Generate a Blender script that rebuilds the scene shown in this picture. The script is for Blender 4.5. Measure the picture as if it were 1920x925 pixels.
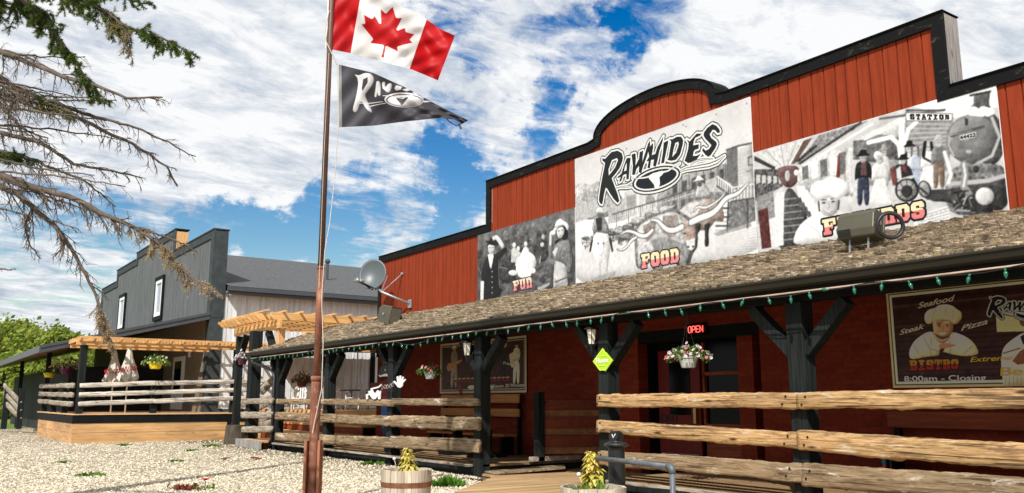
import bpy, bmesh, math, random
import numpy as np
from mathutils import Vector, Matrix, Euler
R = math.radians
random.seed(7); rng = np.random.default_rng(7)
for o in list(bpy.data.objects): bpy.data.objects.remove(o)
S = bpy.context.scene
COL = S.collection

# ------------------------------------------------------------------ camera
F = 1615.0; H = 1.4; PITCH = math.atan(290/1615.0); HEAD = R(145)
_d = np.array([math.cos(HEAD), math.sin(HEAD), 0.0])
_fw = _d*math.cos(PITCH) + np.array([0, 0, math.sin(PITCH)])
_up = -_d*math.sin(PITCH) + np.array([0, 0, math.cos(PITCH)])
_rt = np.array([math.cos(HEAD-math.pi/2), math.sin(HEAD-math.pi/2), 0.0])
def ray(x, y): return _rt*(x-960)/F + _up*(462.5-y)/F + _fw
EYE = np.array([0, 0, H])
def pY(x, y, Y): r = ray(x, y); return r*(Y/r[1]) + EYE      # measured point of the photo on a plane Y = const
def pX(x, y, X): r = ray(x, y); return r*(X/r[0]) + EYE
def pZ(x, y, Z): r = ray(x, y); return r*((Z-H)/r[2]) + EYE
def pD(x, y, dep): return ray(x, y)*dep + EYE
cam = bpy.data.cameras.new('camera'); cam_o = bpy.data.objects.new('camera', cam); COL.objects.link(cam_o)
cam.sensor_width = 36; cam.lens = 36*F/1920; cam.clip_start = 0.1; cam.clip_end = 6000
cam_o.location = (0, 0, H)
cam_o.rotation_euler = Matrix(((_rt[0], _up[0], -_fw[0]), (_rt[1], _up[1], -_fw[1]), (_rt[2], _up[2], -_fw[2]))).to_euler()
S.camera = cam_o

# ------------------------------------------------------------------ light, sky
SUN_EL = R(46); SUN_AZ = R(40)                                # azimuth measured from -Y towards +X
sdir = Vector((math.sin(SUN_AZ)*math.cos(SUN_EL), -math.cos(SUN_AZ)*math.cos(SUN_EL), math.sin(SUN_EL)))
sun = bpy.data.lights.new('sun', 'SUN'); sun.energy = 4.7; sun.angle = R(0.5); sun.color = (1, .965, .91)
sun_o = bpy.data.objects.new('sun', sun); COL.objects.link(sun_o)
sun_o.rotation_euler = sdir.to_track_quat('Z', 'Y').to_euler(); sun_o.location = (10, -10, 30)
S.view_settings.view_transform = 'Standard'; S.view_settings.look = 'None'; S.view_settings.gamma = 1
S.view_settings.exposure = 0.25
S.cycles.max_bounces = 6; S.cycles.transparent_max_bounces = 6

world = bpy.data.worlds.new('World'); S.world = world; world.use_nodes = True
nt = world.node_tree; nt.nodes.clear()
def N(t, **k):
    n = nt.nodes.new(t)
    for a, b in k.items(): setattr(n, a, b)
    return n
def math_(op, a, b=None, c=None):
    n = N('ShaderNodeMath', operation=op)
    for i, v in enumerate((a, b, c)):
        if v is None: continue
        if isinstance(v, (int, float)): n.inputs[i].default_value = v
        else: nt.links.new(v, n.inputs[i])
    return n.outputs[0]
L = lambda a, b: nt.links.new(a, b)
tc = N('ShaderNodeTexCoord'); sep = N('ShaderNodeSeparateXYZ'); L(tc.outputs['Generated'], sep.inputs[0])
zc = math_('ADD', math_('MAXIMUM', sep.outputs[2], 0.0), 0.16)
comb = N('ShaderNodeCombineXYZ'); L(math_('DIVIDE', sep.outputs[0], zc), comb.inputs[0]); L(math_('DIVIDE', sep.outputs[1], zc), comb.inputs[1])
def noise(scale, detail, rough, dist, off=(0, 0, 0), src=None):
    mp = N('ShaderNodeMapping'); mp.inputs['Location'].default_value = off; L(src or comb.outputs[0], mp.inputs[0])
    n = N('ShaderNodeTexNoise'); n.inputs['Scale'].default_value = scale; n.inputs['Detail'].default_value = detail
    n.inputs['Roughness'].default_value = rough; n.inputs['Distortion'].default_value = dist
    L(mp.outputs[0], n.inputs['Vector']); return n.outputs[0]
stm = N('ShaderNodeMapping'); stm.inputs['Rotation'].default_value = (0, 0, R(62)); stm.inputs['Scale'].default_value = (1, .62, 1); L(comb.outputs[0], stm.inputs[0])
n1 = noise(1.5, 9, .58, .35, (3.1, 1.7, 0)); n2 = noise(8.5, 9, .64, .9, (9, 2, 0), stm.outputs[0]); n3 = noise(6.5, 9, .68, .6, (1, 5.2, 0), stm.outputs[0]); n4 = noise(22, 6, .6, .5, (4, 1, 0), stm.outputs[0])
dens = math_('ADD', math_('MULTIPLY', math_('SUBTRACT', n1, .5), 1.3), math_('ADD', math_('MULTIPLY', math_('SUBTRACT', n2, .5), 1.9), math_('MULTIPLY', math_('SUBTRACT', n4, .5), .7)))
dens = math_('ADD', dens, 0.84)
wn = N('ShaderNodeTexNoise'); wn.inputs['Scale'].default_value = 9; wn.inputs['Detail'].default_value = 6; wn.inputs['Roughness'].default_value = .62; L(tc.outputs['Generated'], wn.inputs['Vector'])
wsub = N('ShaderNodeVectorMath', operation='SUBTRACT'); L(wn.outputs['Color'], wsub.inputs[0]); wsub.inputs[1].default_value = (.5, .5, .5)
wsc = N('ShaderNodeVectorMath', operation='SCALE'); L(wsub.outputs[0], wsc.inputs[0]); wsc.inputs['Scale'].default_value = .26
wad = N('ShaderNodeVectorMath', operation='ADD'); L(wsc.outputs[0], wad.inputs[0]); L(tc.outputs['Generated'], wad.inputs[1])
wno = N('ShaderNodeVectorMath', operation='NORMALIZE'); L(wad.outputs[0], wno.inputs[0])
def blob(x, y, rad, amt):
    global dens
    v = ray(x, y); v = v/np.linalg.norm(v)
    vm = N('ShaderNodeVectorMath', operation='DOT_PRODUCT'); L(wno.outputs[0], vm.inputs[0]); vm.inputs[1].default_value = tuple(v)
    mr = N('ShaderNodeMapRange', interpolation_type='SMOOTHSTEP'); L(vm.outputs['Value'], mr.inputs[0])
    mr.inputs[1].default_value = math.cos(rad/F); mr.inputs[2].default_value = math.cos(rad/F*.15); mr.inputs[3].default_value = 0; mr.inputs[4].default_value = amt
    dens = math_('ADD', dens, mr.outputs[0])
BLOBS = [(1205, 30, 125, -.85), (1080, 110, 110, -.6), (1010, 240, 95, -.9), (850, 300, 130, -.55), (770, 360, 130, -.5), (340, 410, 150, -.5), (90, 490, 200, -.7), (890, 385, 90, -.45), (900, 20, 130, -.4), (440, 450, 130, -.5), (610, 450, 140, -.55),
         (620, 440, 170, -.3), (870, 380, 130, -.3), (860, 30, 120, -.22), (560, 470, 110, -.3), (430, 440, 100, -.28), (1680, 60, 300, .45), (1400, 90, 200, .3), (480, 180, 300, .25), (950, 130, 150, .15), (60, 590, 130, .2)]
for b in BLOBS: blob(*b)
cov = N('ShaderNodeMapRange', interpolation_type='SMOOTHSTEP'); L(dens, cov.inputs[0]); cov.inputs[1].default_value = -.16; cov.inputs[2].default_value = .58
shade = math_('ADD', math_('ADD', math_('MULTIPLY', math_('SUBTRACT', n3, .5), 2.0), math_('MULTIPLY', math_('SUBTRACT', n4, .5), .5)), math_('MULTIPLY', dens, -.10))
cr = N('ShaderNodeValToRGB'); L(math_('ADD', shade, .5), cr.inputs[0])
cr.color_ramp.elements[0].position = .28; cr.color_ramp.elements[0].color = (.98, .99, 1.0, 1)
cr.color_ramp.elements[1].position = .80; cr.color_ramp.elements[1].color = (.46, .54, .66, 1)
sky = N('ShaderNodeTexSky', sky_type='NISHITA'); sky.sun_disc = False; sky.sun_elevation = SUN_EL
sky.sun_rotation = math.atan2(sdir.x, sdir.y); sky.air_density = 1.4; sky.dust_density = .2; sky.ozone_density = 2.0
hs = N('ShaderNodeHueSaturation'); hs.inputs['Saturation'].default_value = 1.65; hs.inputs['Hue'].default_value = .513; L(sky.outputs[0], hs.inputs['Color'])
bgs = N('ShaderNodeBackground'); L(hs.outputs[0], bgs.inputs[0]); bgs.inputs[1].default_value = .088
bgc = N('ShaderNodeBackground'); L(cr.outputs[0], bgc.inputs[0]); bgc.inputs[1].default_value = .83
mx = N('ShaderNodeMixShader'); L(cov.outputs[0], mx.inputs[0]); L(bgs.outputs[0], mx.inputs[1]); L(bgc.outputs[0], mx.inputs[2])
wo = N('ShaderNodeOutputWorld'); L(mx.outputs[0], wo.inputs[0])

# ------------------------------------------------------------------ helpers: objects
ORG = {}
def tag(o, label=None, cat=None, group=None, kind=None):
    for k, v in (('label', label), ('category', cat), ('group', group), ('kind', kind)):
        if v: o[k] = v
    return o
def thing(name, loc, label, cat, group=None, rz=0):
    o = bpy.data.objects.new(name, None); COL.objects.link(o); o.location = loc; o.rotation_euler[2] = rz
    o.empty_display_size = .2; ORG[o.name] = Vector(loc)
    return tag(o, label, cat, group)
def copy_tree(o, parent=None):
    c = o.copy(); COL.objects.link(c)
    if parent: c.parent = parent
    for ch in o.children: copy_tree(ch, c)
    return c

class MB:
    def __init__(s): s.v = []; s.f = []; s.mi = []; s.c = []; s.m = 0; s.col = None; s.use_c = False
    def addf(s, idx): s.f.append(tuple(idx)); s.mi.append(s.m); s.c.append(s.col or (1, 1, 1))
    def mesh(s, vs, fs):
        b = len(s.v); s.v.extend([tuple(float(q) for q in p) for p in vs])
        for f in fs: s.addf([b+i for i in f])
    def box(s, x0, x1, y0, y1, z0, z1, M=None):
        vs = [(x, y, z) for x in (x0, x1) for y in (y0, y1) for z in (z0, z1)]
        if M is not None: vs = [M @ Vector(p) for p in vs]
        s.mesh(vs, [(0, 1, 3, 2), (4, 6, 7, 5), (0, 4, 5, 1), (2, 3, 7, 6), (0, 2, 6, 4), (1, 5, 7, 3)])
    def beam(s, a, b, w, h, up=(0, 0, 1), lift=0):
        a = Vector(a); b = Vector(b); d = (b-a).normalized(); u = Vector(up); sd = d.cross(u)
        if sd.length < 1e-4: sd = d.cross(Vector((1, 0, 0)))
        sd.normalize(); u = sd.cross(d).normalized()
        vs = [p + sd*(w/2*i) + u*(h/2*j + lift) for p in (a, b) for i in (-1, 1) for j in (-1, 1)]
        s.mesh(vs, [(0, 1, 3, 2), (4, 6, 7, 5), (0, 4, 5, 1), (2, 3, 7, 6), (0, 2, 6, 4), (1, 5, 7, 3)])
    def tube(s, pts, rad, n=8, cap=True):
        pts = [Vector(p) for p in pts]; k = len(pts)
        rad = list(rad) if hasattr(rad, '__len__') else [rad]*k
        b = len(s.v); prev = None
        for i, p in enumerate(pts):
            d = (pts[min(i+1, k-1)] - pts[max(i-1, 0)])
            if d.length < 1e-9: d = Vector((0, 0, 1))
            d.normalize()
            u = prev if prev is not None else (Vector((0, 0, 1)) if abs(d.z) < .9 else Vector((1, 0, 0)))
            u = (u - d*u.dot(d))
            if u.length < 1e-5: u = d.orthogonal()
            u.normalize(); w = d.cross(u); prev = u
            for j in range(n):
                a = 2*math.pi*j/n; q = p + (u*math.cos(a) + w*math.sin(a))*rad[i]; s.v.append((q.x, q.y, q.z))
        for i in range(k-1):
            for j in range(n):
                j2 = (j+1) % n; s.addf((b+i*n+j, b+i*n+j2, b+(i+1)*n+j2, b+(i+1)*n+j))
        if cap:
            s.addf([b+j for j in range(n)][::-1]); s.addf([b+(k-1)*n+j for j in range(n)])
    def lathe(s, prof, c=(0, 0, 0), n=24, cap=True):
        b = len(s.v); k = len(prof)
        for r, z in prof:
            for j in range(n):
                a = 2*math.pi*j/n; s.v.append((c[0]+r*math.cos(a), c[1]+r*math.sin(a), c[2]+z))
        for i in range(k-1):
            for j in range(n):
                j2 = (j+1) % n; s.addf((b+i*n+j, b+i*n+j2, b+(i+1)*n+j2, b+(i+1)*n+j))
        if cap:
            if prof[0][0] > 1e-4: s.addf([b+j for j in range(n)][::-1])
            if prof[-1][0] > 1e-4: s.addf([b+(k-1)*n+j for j in range(n)])
    def sphere(s, c, r, n=10, m=7, sc=(1, 1, 1)):
        prof = [(r*math.sin(math.pi*i/m), -r*math.cos(math.pi*i/m)) for i in range(m+1)]
        b = len(s.v); s.lathe(prof, (0, 0, 0), n, False)
        for i in range(b, len(s.v)):
            p = s.v[i]; s.v[i] = (c[0]+p[0]*sc[0], c[1]+p[1]*sc[1], c[2]+p[2]*sc[2])
    def prism(s, poly, fn, d):                                 # poly in 2-D, fn(u, v, depth) -> 3-D
        n = len(poly); vs = [fn(u, v, 0) for u, v in poly] + [fn(u, v, d) for u, v in poly]
        s.mesh(vs, [tuple(range(n)), tuple(range(2*n-1, n-1, -1))] + [(i, i+n, (i+1) % n+n, (i+1) % n) for i in range(n)])
    def build(s, name, mat, parent=None, smooth=False, bevel=0, base=None, fix=True):
        org = ORG.get(parent.name, Vector((0, 0, 0))) if parent is not None else Vector(base or (0, 0, 0))
        me = bpy.data.meshes.new(name)
        va = np.array(s.v, dtype=np.float64).reshape(-1, 3) - np.array(org)
        me.from_pydata(va.tolist(), [], s.f)
        for m in (mat if isinstance(mat, (list, tuple)) else [mat]): me.materials.append(m)
        if any(s.mi): me.polygons.foreach_set('material_index', s.mi)
        if s.use_c:
            at = me.color_attributes.new('col', 'FLOAT_COLOR', 'CORNER')
            cs = np.repeat(np.array([tuple(c)+(1,) for c in s.c], dtype=np.float32), [len(f) for f in s.f], axis=0)
            at.data.foreach_set('color', cs.ravel())
        if fix:
            bm = bmesh.new(); bm.from_mesh(me); bmesh.ops.recalc_face_normals(bm, faces=bm.faces); bm.to_mesh(me); bm.free()
        if smooth: me.polygons.foreach_set('use_smooth', [True]*len(me.polygons))
        me.update()
        o = bpy.data.objects.new(name, me); COL.objects.link(o)
        if parent is not None: o.parent = parent; ORG[o.name] = org
        else: o.location = org; ORG[o.name] = org
        if bevel:
            md = o.modifiers.new('bevel', 'BEVEL'); md.width = bevel; md.segments = 2; md.limit_method = 'ANGLE'; md.angle_limit = R(50)
        if smooth == 'auto':
            pass
        return o

# ------------------------------------------------------------------ helpers: materials
def srgb(r, g, b):
    f = lambda c: c/12.92 if c <= .04045 else ((c+.055)/1.055)**2.4
    return tuple(f(c/255) for c in (r, g, b))
class MatT:
    def __init__(s, name, rough=.7, spec=.3, metal=0):
        s.m = bpy.data.materials.new(name); s.m.use_nodes = True; s.nt = s.m.node_tree
        s.b = s.nt.nodes['Principled BSDF']; s.b.inputs['Roughness'].default_value = rough
        s.b.inputs['Specular IOR Level'].default_value = spec; s.b.inputs['Metallic'].default_value = metal
        s.tc = s.nt.nodes.new('ShaderNodeTexCoord')
    def n(s, t, **k):
        x = s.nt.nodes.new(t)
        for a, b in k.items(): setattr(x, a, b)
        return x
    def l(s, a, b): s.nt.links.new(a, b)
    def map(s, scale=(1, 1, 1), rot=(0, 0, 0), src=None):
        m = s.n('ShaderNodeMapping'); m.inputs['Scale'].default_value = scale; m.inputs['Rotation'].default_value = rot
        s.l(src or s.tc.outputs['Object'], m.inputs[0]); return m.outputs[0]
    def noise(s, vec, scale, detail=5, rough=.6, dist=0):
        x = s.n('ShaderNodeTexNoise'); s.l(vec, x.inputs['Vector'])
        for k, v in (('Scale', scale), ('Detail', detail), ('Roughness', rough), ('Distortion', dist)): x.inputs[k].default_value = v
        return x.outputs[0]
    def ramp(s, fac, stops, const=False):
        x = s.n('ShaderNodeValToRGB'); s.l(fac, x.inputs[0]); e = x.color_ramp.elements
        while len(e) < len(stops): e.new(.5)
        for el, (p, c) in zip(e, stops): el.position = p; el.color = tuple(c)+(1,)
        return x.outputs[0]
    def mix(s, a, b, fac, mode='MIX'):
        x = s.n('ShaderNodeMix', data_type='RGBA', blend_type=mode)
        for sock, v in ((x.inputs[0], fac), (x.inputs[6], a), (x.inputs[7], b)):
            if isinstance(v, (int, float)): sock.default_value = v
            elif isinstance(v, tuple): sock.default_value = v+(1,)
            else: s.l(v, sock)
        return x.outputs[2]
    def bump(s, h, strength=.3, dist=.02):
        x = s.n('ShaderNodeBump'); x.inputs['Strength'].default_value = strength; x.inputs['Distance'].default_value = dist
        s.l(h, x.inputs['Height']); s.l(x.outputs[0], s.b.inputs['Normal'])
    def color(s, c):
        if isinstance(c, tuple): s.b.inputs['Base Color'].default_value = c+(1,)
        else: s.l(c, s.b.inputs['Base Color'])
        return s.m
def plain(name, col, rough=.6, spec=.3, metal=0, var=.25, scale=6, bump=.08, stretch=(1, 1, 1), attr=False):
    t = MatT(name, rough, spec, metal); v = t.map(stretch); n = t.noise(v, scale, 6)
    lo = tuple(c*(1-var) for c in col); hi = tuple(min(1, c*(1+var)) for c in col)
    c = t.ramp(n, [(.3, lo), (.7, hi)])
    if attr:
        a = t.n('ShaderNodeVertexColor', layer_name='col'); c = t.mix(c, a.outputs[0], 1.0, 'MULTIPLY')
    if bump: t.bump(t.noise(v, scale*4, 4), bump, .01)
    return t.color(c)
def wood(name, cols, axis='X', rough=.75, grain=30, along=1.2, bump=.25, attr=False, knots=True, spec=.2, cracks=False):
    t = MatT(name, rough, spec)
    sc = {'X': (along, grain, grain), 'Y': (grain, along, grain), 'Z': (grain, grain, along)}[axis]
    v = t.map(sc); n = t.noise(v, 1.0, 7, .65, .6)
    big = t.noise(t.map({'X': (.5, 3, 3), 'Y': (3, .5, 3), 'Z': (3, 3, .5)}[axis]), 1.0, 4)
    c = t.ramp(n, [(.28, cols[0]), (.5, cols[1]), (.72, cols[2])])
    c = t.mix(c, t.ramp(big, [(.35, (.62, .6, .58)), (.65, (1.15, 1.12, 1.08))]), .8, 'MULTIPLY')
    if knots:
        vo = t.n('ShaderNodeTexVoronoi'); t.l(t.map({'X': (1.6, 6, 6), 'Y': (6, 1.6, 6), 'Z': (6, 6, 1.6)}[axis]), vo.inputs['Vector']); vo.inputs['Scale'].default_value = 1
        c = t.mix(tuple(q*.45 for q in cols[0]), c, t.ramp(vo.outputs['Distance'], [(.06, (0, 0, 0)), (.16, (1, 1, 1))]))
    if attr:
        a = t.n('ShaderNodeVertexColor', layer_name='col'); c = t.mix(c, a.outputs[0], 1.0, 'MULTIPLY')
    if cracks:
        k1 = t.noise(t.map({'X': (.9, 34, 34), 'Y': (34, .9, 34), 'Z': (34, 34, .9)}[axis]), 1.0, 3, .5, .3)
        c = t.mix(c, (.045, .028, .015), t.ramp(k1, [(.57, (0, 0, 0)), (.63, (.85, .85, .85))]))
        k2 = t.noise(t.map({'X': (2.2, 9, 9), 'Y': (9, 2.2, 9), 'Z': (9, 9, 2.2)}[axis]), 1.0, 6, .7, .5)
        c = t.mix(c, (.17, .10, .055), t.ramp(k2, [(.55, (0, 0, 0)), (.66, (.8, .8, .8))]))
        c = t.mix(c, (.66, .60, .50), t.ramp(k2, [(.33, (.7, .7, .7)), (.42, (0, 0, 0))]))
        n = t.mix(n, k1, .5)
    if bump: t.bump(n, bump, .015)
    return t.color(c)
# ------------------------------------------------------------------ materials
def m_siding(name, col, wear=.15):
    t = MatT(name, .72, .10)
    n = t.noise(t.map((3, 3, .5)), 3, 7, .65); g = t.noise(t.map((60, 60, 2.5)), 1, 5, .6); sp = t.noise(t.map((1, 1, 1)), 45, 3)
    c = t.ramp(n, [(.3, tuple(q*(1-wear) for q in col)), (.7, tuple(q*(1+wear) for q in col))])
    c = t.mix(c, t.ramp(g, [(.3, (.72, .72, .72)), (.6, (1.08, 1.08, 1.08))]), .5, 'MULTIPLY')
    st = t.noise(t.map((9, 9, .35)), 1, 6, .6); c = t.mix(c, t.ramp(st, [(.36, (.70, .68, .66)), (.55, (1.04, 1.04, 1.04))]), .75, 'MULTIPLY')
    sc = t.noise(t.map((22, 22, 5)), 1, 6, .75, .6); c = t.mix(c, tuple(min(1, q*1.5+.05) for q in col), t.ramp(sc, [(.66, (0, 0, 0)), (.76, (.55, .55, .55))]))
    t.bump(g, .25, .006); return t.color(c)
RED = m_siding('red_siding', (.235, .036, .0125)); DGREY = m_siding('dark_grey_siding', (.125, .135, .138), .2); LGREY = m_siding('pale_grey_siding', (.68, .71, .72), .10)
def m_weathered_black():
    t = MatT('weathered_black_paint', .75, .12)
    a = t.noise(t.map((5, 14, 14)), 1, 8, .75, .6); b = t.noise(t.map((2, 2, 2)), 1, 4)
    c = t.mix((.006, .0065, .007), t.ramp(t.noise(t.map((4, 30, 30)), 1, 4), [(.3, (.08, .07, .055)), (.7, (.2, .18, .15))]), t.ramp(a, [(.58, (0, 0, 0)), (.70, (.5, .5, .5))]))
    t.bump(a, .3, .01); return t.color(c)
WBLACK = m_weathered_black()
BLACK = plain('black_stain', (.006, .0075, .008), .7, .12, 0, .35, 5, .15, (1, 1, .3))
BLACKPOST = wood('black_stained_wood', [(.006, .0075, .0075), (.016, .020, .020), (.032, .038, .038)], 'Z', .75, 26, 1.2, .3, knots=False, spec=.12)
GUTTER = plain('olive_brown_gutter', (.017, .0155, .010), .45, .25, 0, .12, 2, 0, (1, 6, 6))
CHAR = plain('charcoal_metal', (.055, .062, .070), .45, .4, 0, .1, 3, 0)
GREYWEATHER = wood('grey_weathered_board', [(.16, .155, .15), (.30, .29, .28), (.42, .41, .39)], 'Z', .8, 28, 1.5, .3)
SHAKE = wood('cedar_shake', [(.06, .042, .026), (.27, .215, .14), (.56, .485, .365)], 'Y', .85, 34, 1.6, .4, attr=True, knots=False)
LOG = wood('peeled_log', [(.13, .065, .026), (.44, .275, .125), (.68, .49, .27)], 'X', .75, 42, 3.0, .9, cracks=True)
LOGGREY = wood('grey_weathered_log', [(.12, .10, .075), (.34, .30, .24), (.52, .48, .41)], 'X', .8, 30, 2.4, .7, cracks=True)
LOGGREYY = wood('grey_weathered_rail', [(.34, .31, .26), (.60, .56, .49), (.74, .70, .63)], 'Y', .8, 22, 1.5, .45, cracks=True)
LOGOLD = wood('aged_log', [(.09, .060, .032), (.27, .195, .115), (.42, .325, .205)], 'X', .8, 30, 2.6, .8, cracks=True)
CEDARX = wood('new_cedar', [(.50, .26, .085), (.66, .38, .15), (.76, .49, .23)], 'X', .65, 22, 1.0, .12)
CEDARY = wood('new_cedar_along', [(.50, .26, .085), (.66, .38, .15), (.76, .49, .23)], 'Y', .65, 22, 1.0, .12)
CEDARZ = wood('new_cedar_upright', [(.52, .28, .10), (.68, .40, .18), (.78, .52, .27)], 'Z', .65, 22, 1.0, .12)
FASCIAY = wood('honey_planks', [(.42, .22, .085), (.60, .36, .16), (.70, .46, .24)], 'Y', .7, 20, 1.0, .15)
FASCIAX = wood('honey_planks_across', [(.38, .20, .08), (.54, .32, .15), (.64, .42, .23)], 'X', .7, 20, 1.0, .15)
DECKX = wood('porch_planks', [(.17, .10, .048), (.27, .175, .09), (.36, .25, .145)], 'X', .75, 24, .9, .2, attr=True)
DECKY = wood('ramp_planks', [(.29, .185, .09), (.42, .285, .15), (.53, .38, .22)], 'Y', .75, 24, .9, .2, attr=True)
REDBOARD = wood('red_stained_board', [(.12, .022, .008), (.22, .045, .015), (.28, .07, .025)], 'X', .6, 22, 1, .15)
REDBOARDY = wood('dark_red_stained_board', [(.09, .018, .010), (.15, .035, .017), (.2, .055, .027)], 'Y', .6, 22, 1, .15)
SOFFIT = wood('cedar_soffit', [(.17, .075, .035), (.26, .12, .055), (.32, .16, .08)], 'X', .6, 18, 1, .1)
def m_brick():
    t = MatT('dark_red_brick', .85, .15); s = t.n('ShaderNodeSeparateXYZ'); t.l(t.tc.outputs['Object'], s.inputs[0])
    cb = t.n('ShaderNodeCombineXYZ'); t.l(s.outputs[0], cb.inputs[0]); t.l(s.outputs[2], cb.inputs[1])
    b = t.n('ShaderNodeTexBrick'); t.l(cb.outputs[0], b.inputs['Vector']); b.inputs['Scale'].default_value = 1
    for k, v in (('Brick Width', .29), ('Row Height', .086), ('Mortar Size', .006), ('Mortar Smooth', .3), ('Bias', 0)): b.inputs[k].default_value = v
    b.inputs['Color1'].default_value = (.17, .020, .010, 1); b.inputs['Color2'].default_value = (.23, .034, .014, 1); b.inputs['Mortar'].default_value = (.085, .03, .016, 1)
    n = t.noise(t.map(), 14, 5); c = t.mix(b.outputs[0], t.ramp(n, [(.3, (.7, .7, .7)), (.7, (1.15, 1.1, 1.1))]), .8, 'MULTIPLY')
    t.bump(b.outputs['Fac'], -.5, .01); return t.color(c)
BRICK = m_brick()
def m_gravel():
    t = MatT('pale_gravel', .9, .15); v = t.map()
    a = t.n('ShaderNodeTexVoronoi'); t.l(v, a.inputs['Vector']); a.inputs['Scale'].default_value = 30
    b = t.n('ShaderNodeTexVoronoi'); t.l(v, b.inputs['Vector']); b.inputs['Scale'].default_value = 26
    c1 = t.ramp(a.outputs['Color'], [(.1, (.26, .22, .16)), (.5, (.48, .43, .34)), (.9, (.70, .65, .54))])
    c2 = t.mix(c1, t.ramp(a.outputs['Distance'], [(.45, (1, 1, 1)), (.8, (.40, .36, .30))]), 1.0, 'MULTIPLY')
    big = t.noise(v, .55, 6, .6); c3 = t.mix(c2, t.ramp(big, [(.36, (.60, .56, .48)), (.60, (1.06, 1.05, 1.03))]), .8, 'MULTIPLY')
    gr = t.noise(v, .9, 7, .7, .4); c4 = t.mix(c3, (.13, .15, .05), t.ramp(gr, [(.63, (0, 0, 0)), (.74, (.5, .5, .5))]))
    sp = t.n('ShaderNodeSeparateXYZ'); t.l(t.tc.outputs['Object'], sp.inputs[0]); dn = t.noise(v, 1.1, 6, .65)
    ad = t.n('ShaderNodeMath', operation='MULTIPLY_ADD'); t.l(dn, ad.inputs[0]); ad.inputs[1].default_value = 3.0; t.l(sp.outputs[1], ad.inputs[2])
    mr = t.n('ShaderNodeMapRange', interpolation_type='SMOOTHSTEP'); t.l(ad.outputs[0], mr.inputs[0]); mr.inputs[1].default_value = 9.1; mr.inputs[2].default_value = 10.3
    c4 = t.mix(c4, t.mix(c4, (.40, .36, .29), 1.0, 'MULTIPLY'), mr.outputs[0])                # gravel darkens towards the porch, edge broken by noise
    t.bump(a.outputs['Distance'], -.9, .03); return t.color(c4)
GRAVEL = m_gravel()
STONE = plain('loose_stone', (.48, .435, .35), .9, .15, 0, .2, 9, .3, attr=True)
LAWN = plain('lawn_green', (.13, .20, .045), .9, .1, 0, .4, 2, .3)
SHINGLE = None
def m_shingle():
    t = MatT('asphalt_shingle', .9, .15); v = t.map((2.2, 2.2, 9)); n = t.noise(v, 2.4, 8, .75); f = t.noise(t.map(), 40, 3)
    c = t.ramp(n, [(.3, (.050, .052, .056)), (.7, (.125, .127, .13))]); c = t.mix(c, t.ramp(f, [(.3, (.7, .7, .7)), (.7, (1.25, 1.25, 1.25))]), .8, 'MULTIPLY')
    t.bump(n, .5, .03); return t.color(c)
SHINGLE = m_shingle()
def glass(name, col=(.02, .025, .03), rough=.04, spec=.6): 
    t = MatT(name, rough, spec); return t.color(col)
WINGLASS = glass('window_glass', (.26, .31, .36), .08); DARKGLASS = glass('dark_glass', (.004, .004, .005), .12, .10)
WHITE = plain('white_paint', (.78, .78, .76), .5, .3, 0, .05, 4, .03)
WHITEPL = plain('white_plastic', (.72, .70, .66), .45, .4, 0, .05, 4, 0)
INK = plain('black_ink', (.012, .016, .017), .5, .3, 0, .1, 4, 0)
CREAM = plain('cream_print', (.80, .74, .58), .5, .3, 0, .08, 5, 0); YELLOWP = plain('yellow_print', (.80, .55, .05), .5, .3, 0, .08, 5, 0)
WHITEP = plain('white_print', (.84, .83, .80), .5, .3, 0, .05, 5, 0)
METAL = plain('galvanised_metal', (.33, .34, .35), .4, .5, .6, .15, 8, .05); DISH = plain('grey_dish_paint', (.085, .105, .11), .4, .4, 0, .06, 2, 0)
BRONZE = plain('bronze_lamp_housing', (.085, .080, .055), .35, .5, .2, .12, 5, .03); LENS = glass('lamp_lens', (.20, .20, .18), .1)
BLKMETAL = plain('black_metal', (.014, .015, .016), .4, .5, .2, .2, 6, .03); PIPEM = plain('slate_painted_pipe', (.10, .115, .13), .5, .4, .2, .25, 12, .1)
def m_rust():
    t = MatT('rusty_steel', .75, .3, .2); a = t.noise(t.map((8, 8, 3)), 1, 8, .7); f = t.noise(t.map((30, 30, 14)), 1, 4)
    c = t.ramp(a, [(.25, (.075, .028, .018)), (.5, (.22, .085, .050)), (.72, (.40, .21, .14))]); c = t.mix(c, (.60, .48, .40), t.ramp(f, [(.62, (0, 0, 0)), (.72, (.7, .7, .7))]))
    t.bump(f, .3, .004); return t.color(c)
RUST = m_rust()
POLEDARK = plain('brown_painted_pole', (.12, .060, .045), .5, .4, .1, .3, 9, .05, (1, 1, .3))
BASEM = plain('red_brown_steel', (.34, .135, .075), .55, .35, .1, .22, 7, .08, (1, 1, .25))
ROPE = plain('rope', (.55, .50, .42), .9, .1, 0, .2, 40, .1)
def m_lamp_glass():
    t = MatT('frosted_lamp_glass', .35, .4); t.b.inputs['Transmission Weight'].default_value = 0; return t.color((.78, .74, .62))
LAMPGLASS = m_lamp_glass()
def emis(name, col, st):
    t = MatT(name, .4); t.b.inputs['Emission Color'].default_value = col+(1,); t.b.inputs['Emission Strength'].default_value = st; return t.color(col)
NEON = emis('red_neon', (1.0, .10, .08), 2.2)
BULB = plain('green_bulb', (.014, .125, .07), .15, .6, 0, .1, 5, 0)
LIME = plain('lime_sign', (.36, .62, .012), .45, .4, 0, .04, 5, 0); LIMEL = plain('pale_lime_print', (.68, .80, .10), .5, .3, 0, .05, 5, 0)
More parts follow.
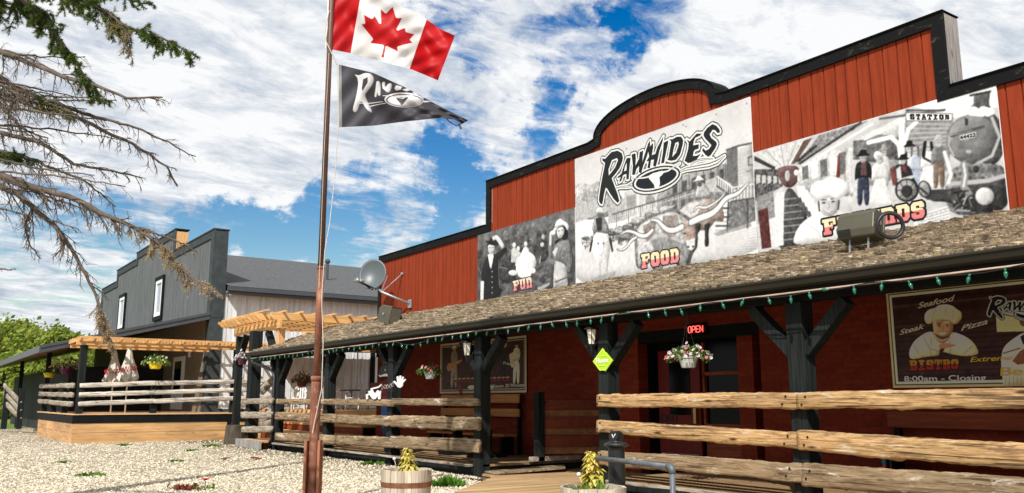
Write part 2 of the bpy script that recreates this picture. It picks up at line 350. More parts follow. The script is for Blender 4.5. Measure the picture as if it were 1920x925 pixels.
def leafm(name, cols, scale=3, tr=.25):
    t = MatT(name, .6, .25); a = t.n('ShaderNodeVertexColor', layer_name='col'); n = t.noise(t.map(), scale, 3)
    c = t.mix(t.ramp(n, [(.3, cols[0]), (.7, cols[1])]), a.outputs[0], 1.0, 'MULTIPLY')
    tb = t.n('ShaderNodeBsdfTranslucent'); t.l(c, tb.inputs[0]); mxs = t.n('ShaderNodeMixShader'); mxs.inputs[0].default_value = tr
    out = t.nt.nodes['Material Output']; t.l(t.b.outputs[0], mxs.inputs[1]); t.l(tb.outputs[0], mxs.inputs[2]); t.l(mxs.outputs[0], out.inputs[0])
    return t.color(c)
LEAF = leafm('poplar_leaves', [(.135, .19, .03), (.25, .30, .055)], .35, .35); PLEAF = leafm('basket_leaves', [(.05, .11, .02), (.12, .20, .04)], 20)
YLEAF = leafm('yellow_leaves', [(.55, .42, .06), (.72, .60, .20)], 30); NEEDLE = leafm('spruce_needles', [(.035, .075, .018), (.09, .13, .025)], 2); DRYNEEDLE = leafm('dry_needles', [(.30, .22, .12), (.48, .37, .22)], 3)
PETAL = leafm('petals', [(.85, .85, .85), (.95, .95, .95)], 8); BARK = plain('dead_spruce_bark', (.115, .093, .075), .9, .15, 0, .4, 6, .3); TRUNKM = plain('bark', (.10, .075, .055), .9, .15, 0, .4, 5, .6, (1, 1, .3))
SOIL = plain('soil', (.06, .042, .028), .95, .1, 0, .4, 25, .5); STAVE = wood('bleached_staves', [(.30, .26, .20), (.50, .45, .37), (.64, .59, .50)], 'Z', .8, 26, 1.2, .35, attr=True)
HOOP = plain('rusty_hoop', (.20, .085, .045), .7, .3, .3, .3, 12, .15)
POTWHITE = plain('grey_white_pot', (.44, .47, .46), .5, .3, 0, .05, 6, 0); POTYEL = plain('yellow_pot', (.75, .60, .02), .45, .3, 0, .05, 6, 0); POTPUR = plain('plum_pot', (.16, .025, .09), .45, .3, 0, .1, 6, 0); POTTERRA = plain('terracotta_pot', (.22, .05, .03), .6, .3, 0, .1, 6, 0)
CANVAS = plain('cream_canvas', (.52, .49, .42), .85, .1, 0, .12, 5, .1); REDINK = plain('red_ink', (.42, .02, .02), .7, .2, 0, .1, 5, 0)
ROCK = plain('grey_rock', (.27, .25, .22), .9, .15, 0, .4, 5, .6)
def m_print(name, rough=.45, tr=0):
    t = MatT(name, rough, .3); a = t.n('ShaderNodeVertexColor', layer_name='col')
    n = t.noise(t.map(), 2.5, 5); c = t.mix(a.outputs[0], t.ramp(n, [(.3, (.93, .93, .93)), (.7, (1, 1, 1))]), 1.0, 'MULTIPLY')
    if tr:
        tb = t.n('ShaderNodeBsdfTranslucent'); t.l(c, tb.inputs[0]); mxs = t.n('ShaderNodeMixShader'); mxs.inputs[0].default_value = tr
        out = t.nt.nodes['Material Output']; t.l(t.b.outputs[0], mxs.inputs[1]); t.l(tb.outputs[0], mxs.inputs[2]); t.l(mxs.outputs[0], out.inputs[0])
    return t.color(c)
PRINT = m_print('printed_panel'); FABRIC = m_print('printed_flag_fabric', .55, .35)

# ------------------------------------------------------------------ the ground
mb = MB(); xs = [-2500, -60, -4, 2500]
mb.mesh([(-2500, -2500, 0), (2500, -2500, 0), (2500, 2500, 0), (-2500, 2500, 0)], [(0, 1, 2, 3)])
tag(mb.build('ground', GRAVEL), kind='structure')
mb = MB(); mb.mesh([(-2400, -2000, .004), (-47.5, -2000, .004), (-47.5, 3.2, .004), (-62, 9.5, .004), (-62, 2000, .004), (-2400, 2000, .004)], [(0, 1, 2, 3, 4, 5)])
tag(mb.build('lawn', LAWN), kind='structure')
# loose stones standing proud of the gravel in the part of the yard that is seen
mb = MB(); mb.use_c = True
oct_f = [(0, 2, 4), (2, 1, 4), (1, 3, 4), (3, 0, 4), (2, 0, 5), (1, 2, 5), (3, 1, 5), (0, 3, 5)]
cnt = 0
while cnt < 26000:
    px = random.uniform(-30, 900); py = 800 + 125*random.random()**.8 + 8
    p = pZ(px, py, 0)
    if p[1] > 9.0 and p[0] > -26 or p[0] < -46 or (p[0] < -32.3 and p[1] > 4.7) or p[1] > 10.2: continue
    r = random.uniform(.010, .026) * (1+.02*np.linalg.norm(p[:2])); a = random.uniform(0, 6.28); ca, sa = math.cos(a), math.sin(a)
    ex, ey, ez = r*random.uniform(.8, 1.3), r*random.uniform(.6, 1), r*random.uniform(.5, .9)
    g = random.choice((.55, .75, .9, 1.05, 1.2, 1.3)); mb.col = (g, g*random.uniform(.94, 1), g*random.uniform(.85, .98))
    P = [(ex, 0, 0), (-ex, 0, 0), (0, ey, 0), (0, -ey, 0), (0, 0, ez), (0, 0, -ez)]
    mb.mesh([(p[0]+ca*q[0]-sa*q[1], p[1]+sa*q[0]+ca*q[1], q[2]+ez*.35) for q in P], oct_f); cnt += 1
tag(mb.build('gravel_stones', STONE, fix=False), kind='stuff')
mb.col = None

# ------------------------------------------------------------------ the red building
YW = 11.62; YP = 9.2; XC = -11.78; XL = -23.62; XR = 2*XC-XL
def zin(x):                                                   # underside of the black trim (top of the siding)
    a = abs(x-XC)
    z = 5.75 if a > 5.86 else 6.86
    if a < 1.75: z = max(z, 6.62 + math.sqrt(max(0, 1.0 - (a/1.78)**2))*.82)
    return z
red = thing('red_building', (-11.78, 11.62, 0), 'red board sided saloon building with stepped black trimmed false front and shake roofed porch', 'building')
def siding(mb, s0, s1, zb, ztop, put, spacing=.2, gw=.014, gd=.012, jit=.0):
    s = s0; b = s0
    def strip(a, c, d):
        n = max(1, int((c-a)/.035))
        for i in range(n):
            u, v = a+(c-a)*i/n, a+(c-a)*(i+1)/n; e = 1e-4
            mb.mesh([put(u, zb, d), put(v, zb, d), put(v, ztop(v-e), d), put(u, ztop(u+e), d)], [(0, 1, 2, 3)])
    while b < s1:
        nb = min(s1, b + spacing*random.choice((1-jit, 1, 1, 1+jit)))
        strip(b, nb-gw, 0); strip(nb-gw, nb, gd)
        for q, o in ((nb-gw, 1), (nb, -1)):
            mb.mesh([put(q, zb, 0), put(q, zb, gd), put(q, ztop(min(q, s1-1e-3)-1e-4), gd), put(q, ztop(min(q, s1-1e-3)-1e-4), 0)], [(0, 1, 2, 3)])
        b = nb
mb = MB(); siding(mb, XL, XR, 3.70, lambda x: zin(x)+.02, lambda s, z, d: (s, YW+d, z), .205, .022, .022, .12)
mb.build('upper_wall', RED, red, fix=False)
mb = MB(); n = 260; top = [(XL+(XR-XL)*i/n) for i in range(n+1)]                # back and body of the false front
for i in range(n):
    a, b = top[i], top[i+1]; z = min(zin(a), zin(b))
    mb.mesh([(a, YW+.30, 2.7), (b, YW+.30, 2.7), (b, YW+.30, z), (a, YW+.30, z)], [(0, 1, 2, 3)])
mb.box(XL, XL+.02, YW+.02, YW+12, 0, 5.4); mb.box(XR-.02, XR, YW+.02, YW+12, 0, 5.4); mb.box(XL, XR, YW+12, YW+12.02, 0, 5.4); mb.box(XL, XR, YW+.3, YW+12, 5.4, 5.45)
mb.build('side_wall', RED, red, fix=False)
# black trim: a board following the stepped and arched outline, and a cap on top
def trim_path():
    out = [(XL-.02, 5.72), (XC-5.88, 5.72), (XC-5.88, 6.84), (XC-1.90, 6.84)]
    for i in range(0, 25):
        a = math.pi*(1-i/24); out.append((XC+1.68*math.cos(a), 6.86+.40*math.sin(a)+.20*math.sin(a)**.5 if 0 < i < 24 else 6.88))
    out += [(XC+1.90, 6.84), (XC+5.88, 6.84), (XC+5.88, 5.72), (XR+.02, 5.72)]
    return out
def offset_path(path, d):
    res = []
    for i, p in enumerate(path):
        a = np.array(path[max(i-1, 0)]); b = np.array(path[min(i+1, len(path)-1)]); p = np.array(p)
        d1 = (p-a) if i > 0 else (b-p); d2 = (b-p) if i < len(path)-1 else (p-a)
        n1 = np.array([-d1[1], d1[0]])/np.linalg.norm(d1); n2 = np.array([-d2[1], d2[0]])/np.linalg.norm(d2)
        nn = n1+n2; nn = nn/np.linalg.norm(nn); k = min(1.6, 1/max(.4, nn.dot(n1))); res.append(tuple(p+nn*d*k))
    return res
tp = trim_path(); outp = offset_path(tp, .02); inp = offset_path(tp, -.165)
mb = MB()
for (a, b, c, d) in zip(outp[:-1], outp[1:], inp[1:], inp[:-1]):
    mb.prism([a, b, c, d], lambda u, v, dd: (u, YW-.045+dd, v), .045)
mb.build('parapet_trim', WBLACK, red)
mb = MB(); capo = offset_path(tp, .035)
for (a, b, c, d) in zip(capo[:-1], capo[1:], outp[1:], outp[:-1]):
    if abs(a[0]-b[0]) < .1 and abs(a[1]-b[1]) > .5: continue
    mb.prism([a, b, c, d], lambda u, v, dd: (u, YW-.07+dd, v), .45)
mb.build('parapet_cap', WBLACK, red)
for sg in (-1, 1): mb = MB(); mb.box(XC+sg*5.76-.14, XC+sg*5.76+.14, YW+.002, YW+.36, 5.76, 6.84); mb.build('parapet_return', GREYWEATHER, red)
mb = MB(); mb.box(XL-.03, XL+.12, YW-.04, YW+.01, 2.7, 5.5); mb.build('corner_trim', WBLACK, red)
# brick wall under the porch, split round the shopfront recess
SX0, SX1, STOP = -12.35, -9.42, 2.98
mb = MB(); yb = YW+.002
mb.box(XL, SX0, yb, yb+.25, 0, 3.72); mb.box(SX1, XR, yb, yb+.25, 0, 3.72); mb.box(SX0, SX1, yb, yb+.02, 2.72, 3.72)
mb.box(-9.95, -9.62, yb+.05, yb+.30, 0.02, 2.72)
mb.build('brick_wall', BRICK, red)
mb = MB(); mb.box(SX0, SX1, yb+.55, yb+.6, 0, 2.74); mb.box(SX0-.02, SX0, yb+.25, yb+.6, 0, 2.74); mb.box(SX1, SX1+.02, yb+.25, yb+.6, 0, 2.74); mb.box(SX0, SX1, yb+.02, yb+.55, 2.5, 2.72)
mb.build('shopfront_recess', BLACK, red)
dr = MB(); dr.box(-12.12, -11.06, yb+.30, yb+.36, .22, 2.35); dr_o = dr.build('door', plain('red_door_paint', (.13, .009, .007), .5, .2, 0, .1, 3, .05), red, bevel=.004)
m2 = MB(); m2.box(-11.82, -11.30, yb+.285, yb+.298, 1.15, 2.12); m2.build('door_window', DARKGLASS, dr_o)
m2 = MB(); m2.box(-12.05, -11.12, yb+.285, yb+.298, .24, .45); m2.build('kick_plate', plain('kick_plate_metal', (.16, .13, .11), .4, .5, .5), dr_o)
m2 = MB(); m2.box(-11.19, -11.13, yb+.24, yb+.298, 1.0, 1.28); m2.build('handle', plain('brass', (.35, .25, .1), .35, .5, .8), dr_o)
mb = MB(); mb.box(-11.0, -9.98, yb+.40, yb+.42, 1.0, 2.46); wpane = mb.build('shop_window', DARKGLASS, red)
m2 = MB(); m2.box(-11.02, -9.96, yb+.34, yb+.45, .92, 1.0); m2.box(-11.03, -10.98, yb+.34, yb+.45, 1.0, 2.46); m2.box(-10.00, -9.95, yb+.34, yb+.45, 1.0, 2.46); m2.box(-11.0, -9.98, yb+.34, yb+.40, 1.86, 1.92); m2.build('frame', REDBOARD, wpane)
m2 = MB(); m2.box(-11.0, -9.98, yb+.36, yb+.5, .22, .9); m2.build('window_panel', REDBOARD, red)
# porch roof: deck boards, cedar shakes, fascia, gutter
EY, EZ, TZ = 8.86, 2.92, 3.87; RX0, RX1 = -27.0, .4; SL = (TZ-EZ)/(YW-EY)
mb = MB(); th = .05
mb.mesh([(RX0, EY, EZ-th), (RX1, EY, EZ-th), (RX1, YW-.004, TZ-th), (RX0, YW-.004, TZ-th), (RX0, EY, EZ-th-.06), (RX1, EY, EZ-th-.06), (RX1, YW-.004, TZ-th-.06), (RX0, YW-.004, TZ-th-.06)],
        [(0, 1, 2, 3), (4, 7, 6, 5), (0, 4, 5, 1), (2, 6, 7, 3), (0, 3, 7, 4), (1, 5, 6, 2)])
mb.build('roof_deck', BLACK, red)
mb = MB(); mb.use_c = True; nrow = 18; dl = math.hypot(YW-EY, TZ-EZ); ang = math.atan(SL); ca, sa = math.cos(ang), math.sin(ang)
for r in range(nrow):
    s0 = r*dl/nrow - .05; x = RX0-.02 + random.uniform(0, .08)
    while x < RX1:
        w = random.choice((.05, .06, .08, .10, .12)); ln = dl/nrow*2.1; ln = min(ln, dl-s0); th0 = random.uniform(.022, .060); st = s0 + random.uniform(-.014, .016)
        g = random.choice((.55, .8, .95, 1, 1.05, 1.15, 1.25)); mb.col = (g, g*random.uniform(.96, 1.02), g*random.uniform(.92, 1.12))
        tl = random.uniform(-.008, .012); x1 = x+w-random.uniform(.006, .018)
        def q(xx, s, h): return (xx, EY + s*ca - h*sa, EZ-th + s*sa + h*ca)
        k0 = .035+th0
        mb.mesh([q(x, st, .02), q(x1, st, .02), q(x1, st+ln, .004), q(x, st+ln, .004), q(x, st, k0+tl), q(x1, st+random.uniform(-.01, .01), k0-tl), q(x1, st+ln, .02), q(x, st+ln, .02)],
                [(0, 3, 2, 1), (4, 5, 6, 7), (0, 1, 5, 4), (1, 2, 6, 5), (3, 0, 4, 7)])
        x += w
mb.build('shake_roofing', SHAKE, red, fix=False); mb.col = None
mb = MB(); mb.box(RX0, RX1, EY-.02, EY+.02, EZ-.24, EZ-.045); mb.build('fascia', BLACK, red)
mb = MB(); gp = [(-.02, -.03), (-.125, -.03), (-.135, -.055), (-.115, -.075), (-.105, -.13), (-.06, -.155), (-.02, -.155)]
mb.prism(gp, lambda u, v, d: (RX0-.1+d, EY+u, EZ+v), RX1-RX0+.2); gut = mb.build('gutter', GUTTER, red)
mb = MB(); mb.tube([(-26.7, EY-.07, EZ-.15), (-26.55, EY-.05, EZ-.32), (-25.35, YP-.18, EZ-.62), (-25.2, YP-.16, EZ-.8), (-25.18, YP-.16, .3), (-25.3, YP-.22, .08)], .05, 10); mb.build('downspout', BLKMETAL, gut, smooth=True)
# post line: header beam, posts with knee braces
mb = MB(); mb.box(RX0+.1, RX1-.1, YP-.08, YP+.10, 2.63, 2.75); mb.build('header_beam', BLACK, red, bevel=.008)
mb = MB()
for k in range(31): xx = RX0+.2+k*.9; mb.beam((xx, EY+.03, EZ-.17), (xx, YW-.02, TZ-.17), .05, .13)
mb.build('rafters', BLACK, red)
for X in (-25.12, -21.45, -17.80, -14.14, -10.46, -6.82, -3.16):
    mb = MB(); mb.box(X-.12, X+.12, YP-.12, YP+.12, 0, 2.63); po = mb.build('support_post', BLACKPOST, red, bevel=.012)
    for sgn in (-1, 1):
        m2 = MB(); m2.beam((X+sgn*.10, YP, 2.0), (X+sgn*.70, YP, 2.60), .15, .17, up=(0, 1, 0)); m2.build('brace', BLACKPOST, po, bevel=.008)
# porch floors
def planks(mb, x0, x1, y0, y1, z, axis, w=.14, t=.04, zfn=None):
    mb.use_c = True
    a0, a1 = (y0, y1) if axis == 'X' else (x0, x1); a = a0
    while a < a1-.01:
        b = min(a+w, a1); g = random.uniform(.75, 1.2); mb.col = (g, g*random.uniform(.96, 1.02), g*random.uniform(.92, 1.02))
        if axis == 'X': mb.box(x0, x1, a, b-.008, z-t, z)
        else: mb.box(a, b-.008, y0, y1, z-t, z)
        a += w
    mb.col = None
mb = MB(); planks(mb, -25.0, -14.02, YP-.05, YW-.01, .22, 'X'); planks(mb, -10.58, .2, YP-.05, YW-.01, .22, 'X'); mb.build('porch_floor', DECKX, red)
mb = MB(); mb.box(-25.0, -14.03, YP-.02, YP+.03, -.02, .175); mb.box(-10.56, .2, YP-.02, YP+.03, -.02, .175); mb.box(-14.10, -14.05, YP+.03, YW, -.02, .175); mb.box(-10.55, -10.5, YP+.03, YW, -.02, .175); mb.build('porch_fascia', BLACKPOST, red)
mb = MB(); mb.box(-25.0, -14.26, YP-.22, YP-.125, .17, .215); mb.box(-10.34, .2, YP-.22, YP-.125, .17, .215); mb.box(-14.0, -13.86, YP+1.0, YW-.05, .24, .33); mb.build('edge_board', LOGGREY, red, bevel=.008)
# boardwalk up to the door
bw = thing('boardwalk', (-12, 8, 0), 'brown plank boardwalk leading from the gravel into the porch gap', 'boardwalk')
mb = MB(); mb.use_c = True; x = -13.98
while x < -5.6:
    x1 = x+.14; y0 = 9.10 if x < -13.5 else max(2.2, 9.05 - (x+13.5)*1.02) if x < -7.5 else 2.2
    y1 = YW+.02 if x < -10.62 else 8.88
    g = random.uniform(.8, 1.18); mb.col = (g, g*random.uniform(.96, 1.02), g*random.uniform(.92, 1.02)); mb.box(x, x1-.008, y0, y1, .02, .06); x = x1
mb.build('plank', DECKY, bw)
mb = MB(); mb.box(-13.9, -10.7, 9.4, 9.5, -.02, .018); mb.box(-13.9, -6, 8.6, 8.7, -.02, .018); mb.build('joist', BLACK, bw)
mb = MB(); mb.prism([(-13.98, 9.16), (-13.5, 9.12), (-13.35, 10.6), (-13.9, 11.0)], lambda u, v, d: (u, v, .075+d+.03*(v-9.1)), .03); tag(mb.build('loose_board', LOGOLD, base=(-13.7, 9.8, .07)), 'loose pale board lying flat beside the porch post at the ramp edge', 'board')
# ------------------------------------------------------------------ log railings
def log_mb(p0, p1, h, t, seed, n=26, sag=.012, up=(0, 0, 1)):
    mb = MB(); rr = np.random.default_rng(seed); p0 = Vector(p0); p1 = Vector(p1); d = (p1-p0); ln = d.length; d.normalize()
    sd = d.cross(Vector(up)).normalized(); u = sd.cross(d).normalized()
    n = max(8, int(ln/.06)); ph = rr.uniform(0, 6.28, 6)
    def wob(s, k): return .5*math.sin(s*1.7+ph[k]) + .32*math.sin(s*4.1+ph[k+1]) + .25*math.sin(s*9.3+ph[k+2])
    m = 12; kn = [(rr.uniform(0, ln), rr.uniform(0, 6.28)) for _ in range(int(ln*1.2)+1)]
    for i in range(n+1):
        s = ln*i/n; c = p0 + d*s + u*(wob(s*.5, 0)*sag*.7) ; ht = h/2*(1+.04*wob(s, 3)+.03*wob(s*3.1, 1)); hb = h/2*(1+.07*wob(s, 2)+.05*wob(s*3.7, 0)); tt = t/2*(1+.12*wob(s+1, 1))
        if i in (0, n): ht *= .93; hb *= .93; tt *= .9
        for j in range(m):
            a = 2*math.pi*j/m; ca, sa = math.cos(a), math.sin(a)
            x = math.copysign(abs(ca)**.42, ca); z = math.copysign(abs(sa)**.5, sa)
            e = 1 + .026*rr.standard_normal()
            for ks, ka in kn:
                if abs(s-ks) < .09 and abs((a-ka+3.14) % 6.28-3.14) < .6: e += .12
            q = c + sd*(x*tt*e) + u*(z*(ht if z > 0 else hb)*e)
            mb.v.append(tuple(q))
    for i in range(n):
        for j in range(m):
            j2 = (j+1) % m; mb.addf((i*m+j, i*m+j2, (i+1)*m+j2, (i+1)*m+j))
    mb.addf(list(range(m))[::-1]); mb.addf([n*m+j for j in range(m)])
    return mb
def railing(label, base, logs, mat, group=None, bolts=()):
    t = thing('log_railing', base, label, 'railing', group)
    for i, (a, b, h, w) in enumerate(logs):
        lm = mat[i] if isinstance(mat, list) else mat
        log_mb(a, b, h, w, 100+i+int(abs(base[0])*7)).build('log_rail', lm, t, smooth=True)
    for X in bolts:                                             # bolt heads where the rails meet the posts
        for (a, b, h, w) in logs:
            if a[0] < X < b[0]:
                z = a[2]+(b[2]-a[2])*(X-a[0])/(b[0]-a[0])
                for dz in (-.045, .05): mb = MB(); mb.lathe([(.013, 0), (.013, .010), (.006, .014)], (0, 0, 0), 10); mb.v = [(X+.03*dz/.05+p[0], a[1]-w/2*1.02-p[2], z+dz+p[1]) for p in mb.v]; mb.build('bolt', BLACK, t)
    return t
YR = YP-.17
def pr(px, py): p = pY(px, py, YR); return tuple(p)
railing('three peeled logs forming the near railing in front of the door and bistro sign', (-7, YR, 1), [
    (pr(1122, 752), pr(1502, 751), .20, .10), (pr(1497, 752), (-3.0, YR, 1.44), .205, .11),
    (pr(1122, 799), pr(1505, 827), .205, .10), (pr(1498, 826), (-3.0, YR, .84), .25, .11),
    (pr(1124, 858), pr(1512, 888), .225, .10), (pr(1506, 889), (-3.0, YR, .55), .27, .11)], [LOG, LOG, LOG, LOG, LOGOLD, LOGOLD], bolts=(-10.46, -6.95, -6.66))
railing('three aged brown logs forming the middle porch railing behind the flagpole', (-20, YR, 1), [
    (pr(520, 753), pr(740, 756), .15, .11), (pr(735, 754), pr(898, 754), .15, .11),
    (pr(518, 780), pr(740, 790), .22, .10), (pr(735, 790), pr(900, 795), .26, .10),
    (pr(518, 819), pr(738, 830), .23, .10), (pr(733, 829), pr(900, 836), .26, .10)], [LOGOLD, LOGOLD, LOGOLD, LOGOLD, LOGOLD, LOGOLD])
def pr2(px, py): return tuple(pY(px, py, 9.0))
railing('three short grey logs between the black end post and the downspout', (-27, 9.0, 1), [
    (pr2(456, 753), pr2(512, 752), .17, .12), (pr2(454, 779), pr2(510, 778), .20, .12), (pr2(455, 806), pr2(510, 805), .19, .12)], LOGGREY)
# the side rail of the ramp, set back in the porch
t = thing('board_railing', (-13.7, 11, .3), 'dark red board railing with black post beside the ramp, under the porch roof', 'railing')
mb = MB(); mb.box(-14.02, -13.86, 10.34, 10.50, .22, 1.58); mb.build('post', BLACKPOST, t, bevel=.008)
for z, h in ((.62, .22), (.98, .22), (1.33, .18)):
    mb = MB(); mb.beam((-13.93, 10.51, z), (-13.44, 11.6, z), .045, h); mb.build('board', REDBOARDY, t, bevel=.005)
mb = MB()
for z in (.44, .80, 1.16): mb.beam((-13.99, 10.51, z), (-13.50, 11.6, z), .03, .13)
mb.build('backing_board', SOFFIT, t)

# ------------------------------------------------------------------ the grey building
YG = 9.82; GX0, GX1 = -59.0, -35.0; DZ = 1.02
GTRIM = plain('dark_slate_trim', (.042, .052, .055), .7, .15, 0, .25, 4, .1)
gb = thing('grey_building', (-47, 14, 0), 'dark grey building with stepped false front, two tall narrow windows and pale side wall', 'building')
def gtop(x):
    if x < -54.6: return 8.30
    if x < -49.5: return 8.95
    if x < -41.4: return 9.28
    return 8.25
mb = MB(); siding(mb, GX0, GX1, 4.7, lambda x: gtop(x)-.02, lambda s, z, d: (s, YG+d, z), .26, .022, .016, .0)
mb.build('gable_wall', DGREY, gb, fix=False)
mb = MB()
for a, b, z in ((GX0, -54.6, 8.30), (-54.6, -49.5, 8.95), (-49.5, -41.4, 9.28), (-41.4, GX1, 8.25)): mb.box(a, b, YG+.02, YG+.5, 4.7, z-.03)
mb.build('false_front_body', DGREY, gb)
mb = MB()
gp = [(GX0-.05, 8.3), (-54.6, 8.3), (-54.6, 8.95), (-49.5, 8.95), (-49.5, 9.28), (-41.35, 9.28), (-41.35, 8.25), (GX1+.05, 8.25)]
gi = offset_path(gp, -.30); go = offset_path(gp, .02); gcap = offset_path(gp, .07)
for (a, b, c, d) in zip(go[:-1], go[1:], gi[1:], gi[:-1]): mb.prism([a, b, c, d], lambda u, v, dd: (u, YG-.05+dd, v), .05)
for (a, b, c, d) in zip(gcap[:-1], gcap[1:], go[1:], go[:-1]):
    if abs(a[0]-b[0]) > .5: mb.prism([a, b, c, d], lambda u, v, dd: (u, YG-.08+dd, v), .66)
mb.box(GX1-.34, GX1+.06, YG-.06, YG-.002, 4.7, 8.0); mb.box(GX1+.002, GX1+.06, YG, YG+.52, 4.7, 8.22); mb.box(GX0-.06, GX0+.3, YG-.06, YG-.002, 4.7, 8.0)
mb.build('black_trim', GTRIM, gb)
mb = MB(); mb.box(-41.398, -41.34, YG+.01, YG+.54, 8.33, 9.22); mb.build('step_return', CEDARZ, gb)
for i, (x0, x1) in enumerate(((-53.0, -51.65), (-44.35, -43.05))):
    z0, z1 = (5.42, 7.18)
    w = MB(); w.box(x0, x1, YG-.03, YG-.005, z0, z1); wo_ = w.build('window', WINGLASS, gb)
    f = MB(); a = .12
    f.box(x0-a, x1+a, YG-.09, YG-.004, z1-.16, z1); f.box(x0-a, x1+a, YG-.09, YG-.004, z0, z0+.18); f.box(x0, x0+.20, YG-.085, YG-.004, z0+.18, z1-.16); f.box(x1-.20, x1, YG-.085, YG-.004, z0+.18, z1-.16); f.build('frame', WHITE, wo_)
    f = MB(); f.box(x0-.16, x1+.16, YG-.11, YG-.003, z1, z1+.18); f.box(x0-.16, x1+.16, YG-.11, YG-.003, z0-.2, z0); f.box(x0-.17, x0, YG-.10, YG-.003, z0, z1); f.box(x1, x1+.17, YG-.10, YG-.003, z0, z1); f.build('surround', BLACK, wo_)
# side wall with battens, eave, roof
mb = MB(); mb.box(GX1-.05, GX1-.002, YG+.5, 36, 0, 5.8)
y = YG+.6
while y < 36: mb.box(GX1-.002, GX1+.025, y, y+.05, 0, 5.72); y += .40
mb.build('side_wall', LGREY, gb)
mb = MB(); mb.box(GX1-.46, GX1+.05, YG-.03, YG+.5, .9, 4.7); mb.box(GX1-.002, GX1+.03, YG+.52, 36, .86, 1.10); mb.build('corner_post', GTRIM, gb, bevel=.02)
ex, ez, rxg, rzg = GX1+.55, 5.72, -44.5, 8.86
mb = MB(); mb.mesh([(ex, YG+.5, ez+.22), (ex, 37, ez+.22), (rxg, 37, rzg), (rxg, YG+.5, rzg), (GX0-.5, YG+.5, 5.3), (GX0-.5, 37, 5.3)], [(0, 1, 2, 3), (3, 2, 5, 4)]); mb.build('shingle_roof', SHINGLE, gb, fix=False)
mb = MB(); mb.box(ex-.03, ex+.05, YG+.45, 37, ez-.08, ez+.20); mb.box(GX1+.03, ex-.03, YG+.52, 37, ez-.06, ez-.03); mb.build('eave_fascia', CHAR, gb)
mb = MB(); mb.box(ex+.05, ex+.16, YG+.45, 37, ez+.02, ez+.17); mb.build('gutter', CHAR, gb)
v_ = pX(614, 500, -38.5)
mb = MB(); mb.tube([(-38.5, v_[1], 7.0), (-38.5, v_[1], 8.0)], .07, 8); mb.sphere((-38.5, v_[1], 8.0), .13); mb.build('roof_vent', CHAR, gb)
# the covered porch: shed roof with raking right end, soffit, wall behind with door
ry0, rz0, ry1, rz1 = 3.95, 3.34, YG-.02, 4.86
mb = MB(); mb.mesh([(GX1+.0, ry0, rz0), (GX1, ry1, rz1), (-66, ry1, rz1), (-66, ry0, rz0)], [(0, 1, 2, 3)]); mb.build('porch_roof', CHAR, gb, fix=False)
mb = MB(); mb.mesh([(GX1-.01, ry0+.02, rz0-.14), (GX1-.01, ry1, rz1-.14), (-66, ry1, rz1-.14), (-66, ry0+.02, rz0-.14)], [(0, 1, 2, 3)]); mb.build('soffit', SOFFIT, gb, fix=False)
mb = MB(); mb.beam((GX1+.02, ry0-.02, rz0-.11), (GX1+.02, ry1, rz1-.11), .06, .26); mb.beam((GX1+.06, ry0-.02, rz0-.02), (GX1+.06, ry1, rz1-.02), .05, .10); mb.box(-66, GX1, ry0-.04, ry0+.01, rz0-.22, rz0+.02); mb.build('porch_fascia', CHAR, gb)
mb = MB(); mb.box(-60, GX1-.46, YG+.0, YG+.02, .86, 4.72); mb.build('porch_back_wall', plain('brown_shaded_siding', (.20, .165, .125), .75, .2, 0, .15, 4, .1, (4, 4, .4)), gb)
a0 = pY(326, 700, YG)[0]; a1 = pY(346, 700, YG)[0]
mb = MB(); mb.box(a0, a1, YG-.06, YG-.002, 1.05, 3.3); go_ = mb.build('door', WHITE, gb)
m2 = MB(); m2.box(a0+.35, a1-.35, YG-.075, YG-.062, 1.75, 3.1); m2.build('door_window', DARKGLASS, go_)
for X in (-43.6, -54.0):
    mb = MB(); mb.box(X-.09, X+.09, 5.2, 5.38, 0, 3.55); mb.build('porch_post', BLACKPOST, gb)
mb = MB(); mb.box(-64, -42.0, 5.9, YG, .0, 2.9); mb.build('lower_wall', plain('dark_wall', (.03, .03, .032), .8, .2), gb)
mb = MB(); mb.tube([(a1+1.0, YG-.1, 3.2), (a1+1.0, YG-.1, 3.5)], .06, 8); mb.build('wall_lamp', WHITEPL, gb)
# the deck in front
dk = thing('patio_deck', (-38, 7, 0), 'raised wooden patio deck with honey planks and black band in front of the grey building', 'deck')
DX = -32.65; DY = 4.85
mb = MB(); planks(mb, -41.6, DX+.06, DY-.06, 10.3, DZ-.04, 'Y', .16); planks(mb, -35, DX+.06, 10.3, 11.6, DZ-.04, 'Y', .16); mb.build('deck_floor', CEDARY, dk) if False else mb.build('deck_floor', plain('deck_boards', (.58, .36, .19), .7, .2, 0, .15, 3, .1, (6, 1, 1), attr=True), dk)
mb = MB(); mb.box(DX-.06, DX, DY, 10.0, .0, .34); mb.box(DX-.06, DX+.008, DY, 10.0, .345, .66); mb.box(DX-.06, DX, 10.15, 11.6, .0, .66); mb.build('plank_skirt', FASCIAY, dk)
mb = MB(); mb.box(-41.5, DX-.062, DY, DY+.06, .0, .34); mb.box(-41.5, DX-.062, DY-.008, DY+.06, .345, .66); mb.build('front_skirt', FASCIAX, dk)
mb = MB(); mb.box(DX-.05, DX+.03, DY-.03, 11.6, .67, .94); mb.box(-41.5, DX-.052, DY-.03, DY+.05, .67, .94); mb.box(DX-.06, DX+.025, 10.0, 10.15, 0, .668); mb.build('black_band', BLACK, dk)
DRX = DX-.05
